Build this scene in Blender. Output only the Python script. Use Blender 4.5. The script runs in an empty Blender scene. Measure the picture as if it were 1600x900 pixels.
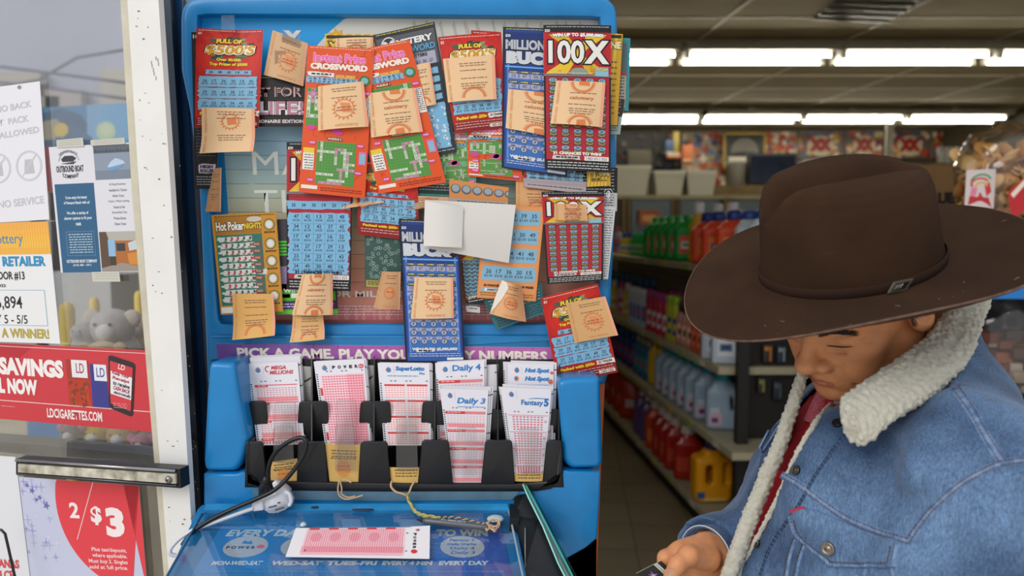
import bpy, bmesh, math, random
import numpy as np
from mathutils import Vector, Matrix, noise
from mathutils.bvhtree import BVHTree
random.seed(7)
R = math.radians
SC = bpy.context.scene
COL = SC.collection

# ---------------------------------------------------------------- camera
F = 1111.0
PITCH = math.atan2(80, F)
CAM = Vector((0, 0, 1.5))
cd = bpy.data.cameras.new('camera')
cam = bpy.data.objects.new('camera', cd)
COL.objects.link(cam)
cam.location = CAM
cam.rotation_euler = (math.pi/2 - PITCH, 0, 0)
cd.sensor_width = 36
cd.lens = F/1600*36
cd.clip_start = .02
cd.clip_end = 300
cd.dof.use_dof = True
cd.dof.focus_distance = .98
cd.dof.aperture_fstop = 3.6
SC.camera = cam
FWD = Vector((0, math.cos(PITCH), -math.sin(PITCH)))
UPV = Vector((0, math.sin(PITCH), math.cos(PITCH)))
RGT = Vector((1, 0, 0))

def ray(px, py):
    return RGT*((px-800)/F) + UPV*((450-py)/F) + FWD

def P(px, py, Y):
    "world point seen at pixel px,py on the upright plane y=Y"
    d = ray(px, py)
    return CAM + d*(Y/d.y)

def PZ(px, py, z):
    d = ray(px, py)
    return CAM + d*((z-CAM.z)/d.z)

def PPL(px, py, p0, n):
    d = ray(px, py)
    return CAM + d*((Vector(p0)-CAM).dot(n)/d.dot(n))

def pix(v):
    w = Vector(v)-CAM
    zz = w.dot(FWD)
    return 800+F*w.dot(RGT)/zz, 450-F*w.dot(UPV)/zz

# ---------------------------------------------------------------- colours and materials
def s2l(c):
    c = c/255.0
    return c/12.92 if c <= .04045 else ((c+.055)/1.055)**2.4

def lin(c):
    if isinstance(c, str):
        c = tuple(int(c[i:i+2], 16) for i in (0, 2, 4))
    return (s2l(c[0]), s2l(c[1]), s2l(c[2]), 1)

MATS = {}
def mat(c, rough=.5, metal=0.0, spec=.5, coat=0.0, emit=0.0, trans=0.0, ior=1.45, noise_amt=0.0, noise_scale=20, bump=0.0, bump_scale=200, alpha=1.0, sheen=0.0, sss=0.0, key=None, tint=None):
    k = key or (str(c), rough, metal, spec, coat, emit, trans, noise_amt, noise_scale, bump, bump_scale, alpha, sheen, sss)
    if k in MATS:
        return MATS[k]
    m = bpy.data.materials.new('m_%s' % (c if isinstance(c, str) else '%d_%d_%d' % tuple(c[:3])))
    m.use_nodes = True
    nt = m.node_tree
    b = nt.nodes['Principled BSDF']
    col = lin(c)
    b.inputs['Base Color'].default_value = col
    b.inputs['Roughness'].default_value = rough
    b.inputs['Metallic'].default_value = metal
    b.inputs['Specular IOR Level'].default_value = spec
    b.inputs['Coat Weight'].default_value = coat
    b.inputs['Transmission Weight'].default_value = trans
    b.inputs['IOR'].default_value = ior
    b.inputs['Alpha'].default_value = alpha
    b.inputs['Sheen Weight'].default_value = sheen
    b.inputs['Subsurface Weight'].default_value = sss
    if sss:
        b.inputs['Subsurface Radius'].default_value = (1, .35, .2)
        b.inputs['Subsurface Scale'].default_value = .006
    if emit:
        b.inputs['Emission Color'].default_value = col
        b.inputs['Emission Strength'].default_value = emit
    tc = None
    if noise_amt or bump:
        tc = nt.nodes.new('ShaderNodeTexCoord')
    if noise_amt:
        n = nt.nodes.new('ShaderNodeTexNoise')
        n.inputs['Scale'].default_value = noise_scale
        n.inputs['Detail'].default_value = 5
        nt.links.new(tc.outputs['Object'], n.inputs['Vector'])
        r = nt.nodes.new('ShaderNodeValToRGB')
        r.color_ramp.elements[0].position = .3
        r.color_ramp.elements[1].position = .7
        lo = lin(tint) if tint else tuple(x*(1-noise_amt) for x in col[:3])+(1,)
        r.color_ramp.elements[0].color = lo
        r.color_ramp.elements[1].color = tuple(min(1, x*(1+noise_amt*.5)) for x in col[:3])+(1,)
        nt.links.new(n.outputs['Fac'], r.inputs['Fac'])
        nt.links.new(r.outputs['Color'], b.inputs['Base Color'])
    if bump:
        n2 = nt.nodes.new('ShaderNodeTexNoise')
        n2.inputs['Scale'].default_value = bump_scale
        n2.inputs['Detail'].default_value = 4
        nt.links.new(tc.outputs['Object'], n2.inputs['Vector'])
        bp = nt.nodes.new('ShaderNodeBump')
        bp.inputs['Strength'].default_value = bump
        bp.inputs['Distance'].default_value = .002
        nt.links.new(n2.outputs['Fac'], bp.inputs['Height'])
        nt.links.new(bp.outputs['Normal'], b.inputs['Normal'])
    MATS[k] = m
    return m

def clear_mat(key, tint=(1, 1, 1), refl=.12, rough=.03, through=.92):
    "thin clear sheet: mostly see-through with a fresnel reflection"
    if key in MATS: return MATS[key]
    m = bpy.data.materials.new(key)
    m.use_nodes = True
    nt = m.node_tree
    nt.nodes.clear()
    o = nt.nodes.new('ShaderNodeOutputMaterial')
    t = nt.nodes.new('ShaderNodeBsdfTransparent')
    t.inputs[0].default_value = (tint[0]*through, tint[1]*through, tint[2]*through, 1)
    g = nt.nodes.new('ShaderNodeBsdfGlossy')
    g.inputs['Roughness'].default_value = rough
    lw = nt.nodes.new('ShaderNodeLayerWeight')
    lw.inputs[0].default_value = .3
    mp = nt.nodes.new('ShaderNodeMapRange')
    mp.inputs[3].default_value = refl*.4
    mp.inputs[4].default_value = min(1, refl*4)
    mx = nt.nodes.new('ShaderNodeMixShader')
    nt.links.new(lw.outputs['Fresnel'], mp.inputs[0])
    nt.links.new(mp.outputs[0], mx.inputs[0])
    nt.links.new(t.outputs[0], mx.inputs[1])
    nt.links.new(g.outputs[0], mx.inputs[2])
    nt.links.new(mx.outputs[0], o.inputs[0])
    MATS[key] = m
    return m

# ---------------------------------------------------------------- mesh builder
class MB:
    def __init__(s):
        s.v = []; s.f = []; s.mi = []; s.mats = []; s.sm = []
    def m(s, mt):
        if mt not in s.mats: s.mats.append(mt)
        return s.mats.index(mt)
    def add(s, vs, fs, mt, smooth=False):
        o = len(s.v); k = s.m(mt)
        s.v += [tuple(x) for x in vs]
        for f in fs:
            s.f.append([i+o for i in f]); s.mi.append(k); s.sm.append(smooth)
        return s
    def box(s, a, b, mt, M=None):
        x0, y0, z0 = a; x1, y1, z1 = b
        vs = [Vector(p) for p in ((x0,y0,z0),(x1,y0,z0),(x1,y1,z0),(x0,y1,z0),(x0,y0,z1),(x1,y0,z1),(x1,y1,z1),(x0,y1,z1))]
        if M: vs = [M @ p for p in vs]
        return s.add(vs, [(0,3,2,1),(4,5,6,7),(0,1,5,4),(1,2,6,5),(2,3,7,6),(3,0,4,7)], mt)
    def hexa(s, q0, q1, mt):
        "solid between two quads"
        vs = list(q0)+list(q1)
        return s.add(vs, [(0,3,2,1),(4,5,6,7),(0,1,5,4),(1,2,6,5),(2,3,7,6),(3,0,4,7)], mt)
    def bbox(s, a, b, mt, r=.004, M=None, seg=3):
        bm = bmesh.new()
        bmesh.ops.create_cube(bm, size=1)
        for v in bm.verts:
            v.co = Vector([(a[i]+b[i])/2 + v.co[i]*(b[i]-a[i]) for i in range(3)])
        bmesh.ops.bevel(bm, geom=bm.edges[:], offset=r, segments=seg, affect='EDGES', profile=.5)
        return s.frombm(bm, mt, M, True)
    def frombm(s, bm, mt, M=None, smooth=False):
        bm.verts.index_update()
        vs = [(M @ v.co) if M else v.co.copy() for v in bm.verts]
        fs = [[v.index for v in f.verts] for f in bm.faces]
        bm.free()
        return s.add(vs, fs, mt, smooth)
    def prism(s, front, back, mt, smooth=False, cap=True):
        n = len(front)
        fs = [(i, (i+1) % n, n+(i+1) % n, n+i) for i in range(n)]
        s.add(list(front)+list(back), fs, mt, smooth)
        if cap:
            s.add(front, [list(range(n))[::-1]], mt)
            s.add(back, [list(range(n))], mt)
        return s
    def rings(s, rings, mt, cap0=True, cap1=True, smooth=True, closed=True):
        n = len(rings[0]); vs = []
        for r_ in rings: vs += list(r_)
        fs = []
        for i in range(len(rings)-1):
            for j in range(n if closed else n-1):
                k = (j+1) % n
                fs.append((i*n+j, i*n+k, (i+1)*n+k, (i+1)*n+j))
        if cap0: fs.append(list(range(n))[::-1])
        if cap1: fs.append([(len(rings)-1)*n+j for j in range(n)])
        return s.add(vs, fs, mt, smooth)
    def lathe(s, prof, mt, c=(0,0,0), n=24, sx=1, sy=1, M=None, cap0=True, cap1=True):
        rr = []
        for r_, z in prof:
            ring = [Vector((c[0]+r_*sx*math.cos(2*math.pi*j/n), c[1]+r_*sy*math.sin(2*math.pi*j/n), c[2]+z)) for j in range(n)]
            if M: ring = [M @ p for p in ring]
            rr.append(ring)
        return s.rings(rr, mt, cap0, cap1)
    def tube(s, pts, r, mt, n=8, closed=False, up=None, flat=1.0):
        pts = [Vector(p) for p in pts]
        rr = []; N = len(pts)
        prev = None
        for i, p in enumerate(pts):
            if closed: t = pts[(i+1) % N]-pts[i-1]
            else: t = pts[min(i+1, N-1)]-pts[max(i-1, 0)]
            if t.length < 1e-9: t = Vector((0,0,1))
            t.normalize()
            if prev is None:
                a = Vector(up) if up else (Vector((0,0,1)) if abs(t.z) < .9 else Vector((1,0,0)))
            else: a = prev
            a = a - t*a.dot(t)
            if a.length < 1e-6: a = t.orthogonal()
            a.normalize(); prev = a
            b = t.cross(a)
            ri = r[i] if isinstance(r, (list, tuple)) else r
            rr.append([p + a*(math.cos(2*math.pi*j/n)*ri*flat) + b*(math.sin(2*math.pi*j/n)*ri) for j in range(n)])
        if closed:
            rr.append(rr[0])
            return s.rings(rr, mt, False, False)
        return s.rings(rr, mt)
    def build(s, name, parent=None, flip=False):
        me = bpy.data.meshes.new(name)
        me.from_pydata(s.v, [], s.f)
        for m_ in s.mats: me.materials.append(m_)
        me.polygons.foreach_set('material_index', s.mi)
        me.polygons.foreach_set('use_smooth', s.sm)
        me.update()
        o = bpy.data.objects.new(name, me)
        COL.objects.link(o)
        if parent: o.parent = parent
        return o

def tag(o, label=None, cat=None, group=None, kind=None):
    if label: o['label'] = label
    if cat: o['category'] = cat
    if group: o['group'] = group
    if kind: o['kind'] = kind
    return o

def thing(name, label, cat, loc=(0,0,0), group=None):
    "empty at the thing's base; parts keep world coordinates through the parent inverse"
    o = bpy.data.objects.new(name, None)
    o.location = loc
    o.empty_display_size = .02
    COL.objects.link(o)
    tag(o, label, cat, group)
    return o

def part(mb, name, parent, label=None, local=False):
    o = mb.build(name)
    o.parent = parent
    if not local and parent.type == 'EMPTY':
        o.matrix_parent_inverse = (Matrix.Translation(parent.location) @ parent.rotation_euler.to_matrix().to_4x4()).inverted()
    if label: o['label'] = label
    return o

def structure(mb, name, label=None):
    o = mb.build(name)
    o['kind'] = 'structure'
    if label: o['label'] = label
    return o

def smooth_curve(pts, n=8, closed=False):
    pts = [Vector(p) for p in pts]
    N = len(pts); out = []
    rng = range(N if closed else N-1)
    for i in rng:
        if closed: a, b, c, d = pts[i-1], pts[i], pts[(i+1) % N], pts[(i+2) % N]
        else: a, b, c, d = pts[max(i-1,0)], pts[i], pts[i+1], pts[min(i+2,N-1)]
        for k in range(n):
            t = k/n
            out.append(.5*((2*b)+(c-a)*t+(2*a-5*b+4*c-d)*t*t+(3*b-a-3*c+d)*t**3))
    if not closed: out.append(pts[-1].copy())
    return out

# ---------------------------------------------------------------- lettering
TXT = {}
def glyphs(s, off=0.0, shear=0.0):
    k = (s, round(off, 3), round(shear, 2))
    if k in TXT: return TXT[k]
    cu = bpy.data.curves.new('lettering', 'FONT')
    cu.body = s; cu.offset = off; cu.shear = shear; cu.resolution_u = 2 if len(s) > 12 else 3
    ob = bpy.data.objects.new('lettering', cu)
    me = ob.to_mesh()
    vs = [(v.co.x, v.co.y) for v in me.vertices]
    fs = [tuple(p.vertices) for p in me.polygons]
    ob.to_mesh_clear()
    bpy.data.objects.remove(ob); bpy.data.curves.remove(cu)
    if vs:
        xs = [p[0] for p in vs]; ys = [p[1] for p in vs]
        bb = (min(xs), min(ys), max(xs), max(ys))
    else: bb = (0,0,1,1)
    TXT[k] = (vs, fs, bb)
    return TXT[k]

class Card:
    """flat printed sheet drawn in its own w x h units (y down); laid on a quad of the place, bent, and given thickness"""
    def __init__(s, w, h, fn, base, th=.0004, back=None, nx=6, ny=10, eps=.00022, sub=9.0, rough=.42):
        s.w, s.h, s.fn, s.eps, s.sub, s.rough = w, h, fn, eps, sub, rough
        if getattr(fn, 'bent', False): nx = max(nx, 20); ny = max(ny, 24); s.sub = min(sub, 6)
        s.mb = MB(); s.L = 0
        bm_ = mat(base, rough); bk = mat(back or 'd8d2c4', .6)
        N = [[fn(i/nx, j/ny, 0) for i in range(nx+1)] for j in range(ny+1)]
        K = [[fn(i/nx, j/ny, -th) for i in range(nx+1)] for j in range(ny+1)]
        vs = [p for r_ in N for p in r_]+[p for r_ in K for p in r_]
        o = (nx+1)*(ny+1); fs = []
        for j in range(ny):
            for i in range(nx):
                a = j*(nx+1)+i
                fs.append((a, a+nx+1, a+nx+2, a+1))
        s.mb.add(vs, fs, bm_, True)
        fb = [tuple(x+o for x in f[::-1]) for f in fs]
        for i in range(nx):
            fb.append((i, i+1, o+i+1, o+i)); a = ny*(nx+1)+i; fb.append((a+1, a, o+a, o+a+1))
        for j in range(ny):
            a = j*(nx+1); fb.append((a+nx+1, a, o+a, o+a+nx+1)); a += nx; fb.append((a, a+nx+1, o+a+nx+1, o+a))
        s.mb.add(vs, fb, bk, False)
    def map(s, x, y, l): return s.fn(x/s.w, y/s.h, l*s.eps)
    def layer(s, l=None):
        if l is None:
            s.L += .12; return 1+s.L
        return l
    def rect(s, x0, y0, x1, y1, c, l=None, r=None):
        l = s.layer(l)
        x0 = max(0, x0); y0 = max(0, y0); x1 = min(s.w, x1); y1 = min(s.h, y1)
        if x1 <= x0 or y1 <= y0: return s
        nx = max(1, int(math.ceil((x1-x0)/s.sub))); ny = max(1, int(math.ceil((y1-y0)/s.sub)))
        vs = [s.map(x0+(x1-x0)*i/nx, y0+(y1-y0)*j/ny, l) for j in range(ny+1) for i in range(nx+1)]
        fs = [(j*(nx+1)+i, (j+1)*(nx+1)+i, (j+1)*(nx+1)+i+1, j*(nx+1)+i+1) for j in range(ny) for i in range(nx)]
        s.mb.add(vs, fs, mat(c, r or s.rough), True)
        return s
    def poly(s, pts, c, l=None, r=None):
        l = s.layer(l)
        cl = lambda p: (min(s.w, max(0, p[0])), min(s.h, max(0, p[1])))
        pts = [cl(p) for p in pts]
        cx = sum(p[0] for p in pts)/len(pts); cy = sum(p[1] for p in pts)/len(pts)
        n = len(pts); K = max(1, int(max(math.hypot(p[0]-cx, p[1]-cy) for p in pts)/s.sub+.5))
        vs = []
        for k in range(K, 0, -1): vs += [s.map(cx+(p[0]-cx)*k/K, cy+(p[1]-cy)*k/K, l) for p in pts]
        vs.append(s.map(cx, cy, l)); fs = []
        for k in range(K-1): fs += [(k*n+i, (k+1)*n+i, (k+1)*n+(i+1) % n, k*n+(i+1) % n) for i in range(n)]
        fs += [((K-1)*n+i, K*n, (K-1)*n+(i+1) % n) for i in range(n)]
        s.mb.add(vs, fs, mat(c, r or s.rough), True)
        return s
    def ell(s, cx, cy, rx, ry, c, l=None, n=20, r=None):
        return s.poly([(cx+rx*math.cos(2*math.pi*i/n), cy+ry*math.sin(2*math.pi*i/n)) for i in range(n)], c, l, r)
    def ring(s, cx, cy, rx, ry, t, c, l=None, n=28, a0=0, a1=360):
        l = s.layer(l)
        vs = []
        for i in range(n+1):
            a = R(a0+(a1-a0)*i/n)
            vs += [s.map(cx+rx*math.cos(a), cy+ry*math.sin(a), l), s.map(cx+(rx-t)*math.cos(a), cy+(ry-t)*math.sin(a), l)]
        s.mb.add(vs, [(2*i, 2*i+1, 2*i+3, 2*i+2) for i in range(n)], mat(c, s.rough))
        return s
    def star(s, cx, cy, r0, r1, n, c, l=None, a0=0, a1=360):
        pts = []
        for i in range(2*n):
            a = R(a0+(a1-a0)*i/(2*n)); q = r0 if i % 2 else r1
            pts.append((cx+q*math.cos(a), cy+q*math.sin(a)))
        return s.poly(pts, c, l)
    def text(s, t, x0, y0, x1, y1, c, off=.02, shear=0, l=None, out=None, outw=.05, fit=True, ang=0, arc=0, mode='fit'):
        "lettering stretched into the box; out = outline colour; arc bows the line upward"
        def put(off_, col, l_):
            vs, fs, bb = glyphs(t, off_, shear)
            _, _, b0 = glyphs(t, off, shear)
            sx = (x1-x0)/max(1e-6, b0[2]-b0[0]); sy = (y1-y0)/max(1e-6, b0[3]-b0[1])
            if mode == 'left': sx = sy*.9
            mx, my = (x0+x1)/2, (y0+y1)/2
            ca, sa = math.cos(R(ang)), math.sin(R(ang))
            out_ = []
            for vx, vy in vs:
                X = x0+(vx-b0[0])*sx; Y = y1-(vy-b0[1])*sy
                if arc: Y += arc*(((X-mx)/max(1e-6, (x1-x0)/2))**2)
                if ang:
                    dx, dy = X-mx, Y-my
                    X = mx+dx*ca-dy*sa; Y = my+dx*sa+dy*ca
                out_.append(s.map(X, Y, l_))
            s.mb.add(out_, [f for f in fs], mat(col, s.rough), True)
        l = s.layer(l)
        if out: put(off+outw, out, l); l = l+.7
        put(off, c, l)
        return s
    def fine(s, x0, y0, x1, y1, c, lh=2.4, th=.9, l=None, gap=.28, seed=1):
        "lines of tiny print"
        rnd = random.Random(seed+int(x0*7+y0*13))
        l = s.layer(l); y = y0; vs = []; fs = []
        while y+th <= y1+.01 or y == y0:
            x = x0+rnd.random()*2
            while x < x1:
                w = rnd.uniform(1.2, 4.2)*min(1.6, max(.5, lh/2.4))
                xe = min(x1, x+w)
                o = len(vs)
                vs += [s.map(x, y, l), s.map(x, y+th, l), s.map(xe, y+th, l), s.map(xe, y, l)]
                fs.append((o, o+1, o+2, o+3))
                x = xe+w*gap
            y += lh
        if vs: s.mb.add(vs, fs, mat(c, s.rough))
        return s
    def dots(s, x0, y0, x1, y1, nx, ny, w, h, c, l=None, skip=0, seed=1):
        rnd = random.Random(seed)
        l = s.layer(l); vs = []; fs = []
        for j in range(ny):
            for i in range(nx):
                if rnd.random() < skip: continue
                cx = x0+(x1-x0)*(i+.5)/nx; cy = y0+(y1-y0)*(j+.5)/ny
                o = len(vs)
                vs += [s.map(cx-w/2, cy-h/2, l), s.map(cx-w/2, cy+h/2, l), s.map(cx+w/2, cy+h/2, l), s.map(cx+w/2, cy-h/2, l)]
                fs.append((o, o+1, o+2, o+3))
        if vs: s.mb.add(vs, fs, mat(c, s.rough))
        return s
    def rag(s, x0, y0, x1, y1, c, amp=2.5, step=3.0, l=None, seed=3):
        "scratched-off area with ragged ends"
        rnd = random.Random(seed+int(x0+y0*3)); l = s.layer(l)
        ys = []; y = y0
        while y < y1: ys.append(y); y += step
        ys.append(y1)
        vs = []; fs = []; nx = max(2, int((x1-x0)/s.sub)+1)
        for y in ys:
            a = x0-rnd.random()*amp; b = x1+rnd.random()*amp
            for i in range(nx+1): vs.append(s.map(a+(b-a)*i/nx, y+(rnd.uniform(-.8, .8) if y in (y0, y1) else 0), l))
        for j in range(len(ys)-1):
            for i in range(nx):
                q = j*(nx+1)+i
                fs.append((q, q+nx+1, q+nx+2, q+1))
        s.mb.add(vs, fs, mat(c, s.rough))
        return s
    def build(s, name, label=None, cat=None, group=None, parent=None, kind=None):
        if parent: o = part(s.mb, name, parent)
        else: o = s.mb.build(name)
        return tag(o, label, cat, group, kind)

def quadY(TL, TR, BR, BL, Y, bend=None, plane=None):
    "map u,v,l onto the pixel quad at depth Y (or on a plane); bend(u,v) = metres toward the viewer"
    if plane:
        c = [PPL(p[0], p[1], plane[0], plane[1]) for p in (TL, TR, BR, BL)]
    else:
        c = [P(p[0], p[1], Y) for p in (TL, TR, BR, BL)]
    n = (c[1]-c[0]).cross(c[3]-c[0]).normalized()
    if n.dot(CAM-c[0]) < 0: n = -n
    def fn(u, v, l):
        p = c[0]*((1-u)*(1-v))+c[1]*(u*(1-v))+c[2]*(u*v)+c[3]*((1-u)*v)
        b = bend(u, v) if bend else 0
        return p+n*(l+b)
    fn.bent = bend is not None
    return fn

# ================================================================ door, post and jamb (left)
DO = P(230, 400, 1.0)
DA = R(13.9)
DN = Vector((math.sin(DA), math.cos(DA), 0))         # door plane normal pointing into the shop
DN = Vector((-math.sin(DA), -math.cos(DA), 0))       # toward the viewer
def D(px, py, off=0.0):
    "point on the door plane, off metres in front of it"
    return PPL(px, py, DO + DN*off, DN)
def dslab(mb, pts, off, depth, mt):
    f = [D(x, y, off) for x, y in pts]
    mb.prism(f, [p-DN*depth for p in f], mt)

WHITE = mat('e9e8e6', .45, noise_amt=.06, noise_scale=9, bump=.15, bump_scale=60)
KB = mat('0a82c6', .38, coat=.25, noise_amt=.10, noise_scale=25, bump=.06, bump_scale=900)
KB2 = mat('0b78b6', .4, coat=.2, noise_amt=.16, noise_scale=12, bump=.05, bump_scale=700)
BLACK = mat('15171b', .38, coat=.1, bump=.05, bump_scale=900)
CLEAR = clear_mat('clear_acrylic', refl=.035, through=.95)
FROST = clear_mat('frosted_acrylic', refl=.14, rough=.4, through=.93)
CLEARE = clear_mat('acrylic_edge', tint=(.72, .78, .8), refl=.2, through=.75)

mb = MB()
dslab(mb, [(199,-60),(247,-60),(247.5,0),(267,300),(286,600),(304,900),(322,1200),(283,1200),(264,900),(240,600),(217.5,300),(199,0)], .004, .010, WHITE)
dslab(mb, [(187,-60),(199,-60),(217,300),(240,600),(264,900),(283,1200),(276,1200),(256,900),(231,600),(206,300),(188,0)], -.012, .03, mat('cfc9b6', .5, noise_amt=.12, noise_scale=30))
tag(structure(mb, 'trim_1'))
# scuffs on the post
mb = MB()
rnd = random.Random(4)
for i in range(38):
    t = rnd.random(); y = t*900; xl = 199+(264-199)*t+3; x = xl+rnd.random()*40
    w = rnd.uniform(1, 4); h = rnd.uniform(.6, 2.5)
    mb.add([D(x, y, .0046), D(x, y+h, .0046), D(x+w, y+h*.7, .0046), D(x+w*.8, y, .0046)], [(0,1,2,3)], mat('6d6960', .7))
for (x, y) in ((236,95),(237,100),(239,106),(240,112),(243,119),(246,91),(247,97),(243,88)):
    mb.add([D(x, y, .0046), D(x, y+6, .0046), D(x+.9, y+6, .0046), D(x+.9, y, .0046)], [(0,1,2,3)], mat('8d8d88', .7))
o = mb.build('trim_2'); tag(o, kind='structure')

# steel jamb between post and cabinet
mb = MB()
JB = mat('1c4f7c', .35, metal=.4, noise_amt=.3, noise_scale=6)
mb.prism([P(x, y, 1.13) for x, y in ((240,-60),(262,-60),(266,0),(284,300),(303,600),(320,900),(332,1150),(296,1150),(280,900),(262,600),(246,300))], [P(x, y, 1.13)+Vector((0,.06,0)) for x, y in ((240,-60),(262,-60),(266,0),(284,300),(303,600),(320,900),(332,1150),(296,1150),(280,900),(262,600),(246,300))], mat('39424c', .3, metal=.7, noise_amt=.25, noise_scale=8))
mb.prism([P(x, y, 1.15) for x, y in ((266,-60),(283,-60),(284,0),(300,300),(318,600),(334,900),(350,1150),(333,1150),(318,900),(303,600),(285,300),(267,0))], [P(x, y, 1.15)+Vector((0,.06,0)) for x, y in ((266,-60),(283,-60),(284,0),(300,300),(318,600),(334,900),(350,1150),(333,1150),(318,900),(303,600),(285,300),(267,0))], JB)
mb.prism([P(x, y, 1.16) for x, y in ((281,-60),(290,-60),(290,0),(308,300),(330,600),(352,900),(350,900),(318,600),(298,300),(281,0))], [P(x, y, 1.16)+Vector((0,.08,0)) for x, y in ((281,-60),(290,-60),(290,0),(308,300),(330,600),(352,900),(350,900),(318,600),(298,300),(281,0))], mat('8f9190', .35, metal=.6, noise_amt=.2, noise_scale=10))
for k in range(22):
    y = rnd.uniform(40, 850); x = 256+y*.06+rnd.uniform(-6, 10)
    c = P(x, y, 1.128)
    mb.add([c, c+Vector((.0015,0,-.001)), c+Vector((.002,0,-.003)), c+Vector((.0003,0,-.0025))], [(0,1,2,3)], mat('a8a396', .6))
structure(mb, 'trim_3')

# glass of the door
mb = MB()
dslab(mb, [(-420,-220),(192,-60),(262,900),(285,1250),(-420,1250)], -.018, .005, clear_mat('window_glass', tint=(.97,.98,1), refl=.10, through=.93))
structure(mb, 'window_1')

# ================================================================ cabinet
def inset(pts, d):
    out = []; N = len(pts)
    area = sum(pts[i-1][0]*pts[i][1]-pts[i][0]*pts[i-1][1] for i in range(N))
    sg = 1 if area > 0 else -1
    for i in range(N):
        a, b, c = Vector(pts[i-1]), Vector(pts[i]), Vector(pts[(i+1) % N])
        e1 = (b-a); e2 = (c-b)
        if e1.length < 1e-6: e1 = e2
        if e2.length < 1e-6: e2 = e1
        e1.normalize(); e2.normalize()
        n1 = Vector((-e1.y, e1.x)); n2 = Vector((-e2.y, e2.x))
        n = n1+n2
        if n.length < 1e-6: n = n1
        n.normalize()
        k = d/max(.5, n.dot(n1))
        out.append((b.x+n.x*k*sg, b.y+n.y*k*sg))
    return out

def slab(mb, pts, Yf, depth, mt, bev=.006, seg=4, fn=None, convex=False):
    "rounded plastic slab: outline at depth Yf with a rolled front edge, pushed back"
    pts = [p for i, p in enumerate(pts) if (Vector(p)-Vector(pts[i-1])).length > .05]
    bp = bev*F/Yf
    rings = [[P(x, y, Yf)+Vector((0, depth, 0)) for x, y in pts]]
    for k in range(seg+1):
        a = math.pi/2*k/seg
        ins = bp*(1-math.cos(a)); 
        if convex:
            cx = sum(p[0] for p in pts)/len(pts); cy = sum(p[1] for p in pts)/len(pts)
            ip = [(cx+(x-cx)*(1-ins/max(12, math.hypot(x-cx, y-cy)*.55)), cy+(y-cy)*(1-ins/max(12, math.hypot(x-cx, y-cy)))) for x, y in pts]
        else: ip = inset(pts, ins)
        rings.append([P(x, y, Yf)+Vector((0, bev*(1-math.sin(a)), 0)) for x, y in ip])
    mb.rings(rings, mt, cap0=True, cap1=True)

def round_poly(pts, rad, n=6):
    out = []
    N = len(pts)
    for i in range(N):
        a, b, c = Vector(pts[i-1]), Vector(pts[i]), Vector(pts[(i+1) % N])
        r_ = rad[i] if isinstance(rad, (list, tuple)) else rad
        if r_ <= 0: out.append((b.x, b.y)); continue
        u = (a-b).normalized(); v = (c-b).normalized()
        r_ = min(r_, (a-b).length*.48, (c-b).length*.48)
        p0 = b+u*r_; p1 = b+v*r_
        for k in range(n+1):
            t = k/n
            q = p0*(1-t)**2+b*(2*t*(1-t))+p1*t*t
            out.append((q.x, q.y))
    return out

kiosk = thing('lottery_kiosk', 'tall blue plastic lottery play cabinet covered in scratch tickets, slip trays and slanted counter', 'kiosk', (-.17, 1.3, 0))

# orange body behind the blue shell
mb = MB()
f = [P(x, y, 1.115) for x, y in ((330,590),(944,590),(930,900))]
x0 = P(345,700,1.115).x; xr0 = P(944,590,1.115).x; xr1 = P(930,900,1.115).x
mb.box((x0, 1.10, .04), (xr1, 1.62, 1.6), mat('e0641a', .4, noise_amt=.12, noise_scale=8))
mb.prism([Vector((x0,1.10,1.5)), Vector((xr0,1.10,1.3)), Vector((xr0-.013,1.10,.9)), Vector((xr0-.013,1.10,.04)), Vector((x0,1.10,.04))],
         [Vector((x0,1.6,1.5)), Vector((xr0,1.6,1.3)), Vector((xr0-.013,1.6,.9)), Vector((xr0-.013,1.6,.04)), Vector((x0,1.6,.04))], mat('e0641a', .4, noise_amt=.12, noise_scale=8))
part(mb, 'cabinet_body', kiosk, 'orange cabinet body')

# upper frame
outer = round_poly([(283,-4),(963,-4),(964,60),(962,300),(948,600),(325,600),(312,300),(297,172),(284,110)], [34,34,0,0,0,0,0,4,4], 8)
inner_q = [(308,23),(938,27),(934,506),(343,506)]
mb = MB()
bm = bmesh.new()
N = 72
def resample(pts, n):
    pts = [Vector(p) for p in pts]+[Vector(pts[0])]
    L = [0]
    for i in range(1, len(pts)): L.append(L[-1]+(pts[i]-pts[i-1]).length)
    out = []; k = 0
    for i in range(n):
        t = L[-1]*i/n
        while L[k+1] < t: k += 1
        out.append(pts[k].lerp(pts[k+1], (t-L[k])/max(1e-9, L[k+1]-L[k])))
    return out
ctr = Vector((625, 280))
def radial(poly_, n):
    "points of an outline at even angles about the centre"
    pts = [Vector(p)-ctr for p in poly_]; out = []
    for i in range(n):
        a = 2*math.pi*i/n; d = Vector((math.cos(a)*1.3, math.sin(a)))
        best = None
        for j in range(len(pts)):
            p, q = pts[j], pts[(j+1) % len(pts)]
            e = q-p; den = d.x*e.y-d.y*e.x
            if abs(den) < 1e-9: continue
            t = (p.x*e.y-p.y*e.x)/den; s_ = (p.x*d.y-p.y*d.x)/den
            if t > 0 and -1e-6 <= s_ <= 1+1e-6 and (best is None or t < best): best = t
        out.append(ctr+d*best)
    return out
N = 240
ro = radial(outer, N); ri = radial(round_poly(inner_q, 6, 5), N)
prof = [(0,.055,0),(0,.006,0),(.3,.0018,0),(1,0,0),(6,-.001,0)]
rings = []
def ringpts(base, inset, Y, toward):
    out = []
    for p, q in zip(base, toward):
        d = (q-p); L = d.length
        v = p+d*(min(inset, L*.49)/max(L, 1e-6))
        out.append(P(v.x, v.y, Y))
    return out
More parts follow.
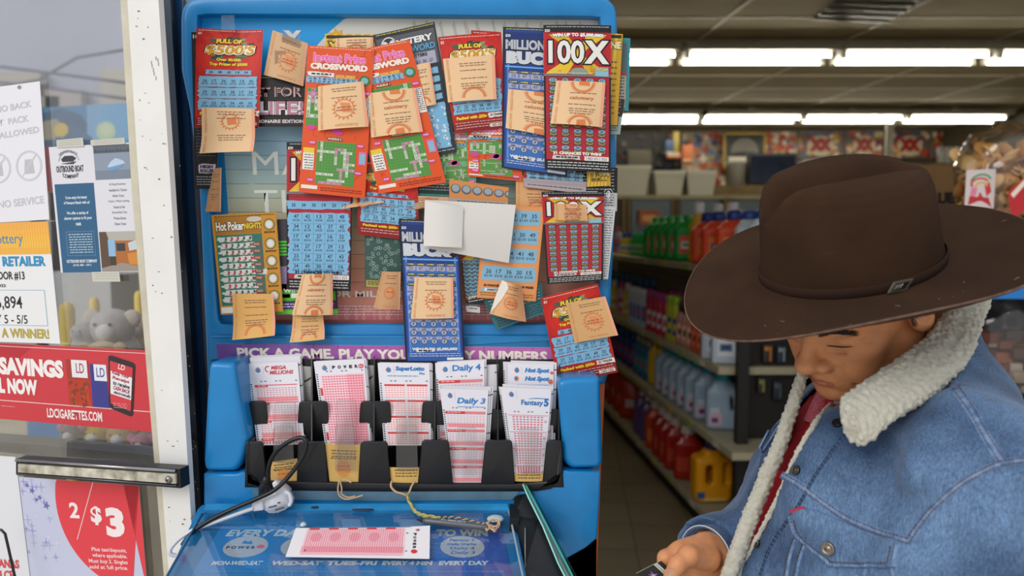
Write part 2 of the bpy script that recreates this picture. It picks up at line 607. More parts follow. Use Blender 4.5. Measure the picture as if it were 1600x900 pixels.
rings.append([v+Vector((0,.20,0)) for v in ringpts(ro, 0, 1.088, ri)])
rings.append(ringpts(ro, 0, 1.088, ri))
rings.append(ringpts(ro, .9, 1.0835, ri)); rings.append(ringpts(ro, 3, 1.0805, ri)); rings.append(ringpts(ro, 6, 1.080, ri))
rings.append(ringpts(ri, 4, 1.080, ro)); rings.append(ringpts(ri, 2, 1.0808, ro)); rings.append(ringpts(ri, 0, 1.084, ro))
rings.append([v+Vector((0,.02,0)) for v in ringpts(ri, 0, 1.084, ro)])
mb.rings(rings, KB, cap0=True, cap1=False)
part(mb, 'sign_frame', kiosk)

# printed panel inside the frame
c = Card(630, 484, quadY((306,21),(940,25),(936,509),(341,509),1.098), '1b97dc', th=.004, nx=16, ny=12, rough=.35, eps=.0003)
c.rect(0,0,630,180,'149fe6')
big = [(430+300*math.cos(R(a)), 190+245*math.sin(R(a))) for a in range(0,360,6)]
c.poly(big, 'dcdad2', l=2)
# wrinkles / tape marks on the pale circle
for k in range(14):
    x = 330+k*20+rnd.random()*9; c.poly([(x,8+rnd.random()*10),(x+4,8),(x+9+rnd.random()*8,40),(x+7,42)], 'c4c0b6', l=3)
c.text('Y', 135, 25, 163, 48, 'e8e8e4', .05, l=4)
c.star(218, 34, 8, 14, 7, 'f0b41e', l=4)
# poster (boy meets sky): pale blue green above, warm pink below with a skyline
cols = ['8fb3c9','93b6c8','9bb9c4','a4bdbd','b1c0b2','bcbfa6','c5bc9c','cdb595','d2ac8d','d5a284','d4977c','d08c76','cc8472','c67d6e']
y0 = 172
for i, cc in enumerate(cols): c.rect(30, y0+i*22, 630, y0+(i+1)*22+.5, cc, l=5)
c.rect(0, 172, 30, 484, '1b85c6', l=5)
c.text('MAKE', 74, 210, 236, 246, 'e9ece6', .0, l=6)
c.text('THE', 74, 270, 192, 305, 'e9ece6', .0, l=6)
c.text('FOR MILLIONS', 178, 428, 330, 438, 'ece6de', .02, l=6)
rn = random.Random(11); x = 200
while x < 600:
    w = rn.uniform(5, 16); h = rn.uniform(6, 26)
    if 218 < x < 226: h = 44; w = 7
    c.rect(x, 470-h, x+w, 474, 'b9626a', l=6.2); x += w+rn.uniform(0, 8)
c.rect(30, 448, 630, 474, 'c4807a', l=6)
c.fine(100, 452, 560, 470, 'e6cfc6', lh=4.4, th=1.2, l=7)
c.text('18+', 108, 452, 122, 461, 'f2e6e0', .03, l=7)
c.rect(60, 474, 630, 484, 'a8554e', l=6)
c.build('sign_panel', parent=kiosk)

# ledge, purple strip
mb = MB()
slab(mb, round_poly([(329,524),(938,524),(938,566),(327,566)], 3, 3), 1.070, .08, KB2, .004)
part(mb, 'ledge', kiosk)
c = Card(530, 27, quadY((338,537),(868,543),(868,570),(341,562),1.0685), '9b5bab', th=.0015, nx=12, ny=2, rough=.3)
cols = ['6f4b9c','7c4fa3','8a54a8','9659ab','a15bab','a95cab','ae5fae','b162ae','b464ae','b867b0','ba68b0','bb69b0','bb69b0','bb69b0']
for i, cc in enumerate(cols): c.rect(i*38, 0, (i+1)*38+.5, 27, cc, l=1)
c.text('PICK A GAME. PLAY YOUR LUCKY NUMBERS.', 31, 6, 522, 23, 'f1e9de', .045, l=2)
c.build('slogan_strip', parent=kiosk)

# lower shell: columns either side of the trays and the apron below
mb = MB()
slab(mb, round_poly([(327,566),(366,568),(389,690),(377,726),(368,737),(320,737),(317,720),(322,620)], [8,8,12,10,12,12,6,4], 6), 1.0, .11, KB, .008, 5, convex=True)
part(mb, 'shell_side', kiosk)
mb = MB()
slab(mb, round_poly([(872,596),(888,592),(938,590),(942,722),(938,732),(892,733),(880,722)], [6,6,8,8,12,16,8], 6), 1.0, .11, KB, .008, 5, convex=True)
part(mb, 'shell_side', kiosk)
mb = MB()
# lower shell: one curved piece below both columns
low = [(318,741),(368,741),(381,737),(388,748),(400,757),(420,764),(600,767),(838,766),(858,762),(872,750),(879,735),(890,737),(938,737),
       (936,800),(933,842),(915,857),(886,873),(866,882),(800,884),(320,884),(318,800)]
slab(mb, low, .995, .10, KB, .003, 3)
part(mb, 'lower_shell', kiosk)
mb = MB()
mb.prism([P(x, y, .993) for x, y in ((392,765),(600,768),(812,768),(800,781),(600,783),(400,780))], [P(x, y, .993)+Vector((0,.003,0)) for x, y in ((392,765),(600,768),(812,768),(800,781),(600,783),(400,780))], mat('5b7f95', .5, noise_amt=.25, noise_scale=30))
part(mb, 'apron_strip', kiosk, 'dusty grey strip under the trays')

# ---- black slip trays
trays = MB()
# back wall and floor of the tray pit
pit = round_poly([(380,562),(880,562),(880,738),(862,764),(410,766),(384,735)], [4,4,10,16,18,10], 5)
trays.prism([P(x, y, 1.062) for x, y in pit], [P(x, y, 1.062)+Vector((0,.006,0)) for x, y in pit], BLACK)
# rim / base strip in front
slab(trays, [(384,690),(389,690),(389,752),(512,754),(700,757),(800,757),(869,752),(877,690),(880,738),(862,764),(838,768),(600,769),(420,767),(402,760),(386,742)], .992, .075, BLACK, .002, 2)
def lip(cx_t, w_t, w_b, yt, yb, Y, shift=0):
    slab(trays, round_poly([(cx_t-w_t/2, yt),(cx_t+w_t/2, yt),(cx_t+w_b/2+shift, yb),(cx_t-w_b/2+shift, yb)], [6,6,0,0], 4), Y, .004, BLACK, .0012, 2)
lip(397, 26, 36, 690, 762, .994, 3)
lip(486, 42, 50, 690, 762, .994, 2)
lip(584, 42, 52, 690, 762, .994, 1)
lip(680, 42, 56, 688, 762, .994)
lip(779, 42, 54, 688, 762, .994, -1)
lip(866, 24, 34, 688, 762, .994, -2)
for (cx, w, wb) in ((402,26,40),(489,44,54),(586,46,56),(682,44,54),(779,42,52),(868,22,30)):
    lip(cx, w, wb, 627 if cx < 690 else 640, 700, 1.025)
for x0, x1 in ((487,487),(585,584),(680,679),(777,778),(874,873)):
    a = [P(x0-1, 556, 1.058), P(x0+1, 556, 1.058), P(x1+1, 690, 1.0), P(x1-1, 690, 1.0)]
    b = [P(x0-1, 556, 1.062), P(x0+1, 556, 1.062), P(x1+1, 757, 1.06), P(x1-1, 757, 1.06)]
    trays.hexa(a, b, BLACK)
tr = part(trays, 'slip_tray', kiosk, 'black plastic slip trays')
for (x0, y0, x1, y1, Y) in ((428,628,461,694,1.012),(427,667,457,722,.991),(525,625,556,694,1.012),(524,665,553,735,.991),(619,625,651,694,1.012),(619,665,651,734,.991),
                            (714,668,744,742,.989),(811,669,841,738,.989)):
    mb = MB()
    pts = round_poly([(x0,y0),(x1,y0),(x1+2,y1),(x0,y1)], [4,4,0,0], 4)
    f = [P(x, y, Y) for x, y in pts]
    n = len(f); b = [v+Vector((0,.0025,0)) for v in f]
    mb.add(f+b, [list(range(n))], FROST); mb.add(f+b, [list(range(n, 2*n))[::-1]], FROST)
    mb.add(f+b, [(i, (i+1) % n, n+(i+1) % n, n+i) for i in range(n)], CLEARE)
    part(mb, 'clear_retainer', kiosk, 'clear acrylic slip retainer')

# ---- slanted counter
z_b = P(500, 790, .992).z; Yb = .992
SL = R(17)
CN = Vector((0, -math.sin(SL), math.cos(SL)))
C0 = Vector((0, Yb, z_b))
def CP(px, py, off=0.0): return PPL(px, py, C0+CN*off, CN)
def cslab(mb, pts, off, depth, mt):
    f = [CP(x, y, off) for x, y in pts]
    mb.prism(f, [p-CN*depth for p in f], mt)
mb = MB()
cslab(mb, [(309,796),(316,789),(796,789),(802,800),(822,900),(850,1040),(195,1040),(262,900)], 0, .035, KB2)
part(mb, 'counter', kiosk)
mb = MB()
# raised back bar
a = [CP(x, y, .010) for x, y in ((322,787),(792,787),(796,797),(318,797))]
mb.prism(a, [p-CN*.010 for p in a], mat('2d8fcb', .4, noise_amt=.35, noise_scale=18))
part(mb, 'counter_bar', kiosk)
# printed insert
def cfn(q, off=.0012):
    c_ = [CP(x, y, off) for x, y in q]
    return lambda u, v, l: c_[0]*((1-u)*(1-v))+c_[1]*(u*(1-v))+c_[2]*(u*v)+c_[3]*((1-u)*v)+CN*l
c = Card(440, 180, cfn([(346,822),(783,822),(812,960),(262,960)]), '2c82c6', th=.0006, nx=10, ny=6, rough=.3)
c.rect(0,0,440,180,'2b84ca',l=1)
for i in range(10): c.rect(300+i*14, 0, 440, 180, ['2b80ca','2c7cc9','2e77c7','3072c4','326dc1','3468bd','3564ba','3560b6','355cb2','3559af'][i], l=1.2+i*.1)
c.text('EVERY DAY IS A CHANCE', 15, 9, 290, 25, 'a6c8dc', .05, l=3, shear=.2)
c.text('TO WIN', 338, 9, 418, 25, 'a8b2a0', .05, l=3, shear=.1)
for cx, nm, sub in ((55,'POWER','MON-WED-SAT'),(140,'SUPER','WED-SAT'),(218,'MEGA','TUES-FRI'),(296,'HOT','EVERY 4 MIN'),(376,'F5','EVERY DAY')):
    c.ell(cx, 48, 33, 24, 'aab8c4', l=3)
    c.text(sub, cx-36, 79, cx+36, 88, 'c3d8e8', .05, l=4, shear=.15)
c.text('P O W E R', 27, 47, 70, 53, '2d3a55', .05, l=4)
c.poly([(46,41),(50,34),(54,38),(60,35),(63,43)], '2e7fc6', l=4); c.ell(77, 48, 6, 4, 'd3617c', l=4)
c.text('Fantasy 5', 357, 31, 396, 38, '2a72bc', .04, l=4, shear=.2)
c.text('Daily Derby', 354, 40, 398, 46, '2a72bc', .04, l=4)
c.text('Daily 4', 358, 49, 394, 56, '2a72bc', .02, l=4)
c.text('Daily 3', 358, 58, 394, 66, '2a72bc', .02, l=4, shear=.2)
c.fine(10, 100, 430, 104, '7ba6c8', lh=4, th=1.2, l=4)
c.build('counter_insert', parent=kiosk)
# clear cover sheet with rolled edge
mb = MB()
pts = round_poly([(322,799),(790,799),(797,806),(818,905),(850,1040),(190,1040),(258,905),(316,803)], [4,4,3,0,0,0,0,4], 3)
f = [CP(x, y, .0075) for x, y in pts]; b = [p-CN*.003 for p in f]; n = len(f)
mb.add(f, [list(range(n))], CLEAR); mb.add(b, [list(range(n))[::-1]], CLEAR)
mb.add(f+b, [(i, (i+1) % n, n+(i+1) % n, n+i) for i in range(n)], CLEARE)
part(mb, 'clear_cover', kiosk, 'clear acrylic cover sheet')
mb = MB()
mb.tube([CP(x, y, .008) for x, y in ((792,790),(797,806),(818,905),(846,1030))], .0016, mat('9fb6c2', .15, metal=.3), 8)
part(mb, 'cover_edge', kiosk); mb = MB()
mb.tube([CP(x, y, .008) for x, y in ((316,803),(258,905),(192,1036))], .0016, mat('3b6f95', .15, metal=.3), 8)
part(mb, 'cover_edge', kiosk)
for x, y, r_ in ((474,821,.004),(774,811,.010)):
    mb = MB(); mb.lathe([(r_*1.2,0),(r_*1.1,.002),(r_*.6,.004),(0.0001,.0048)], mat('c3ccce', .3), CP(x, y, .008), 14); part(mb, 'cover_stud', kiosk)
mb = MB()
mb.lathe([(.012,0),(.012,.0008),(.0001,.001)], mat('2c3a52', .8), CP(567, 797, .0102), 12, 1.3, .4); part(mb, 'smudge', kiosk); mb = MB()
mb.lathe([(.009,0),(.009,.0008),(.0001,.001)], mat('2c3a52', .8), CP(492, 793, .0102), 12, .6, .4)
part(mb, 'smudge', kiosk)

# ---- ticket checker standing on the counter's right
term = thing('ticket_checker', 'black ticket checker box with teal glass front, standing right of the counter', 'ticket checker', CP(840, 900))
mb = MB()
q0 = [P(803,777,.985), P(822,768,1.0), P(841,812,.975), P(821,824,.935), P(803,806,.95)]
# body as a wedge solid
A, B_, Cc, Dd, E_ = q0
vs = [P(803,778,.99), P(821,767,1.0), P(843,811,.955), P(820,824,.93), P(820,887,.89), P(803,806,.96),
      P(898,935,.87), P(826,960,.86), P(812,880,.90), P(905,930,.93), P(850,800,1.03)]
mb.add(vs, [(0,5,3,2,1),(5,8,4,3),(3,4,7,6,2),(2,6,9,10),(1,2,10),(0,1,10,9,6,7,4,8,5)], mat('22252a', .42, noise_amt=.2, noise_scale=40))
mb.tube([P(820.5,825,.9285), P(820.5,887,.888)], .0006, mat('a9a9a4', .4), 6)
mb.box(P(796,880,.95)-Vector((0,.01,.0)), P(806,800,.96)+Vector((.004,.03,0)), mat('101216', .5))
part(mb, 'housing', term)
mb = MB()
gl = [(817,757),(822,759),(841,795),(868,848),(897,905),(915,940),(903,940),(872,880),(848,822),(826,778)]
f = [P(x, y, .985-(y-757)*.0007) for x, y in gl]
TEAL = clear_mat('teal_glass', tint=(.35,.85,.8), refl=.25, through=.75)
mb.prism(f, [v+Vector((.002,.02,0)) for v in f], TEAL)
mb.tube([P(x, y, .984-(y-757)*.0007) for x, y in ((817,757),(826,778),(848,822),(872,880),(903,940))], .0012, mat('9fe0d4', .2), 6)
mb.tube([P(x, y, .984-(y-757)*.0007) for x, y in ((822,759),(841,795),(868,848),(897,905),(915,940))], .0016, mat('3fa596', .2), 6)
part(mb, 'glass_plate', term, 'teal tinted glass plate')

# ================================================================ scratch tickets
def LY(k): return 1.074-.0034*k
def digits(c, x0, y0, x1, y1, nx, ny, h, col, seed=1, l=None, two=True, pre=''):
    rd = random.Random(seed); l = c.layer(l)
    for j in range(ny):
        for i in range(nx):
            cx = x0+(x1-x0)*(i+.5)/nx; cy = y0+(y1-y0)*(j+.5)/ny
            s = pre+str(rd.randint(11, 49)); w = h*.62*len(s)
            if two:
                c.text(s, cx-w/2, cy-h*1.05, cx+w/2, cy-h*.1, col, .01, l=l)
                c.text(rd.choice(['$10.00','$5.00','$20.00']), cx-w*.75, cy+h*.15, cx+w*.75, cy+h*.8, col, .0, l=l)
            else:
                c.text(s, cx-w/2, cy-h/2, cx+w/2, cy+h/2, col, .02, l=l)

def t500(c):
    w, h = c.w, c.h
    for i, cc in enumerate(['b4140f','c41c12','cf2114','d42616','cc2013','bb170f']):
        c.ell(w*.5, h*.25, w*.62-i*8, h*.4-i*12, cc, l=.3+i*.1)
    c.fine(3, 3, w-3, 5, 'e8c8b8', lh=3, th=1.1, l=2)
    c.text('$5', 3, 7, 9, 12, 'f0d0c0', .03, l=2)
    rd = random.Random(5)
    for k in range(46):
        a = rd.random()*6.28; rr = rd.uniform(.75, 1.1); x = w*.5+math.cos(a)*w*.33*rr; y = h*.2+math.sin(a)*h*.115*rr
        c.poly([(x-4,y-2),(x+5,y-3),(x+3,y+3),(x-5,y+2)], rd.choice(['3d5f44','54795a','2c4632','7d9a78']), l=1.5+rd.random()*.5)
    c.text('FULL OF', w*.30, h*.095, w*.68, h*.14, 'f6d23a', .06, l=3, out='20140a', arc=1, shear=.1)
    c.text("$500'S", w*.13, h*.155, w*.90, h*.27, 'fbf3d8', .12, l=3, out='2a1604', outw=.06, shear=.15)
    c.text("$500'S", w*.14, h*.158, w*.89, h*.265, 'd89c1a', .03, l=5, shear=.15)
    c.text('Over 30,000', w*.31, h*.29, w*.67, h*.325, 'f3d93a', .06, l=3, out='7a1008')
    c.text('Top Prizes of $500!', w*.21, h*.335, w*.78, h*.375, 'f3d93a', .06, l=3, out='7a1008')
    B = '7fb6d8'
    c.rag(w*.17, h*.41, w*.83, h*.455, B, l=3)
    for j in range(3): c.rag(w*.07, h*(.475+.115*j), w*.93, h*(.583+.115*j), B, 4, l=3, seed=j+9)
    digits(c, w*.17, h*.41, w*.83, h*.455, 5, 1, 5, '2d4458', 3, l=4, two=False)
    digits(c, w*.08, h*.48, w*.92, h*.82, 6, 3, 5.5, '2d4458', 4, l=4)
    for j in range(3): c.poly([(w*(.2+.28*j), h*.585),(w*(.34+.28*j), h*.578),(w*(.35+.28*j), h*.588)], 'b01814', l=4.2)
    c.text('Packed with $50s', w*.08, h*.835, w*.66, h*.875, 'f2cf2a', .06, l=3, out='7a1008')
    c.rag(w*.70, h*.825, w*.98, h*.875, 'e9e6e0', l=3); c.text('0517840088', w*.72, h*.835, w*.95, h*.862, '222222', .02, l=4)
    c.rect(0, h*.89, w, h, '8c0f12', l=1.2)
    c.fine(4, h*.90, w-4, h*.975, 'e2b8b0', lh=4, th=1.1, l=3)
    c.rect(w*.70, h*.94, w*.97, h*.975, 'ecd9d0', l=4); c.text('1483-1083', w*.74, h*.945, w*.94, h*.97, '7d3028', .01, l=5)

def t100(c, mode=0):
    w, h = c.w, c.h
    c.rect(0, 0, w, h*.335, 'c3222a', l=.5)
    for j in range(24): c.rect(2, h*.055+j*3.1, w-2, h*.055+j*3.1+.8, '7d1217', l=.7)
    c.rect(0, 0, w, h*.05, '131316', l=1)
    c.poly([(w*.08,h*.065),(w*.34,h*.065),(w*.97,h*.333),(w*.66,h*.333)], 'd8ab22', l=1.1)
    c.poly([(w*.93,h*.065),(w*.66,h*.065),(w*.03,h*.333),(w*.34,h*.333)], 'e6c02a', l=1.2)
    c.fine(3, 2.5, w-3, 4, 'c8c8c8', lh=3, th=1, l=2)
    c.text('WIN UP TO $5,000,000!', w*.13, h*.055, w*.88, h*.083, 'ffffff', .05, l=2, out='111111', arc=1)
    c.text('$20', 2, h*.03, 10, h*.05, 'e8e8e8', .03, l=2)
    c.text('100', w*.07, h*.105, w*.60, h*.262, 'e9e7e2', .03, l=3, out='0d0d10', outw=.05)
    c.text('X', w*.60, h*.105, w*.97, h*.262, 'e9e7e2', .05, l=3, out='0d0d10', outw=.05)
    c.ell(w*.52, h*.32, w*.13, h*.03, '8b9a88', l=2.5); c.fine(w*.1, h*.325, w*.72, h*.335, 'e0d8c8', lh=3, th=1, l=2.6)
    c.rect(0, h*.335, w, h*.35, '77757a', l=3)
    c.rect(w*.76, h*.285, w*.96, h*.345, '8ebad0', l=4); c.text('FAST CA$H', w*.78, h*.29, w*.95, h*.31, 'e8d860', .05, l=5, out='1d2a3a')
    c.rect(3, h*.35, w-3, h*.925, 'b31f33', l=.5)
    if mode == 1:
        c.rag(w*.02, h*.395, w*.95, h*.45, '7fb8dc', 3, l=3)
        digits(c, w*.03, h*.395, w*.95, h*.45, 6, 1, 5, '27425a', 8, l=4, two=False)
        c.rag(w*.05, h*.475, w*.93, h*.89, '7fb8dc', 6, l=3, seed=21)
        digits(c, w*.06, h*.48, w*.93, h*.885, 5, 6, 6, '27425a', 6, l=4)
        for i in range(1, 5): c.rect(w*(.06+.174*i), h*.48, w*(.06+.174*i)+.6, h*.885, '5e8fb4', l=3.5)
        for i in range(1, 6): c.rect(w*.06, h*(.48+.0675*i), w*.93, h*(.48+.0675*i)+.6, '5e8fb4', l=3.5)
    else:
        rd = random.Random(int(c.w*3+c.h))
        for j in range(9):
            for i in range(5):
                x = w*(.135+.182*i); y = h*(.375+.058*j+.01)
                c.ell(x, y+3.2, 7.2, 4.0, '1c1518', l=1.0, n=12)
                c.ell(x, y+3.0, 6.2, 3.1, 'a38d5a', l=1.3, n=12)
                c.ell(x, y-2.2, rd.uniform(5.6, 7), 3.6, '20262c', l=1.4, n=10)
                c.ell(x, y-2.2, rd.uniform(5, 6.4), 3.0, '86b8d2', l=1.6, n=10)
                c.text(str(rd.randint(10, 49)), x-2.6, y-4, x+2.6, y-.6, '2a3b48', .03, l=2.2)
                c.text('WIN', x-4, y+1.4, x+4, y+4, '3a2e18', .03, l=2.2)
    c.text('31 CHANCES TO WIN!', w*.13, h*.868, w*.86, h*.889, 'f2eee6', .06, l=3)
    c.rag(w*.14, h*.895, w*.52, h*.92, 'cfcac6', l=3.2); c.fine(w*.16, h*.902, w*.5, h*.91, '1b1b1b', lh=4, th=2.4, l=4)
    c.rect(w*.60, h*.895, w*.97, h*.925, 'e9e4e0', l=3); c.text('1483 05-1 023', w*.63, h*.901, w*.94, h*.919, '8b8480', .01, l=4)
    c.rect(0, h*.93, w, h, '121214', l=3)
    c.fine(4, h*.94, w-4, h*.985, 'd8d8d8', lh=4.2, th=1.3, l=4)

def tcross(c, base='e5501f', title=True, dk='c23c12'):
    w, h = c.w, c.h
    rd = random.Random(int(w*7+h))
    for k in range(26):
        x = rd.uniform(5, w-5); y = rd.uniform(8, h-6); c.ring(x, y, rd.uniform(4, 9), rd.uniform(4, 9), 1.1, dk, l=.5, n=14, a0=rd.uniform(0, 180), a1=rd.uniform(220, 420))
    c.fine(4, 2, w-4, 3.5, 'f5c8b0', lh=3, th=1, l=1.5)
    if title:
        c.text('Instant Prize', w*.10, h*.045, w*.88, h*.105, 'ee62b4', .03, l=2, out='f6dff0', outw=.03)
        c.text('CROSSWORD', w*.06, h*.112, w*.92, h*.155, 'f4e6dc', .07, l=2, out='c0401c', outw=.03)
        c.poly(round_poly([(w*.02,h*.165),(w*.78,h*.165),(w*.78,h*.25),(w*.02,h*.25)], 4, 4), 'c85a3c', l=1.6)
        c.rag(w*.04, h*.175, w*.42, h*.20, 'e6e6e0', l=2); c.fine(w*.08, h*.182, w*.38, h*.19, '151515', lh=4, th=2.2, l=3)
        c.text('$50,000!', w*.45, h*.185, w*.74, h*.21, 'f0c03a', .04, l=2)
        c.rag(w*.03, h*.208, w*.77, h*.248, '85b6d6', l=2.2)
        for q, (ln, yy) in enumerate((('QBTMOUHMEU', .212), ('JCDPKSLTGZ', .231))):
            for i, ch in enumerate(ln): c.text(ch, w*(.05+.072*i), h*yy, w*(.05+.072*i)+4, h*(yy+.014), '2a3f54', .02, l=3)
        c.ell(w*.885, h*.215, w*.085, h*.035, '37793c', l=2); c.ell(w*.885, h*.215, w*.055, h*.022, '7fb8c4', l=3)
    def puzzle(x0, y0, x1, y1, n, m, seed):
        rr = random.Random(seed)
        c.rect(x0, y0, x1, y1, '4e8f3c', l=1.8)
        dx = (x1-x0)/n; dy = (y1-y0)/m
        for i in range(n+1): c.rect(x0+i*dx-.2, y0, x0+i*dx+.25, y1, '6fa65a', l=1.95)
        for j in range(m+1): c.rect(x0, y0+j*dy-.2, x1, y0+j*dy+.25, '6fa65a', l=1.95)
        words = []
        for k in range(15):
            L_ = rr.randint(3, 7); hz = rr.random() < .5
            i = rr.randint(0, max(0, n-(L_ if hz else 1))); j = rr.randint(0, max(0, m-(1 if hz else L_)))
            colr = 'd98fb8' if rr.random() < .22 else 'd6dccb'
            for q in range(L_):
                a = i+(q if hz else 0); b = j+(0 if hz else q)
                if a >= n or b >= m: continue
                c.rect(x0+a*dx+.4, y0+b*dy+.4, x0+(a+1)*dx-.3, y0+(b+1)*dy-.3, colr, l=2.1+k*.02)
                if q % 2 == 0: c.text(rr.choice('ABDEGHLMNORSTUY'), x0+a*dx+1.5, y0+b*dy+1.3, x0+(a+1)*dx-1.5, y0+(b+1)*dy-1.2, '55604e', .03, l=2.7)
        for x, y in ((x0-8,y0+3),(x1+7,y0+3),(x0-8,y1-5),(x1+6,(y0+y1)/2+12)):
            if 3 < x < w-3: c.ell(x, y, 6, 3.2, 'd8429a', l=2.9, n=10); c.text('PRIZE', x-4, y-1.2, x+4, y+1, 'f8e0f0', .02, l=3.2)
    if title:
        c.text('PUZZLE 1', w*.36, h*.262, w*.56, h*.275, 'f0e6c8', .05, l=3, out='181818', outw=.2)
        puzzle(w*.04, h*.285, w*.86, h*.535, 14, 10, 3)
        c.rect(w*.88, h*.33, w*.99, h*.50, 'efe9e4', l=3); c.fine(w*.895, h*.335, w*.98, h*.495, '3a3a3a', lh=3, th=1.2, l=4)
        for xx, yy in ((.13,.55),(.5,.56),(.55,.575)): c.ell(w*xx, h*yy, 7, 4, 'd8429a', l=3, n=10)
        y0, y1 = .64, .93
    else: y0, y1 = .10, .86
    c.text('PUZZLE 2', w*.40, h*(y0-.028), w*.60, h*(y0-.014), 'f0e6c8', .05, l=3, out='181818', outw=.2)
    puzzle(w*.24, h*y0, w*.82, h*y1, 13, 15, 8)
    c.rect(w*.03, h*(y0+.06), w*.20, h*(y0+.20), 'f0ebe6', l=2); c.rect(w*.03, h*(y0+.05), w*.20, h*(y0+.085), 'e8c93a', l=2.2)
    c.fine(w*.045, h*(y0+.095), w*.19, h*(y0+.195), '4a4a4a', lh=4.2, th=1.4, l=3)
    c.rect(w*.87, h*(y0+.05), w*.98, h*(y0+.14), 'e070b0', l=2); c.rect(w*.885, h*(y0+.065), w*.965, h*(y0+.13), '84bcd0', l=2.2)
    c.rect(w*.03, h*.945, w*.28, h*.97, 'f0e4dc', l=3)
    c.fine(w*.32, h*.955, w*.95, h*.985, '5a1c08', lh=3.4, th=1, l=3)

def tbucks(c, base='2f62b4'):
    w, h = c.w, c.h
    c.rect(0, 0, w, h, '0e1220', l=.2)
    c.rect(3, 3, w-3, h-3, '1d3f8c', l=.4)
    c.rect(8, h*.30, w-8, h*.93, '3b70bc', l=.6)
    for i, cc in enumerate(['24489a','3060b4','4a7fd0','6b9de0']): c.rect(5+i*1.3, h*.07, 6.3+i*1.3, h*.95, cc, l=.8); c.rect(w-6.3-i*1.3, h*.07, w-5-i*1.3, h*.95, cc, l=.8)
    c.rect(3, h*.035, w-3, h*.20, '16306e', l=.9)
    c.fine(4, 2.5, w-4, 4, 'c8cc60', lh=3, th=1, l=2)
    c.text('$20', 4, h*.05, 12, h*.07, 'e8e8e8', .03, l=2)
    c.text('MILLIONAIRE', w*.04, h*.085, w*.96, h*.155, 'b9bdc6', .05, l=2, out='0c1428')
    c.text('BUCKS', w*.05, h*.165, w*.95, h*.255, 'cdd1d8', .10, l=2, out='0c1428')
    c.rect(4, h*.27, w-4, h*.28, '6fb0f0', l=2)
    rd = random.Random(3)
    S = 'a9a7c4'
    for j, y in enumerate((.30, .37, .44)):
        for i in range(5):
            c.rect(w*(.09+.168*i), h*y, w*(.235+.168*i), h*(y+.055), '1a2c58', l=1.2)
            c.rag(w*(.095+.168*i), h*(y+.022), w*(.235+.168*i), h*(y+.055), S, 1.4, l=1.5)
            c.text('NUMBER', w*(.105+.168*i), h*(y+.005), w*(.225+.168*i), h*(y+.015), 'd9d47a', .04, l=1.6)
            c.text(str(rd.randint(10, 49)), w*(.13+.168*i), h*(y+.026), w*(.2+.168*i), h*(y+.048), '4a4a66', .0, l=2)
    for j in range(6):
        for i in range(5):
            x = w*(.165+.168*i); y = h*(.535+.062*j)
            c.rag(x-w*.072, y-6, x+w*.072, y-1, S, 1.6, l=1.5, seed=i+j)
            c.ell(x, y+1.2, 5.4, 5, '24324e', l=1.7, n=10); c.ell(x, y+1.4, 4.6, 4, 'aeb4c8', l=1.9, n=10); c.text('$', x-1.4, y-1.2, x+1.4, y+3.6, '2c3c66', .05, l=2.2)
            c.text(str(rd.randint(10, 49)), x-3, y-5.4, x+3, y-2, '3a3c5c', .0, l=2.3)
    c.text('WIN UP TO $5,000,000!', w*.12, h*.895, w*.88, h*.92, 'e8ecf2', .06, l=3, out='10182c')
    c.rag(w*.2, h*.905, w*.48, h*.925, 'dcdcdc', l=4); c.fine(w*.23, h*.911, w*.45, h*.918, '1b1b1b', lh=4, th=2.4, l=5)
    c.rect(4, h*.93, w-4, h*.99, '2a5aa8', l=2); c.fine(7, h*.937, w-7, h*.968, 'd2dcec', lh=3.6, th=1.1, l=3)
    c.rect(w*.70, h*.968, w*.97, h*.985, 'eceef2', l=4)

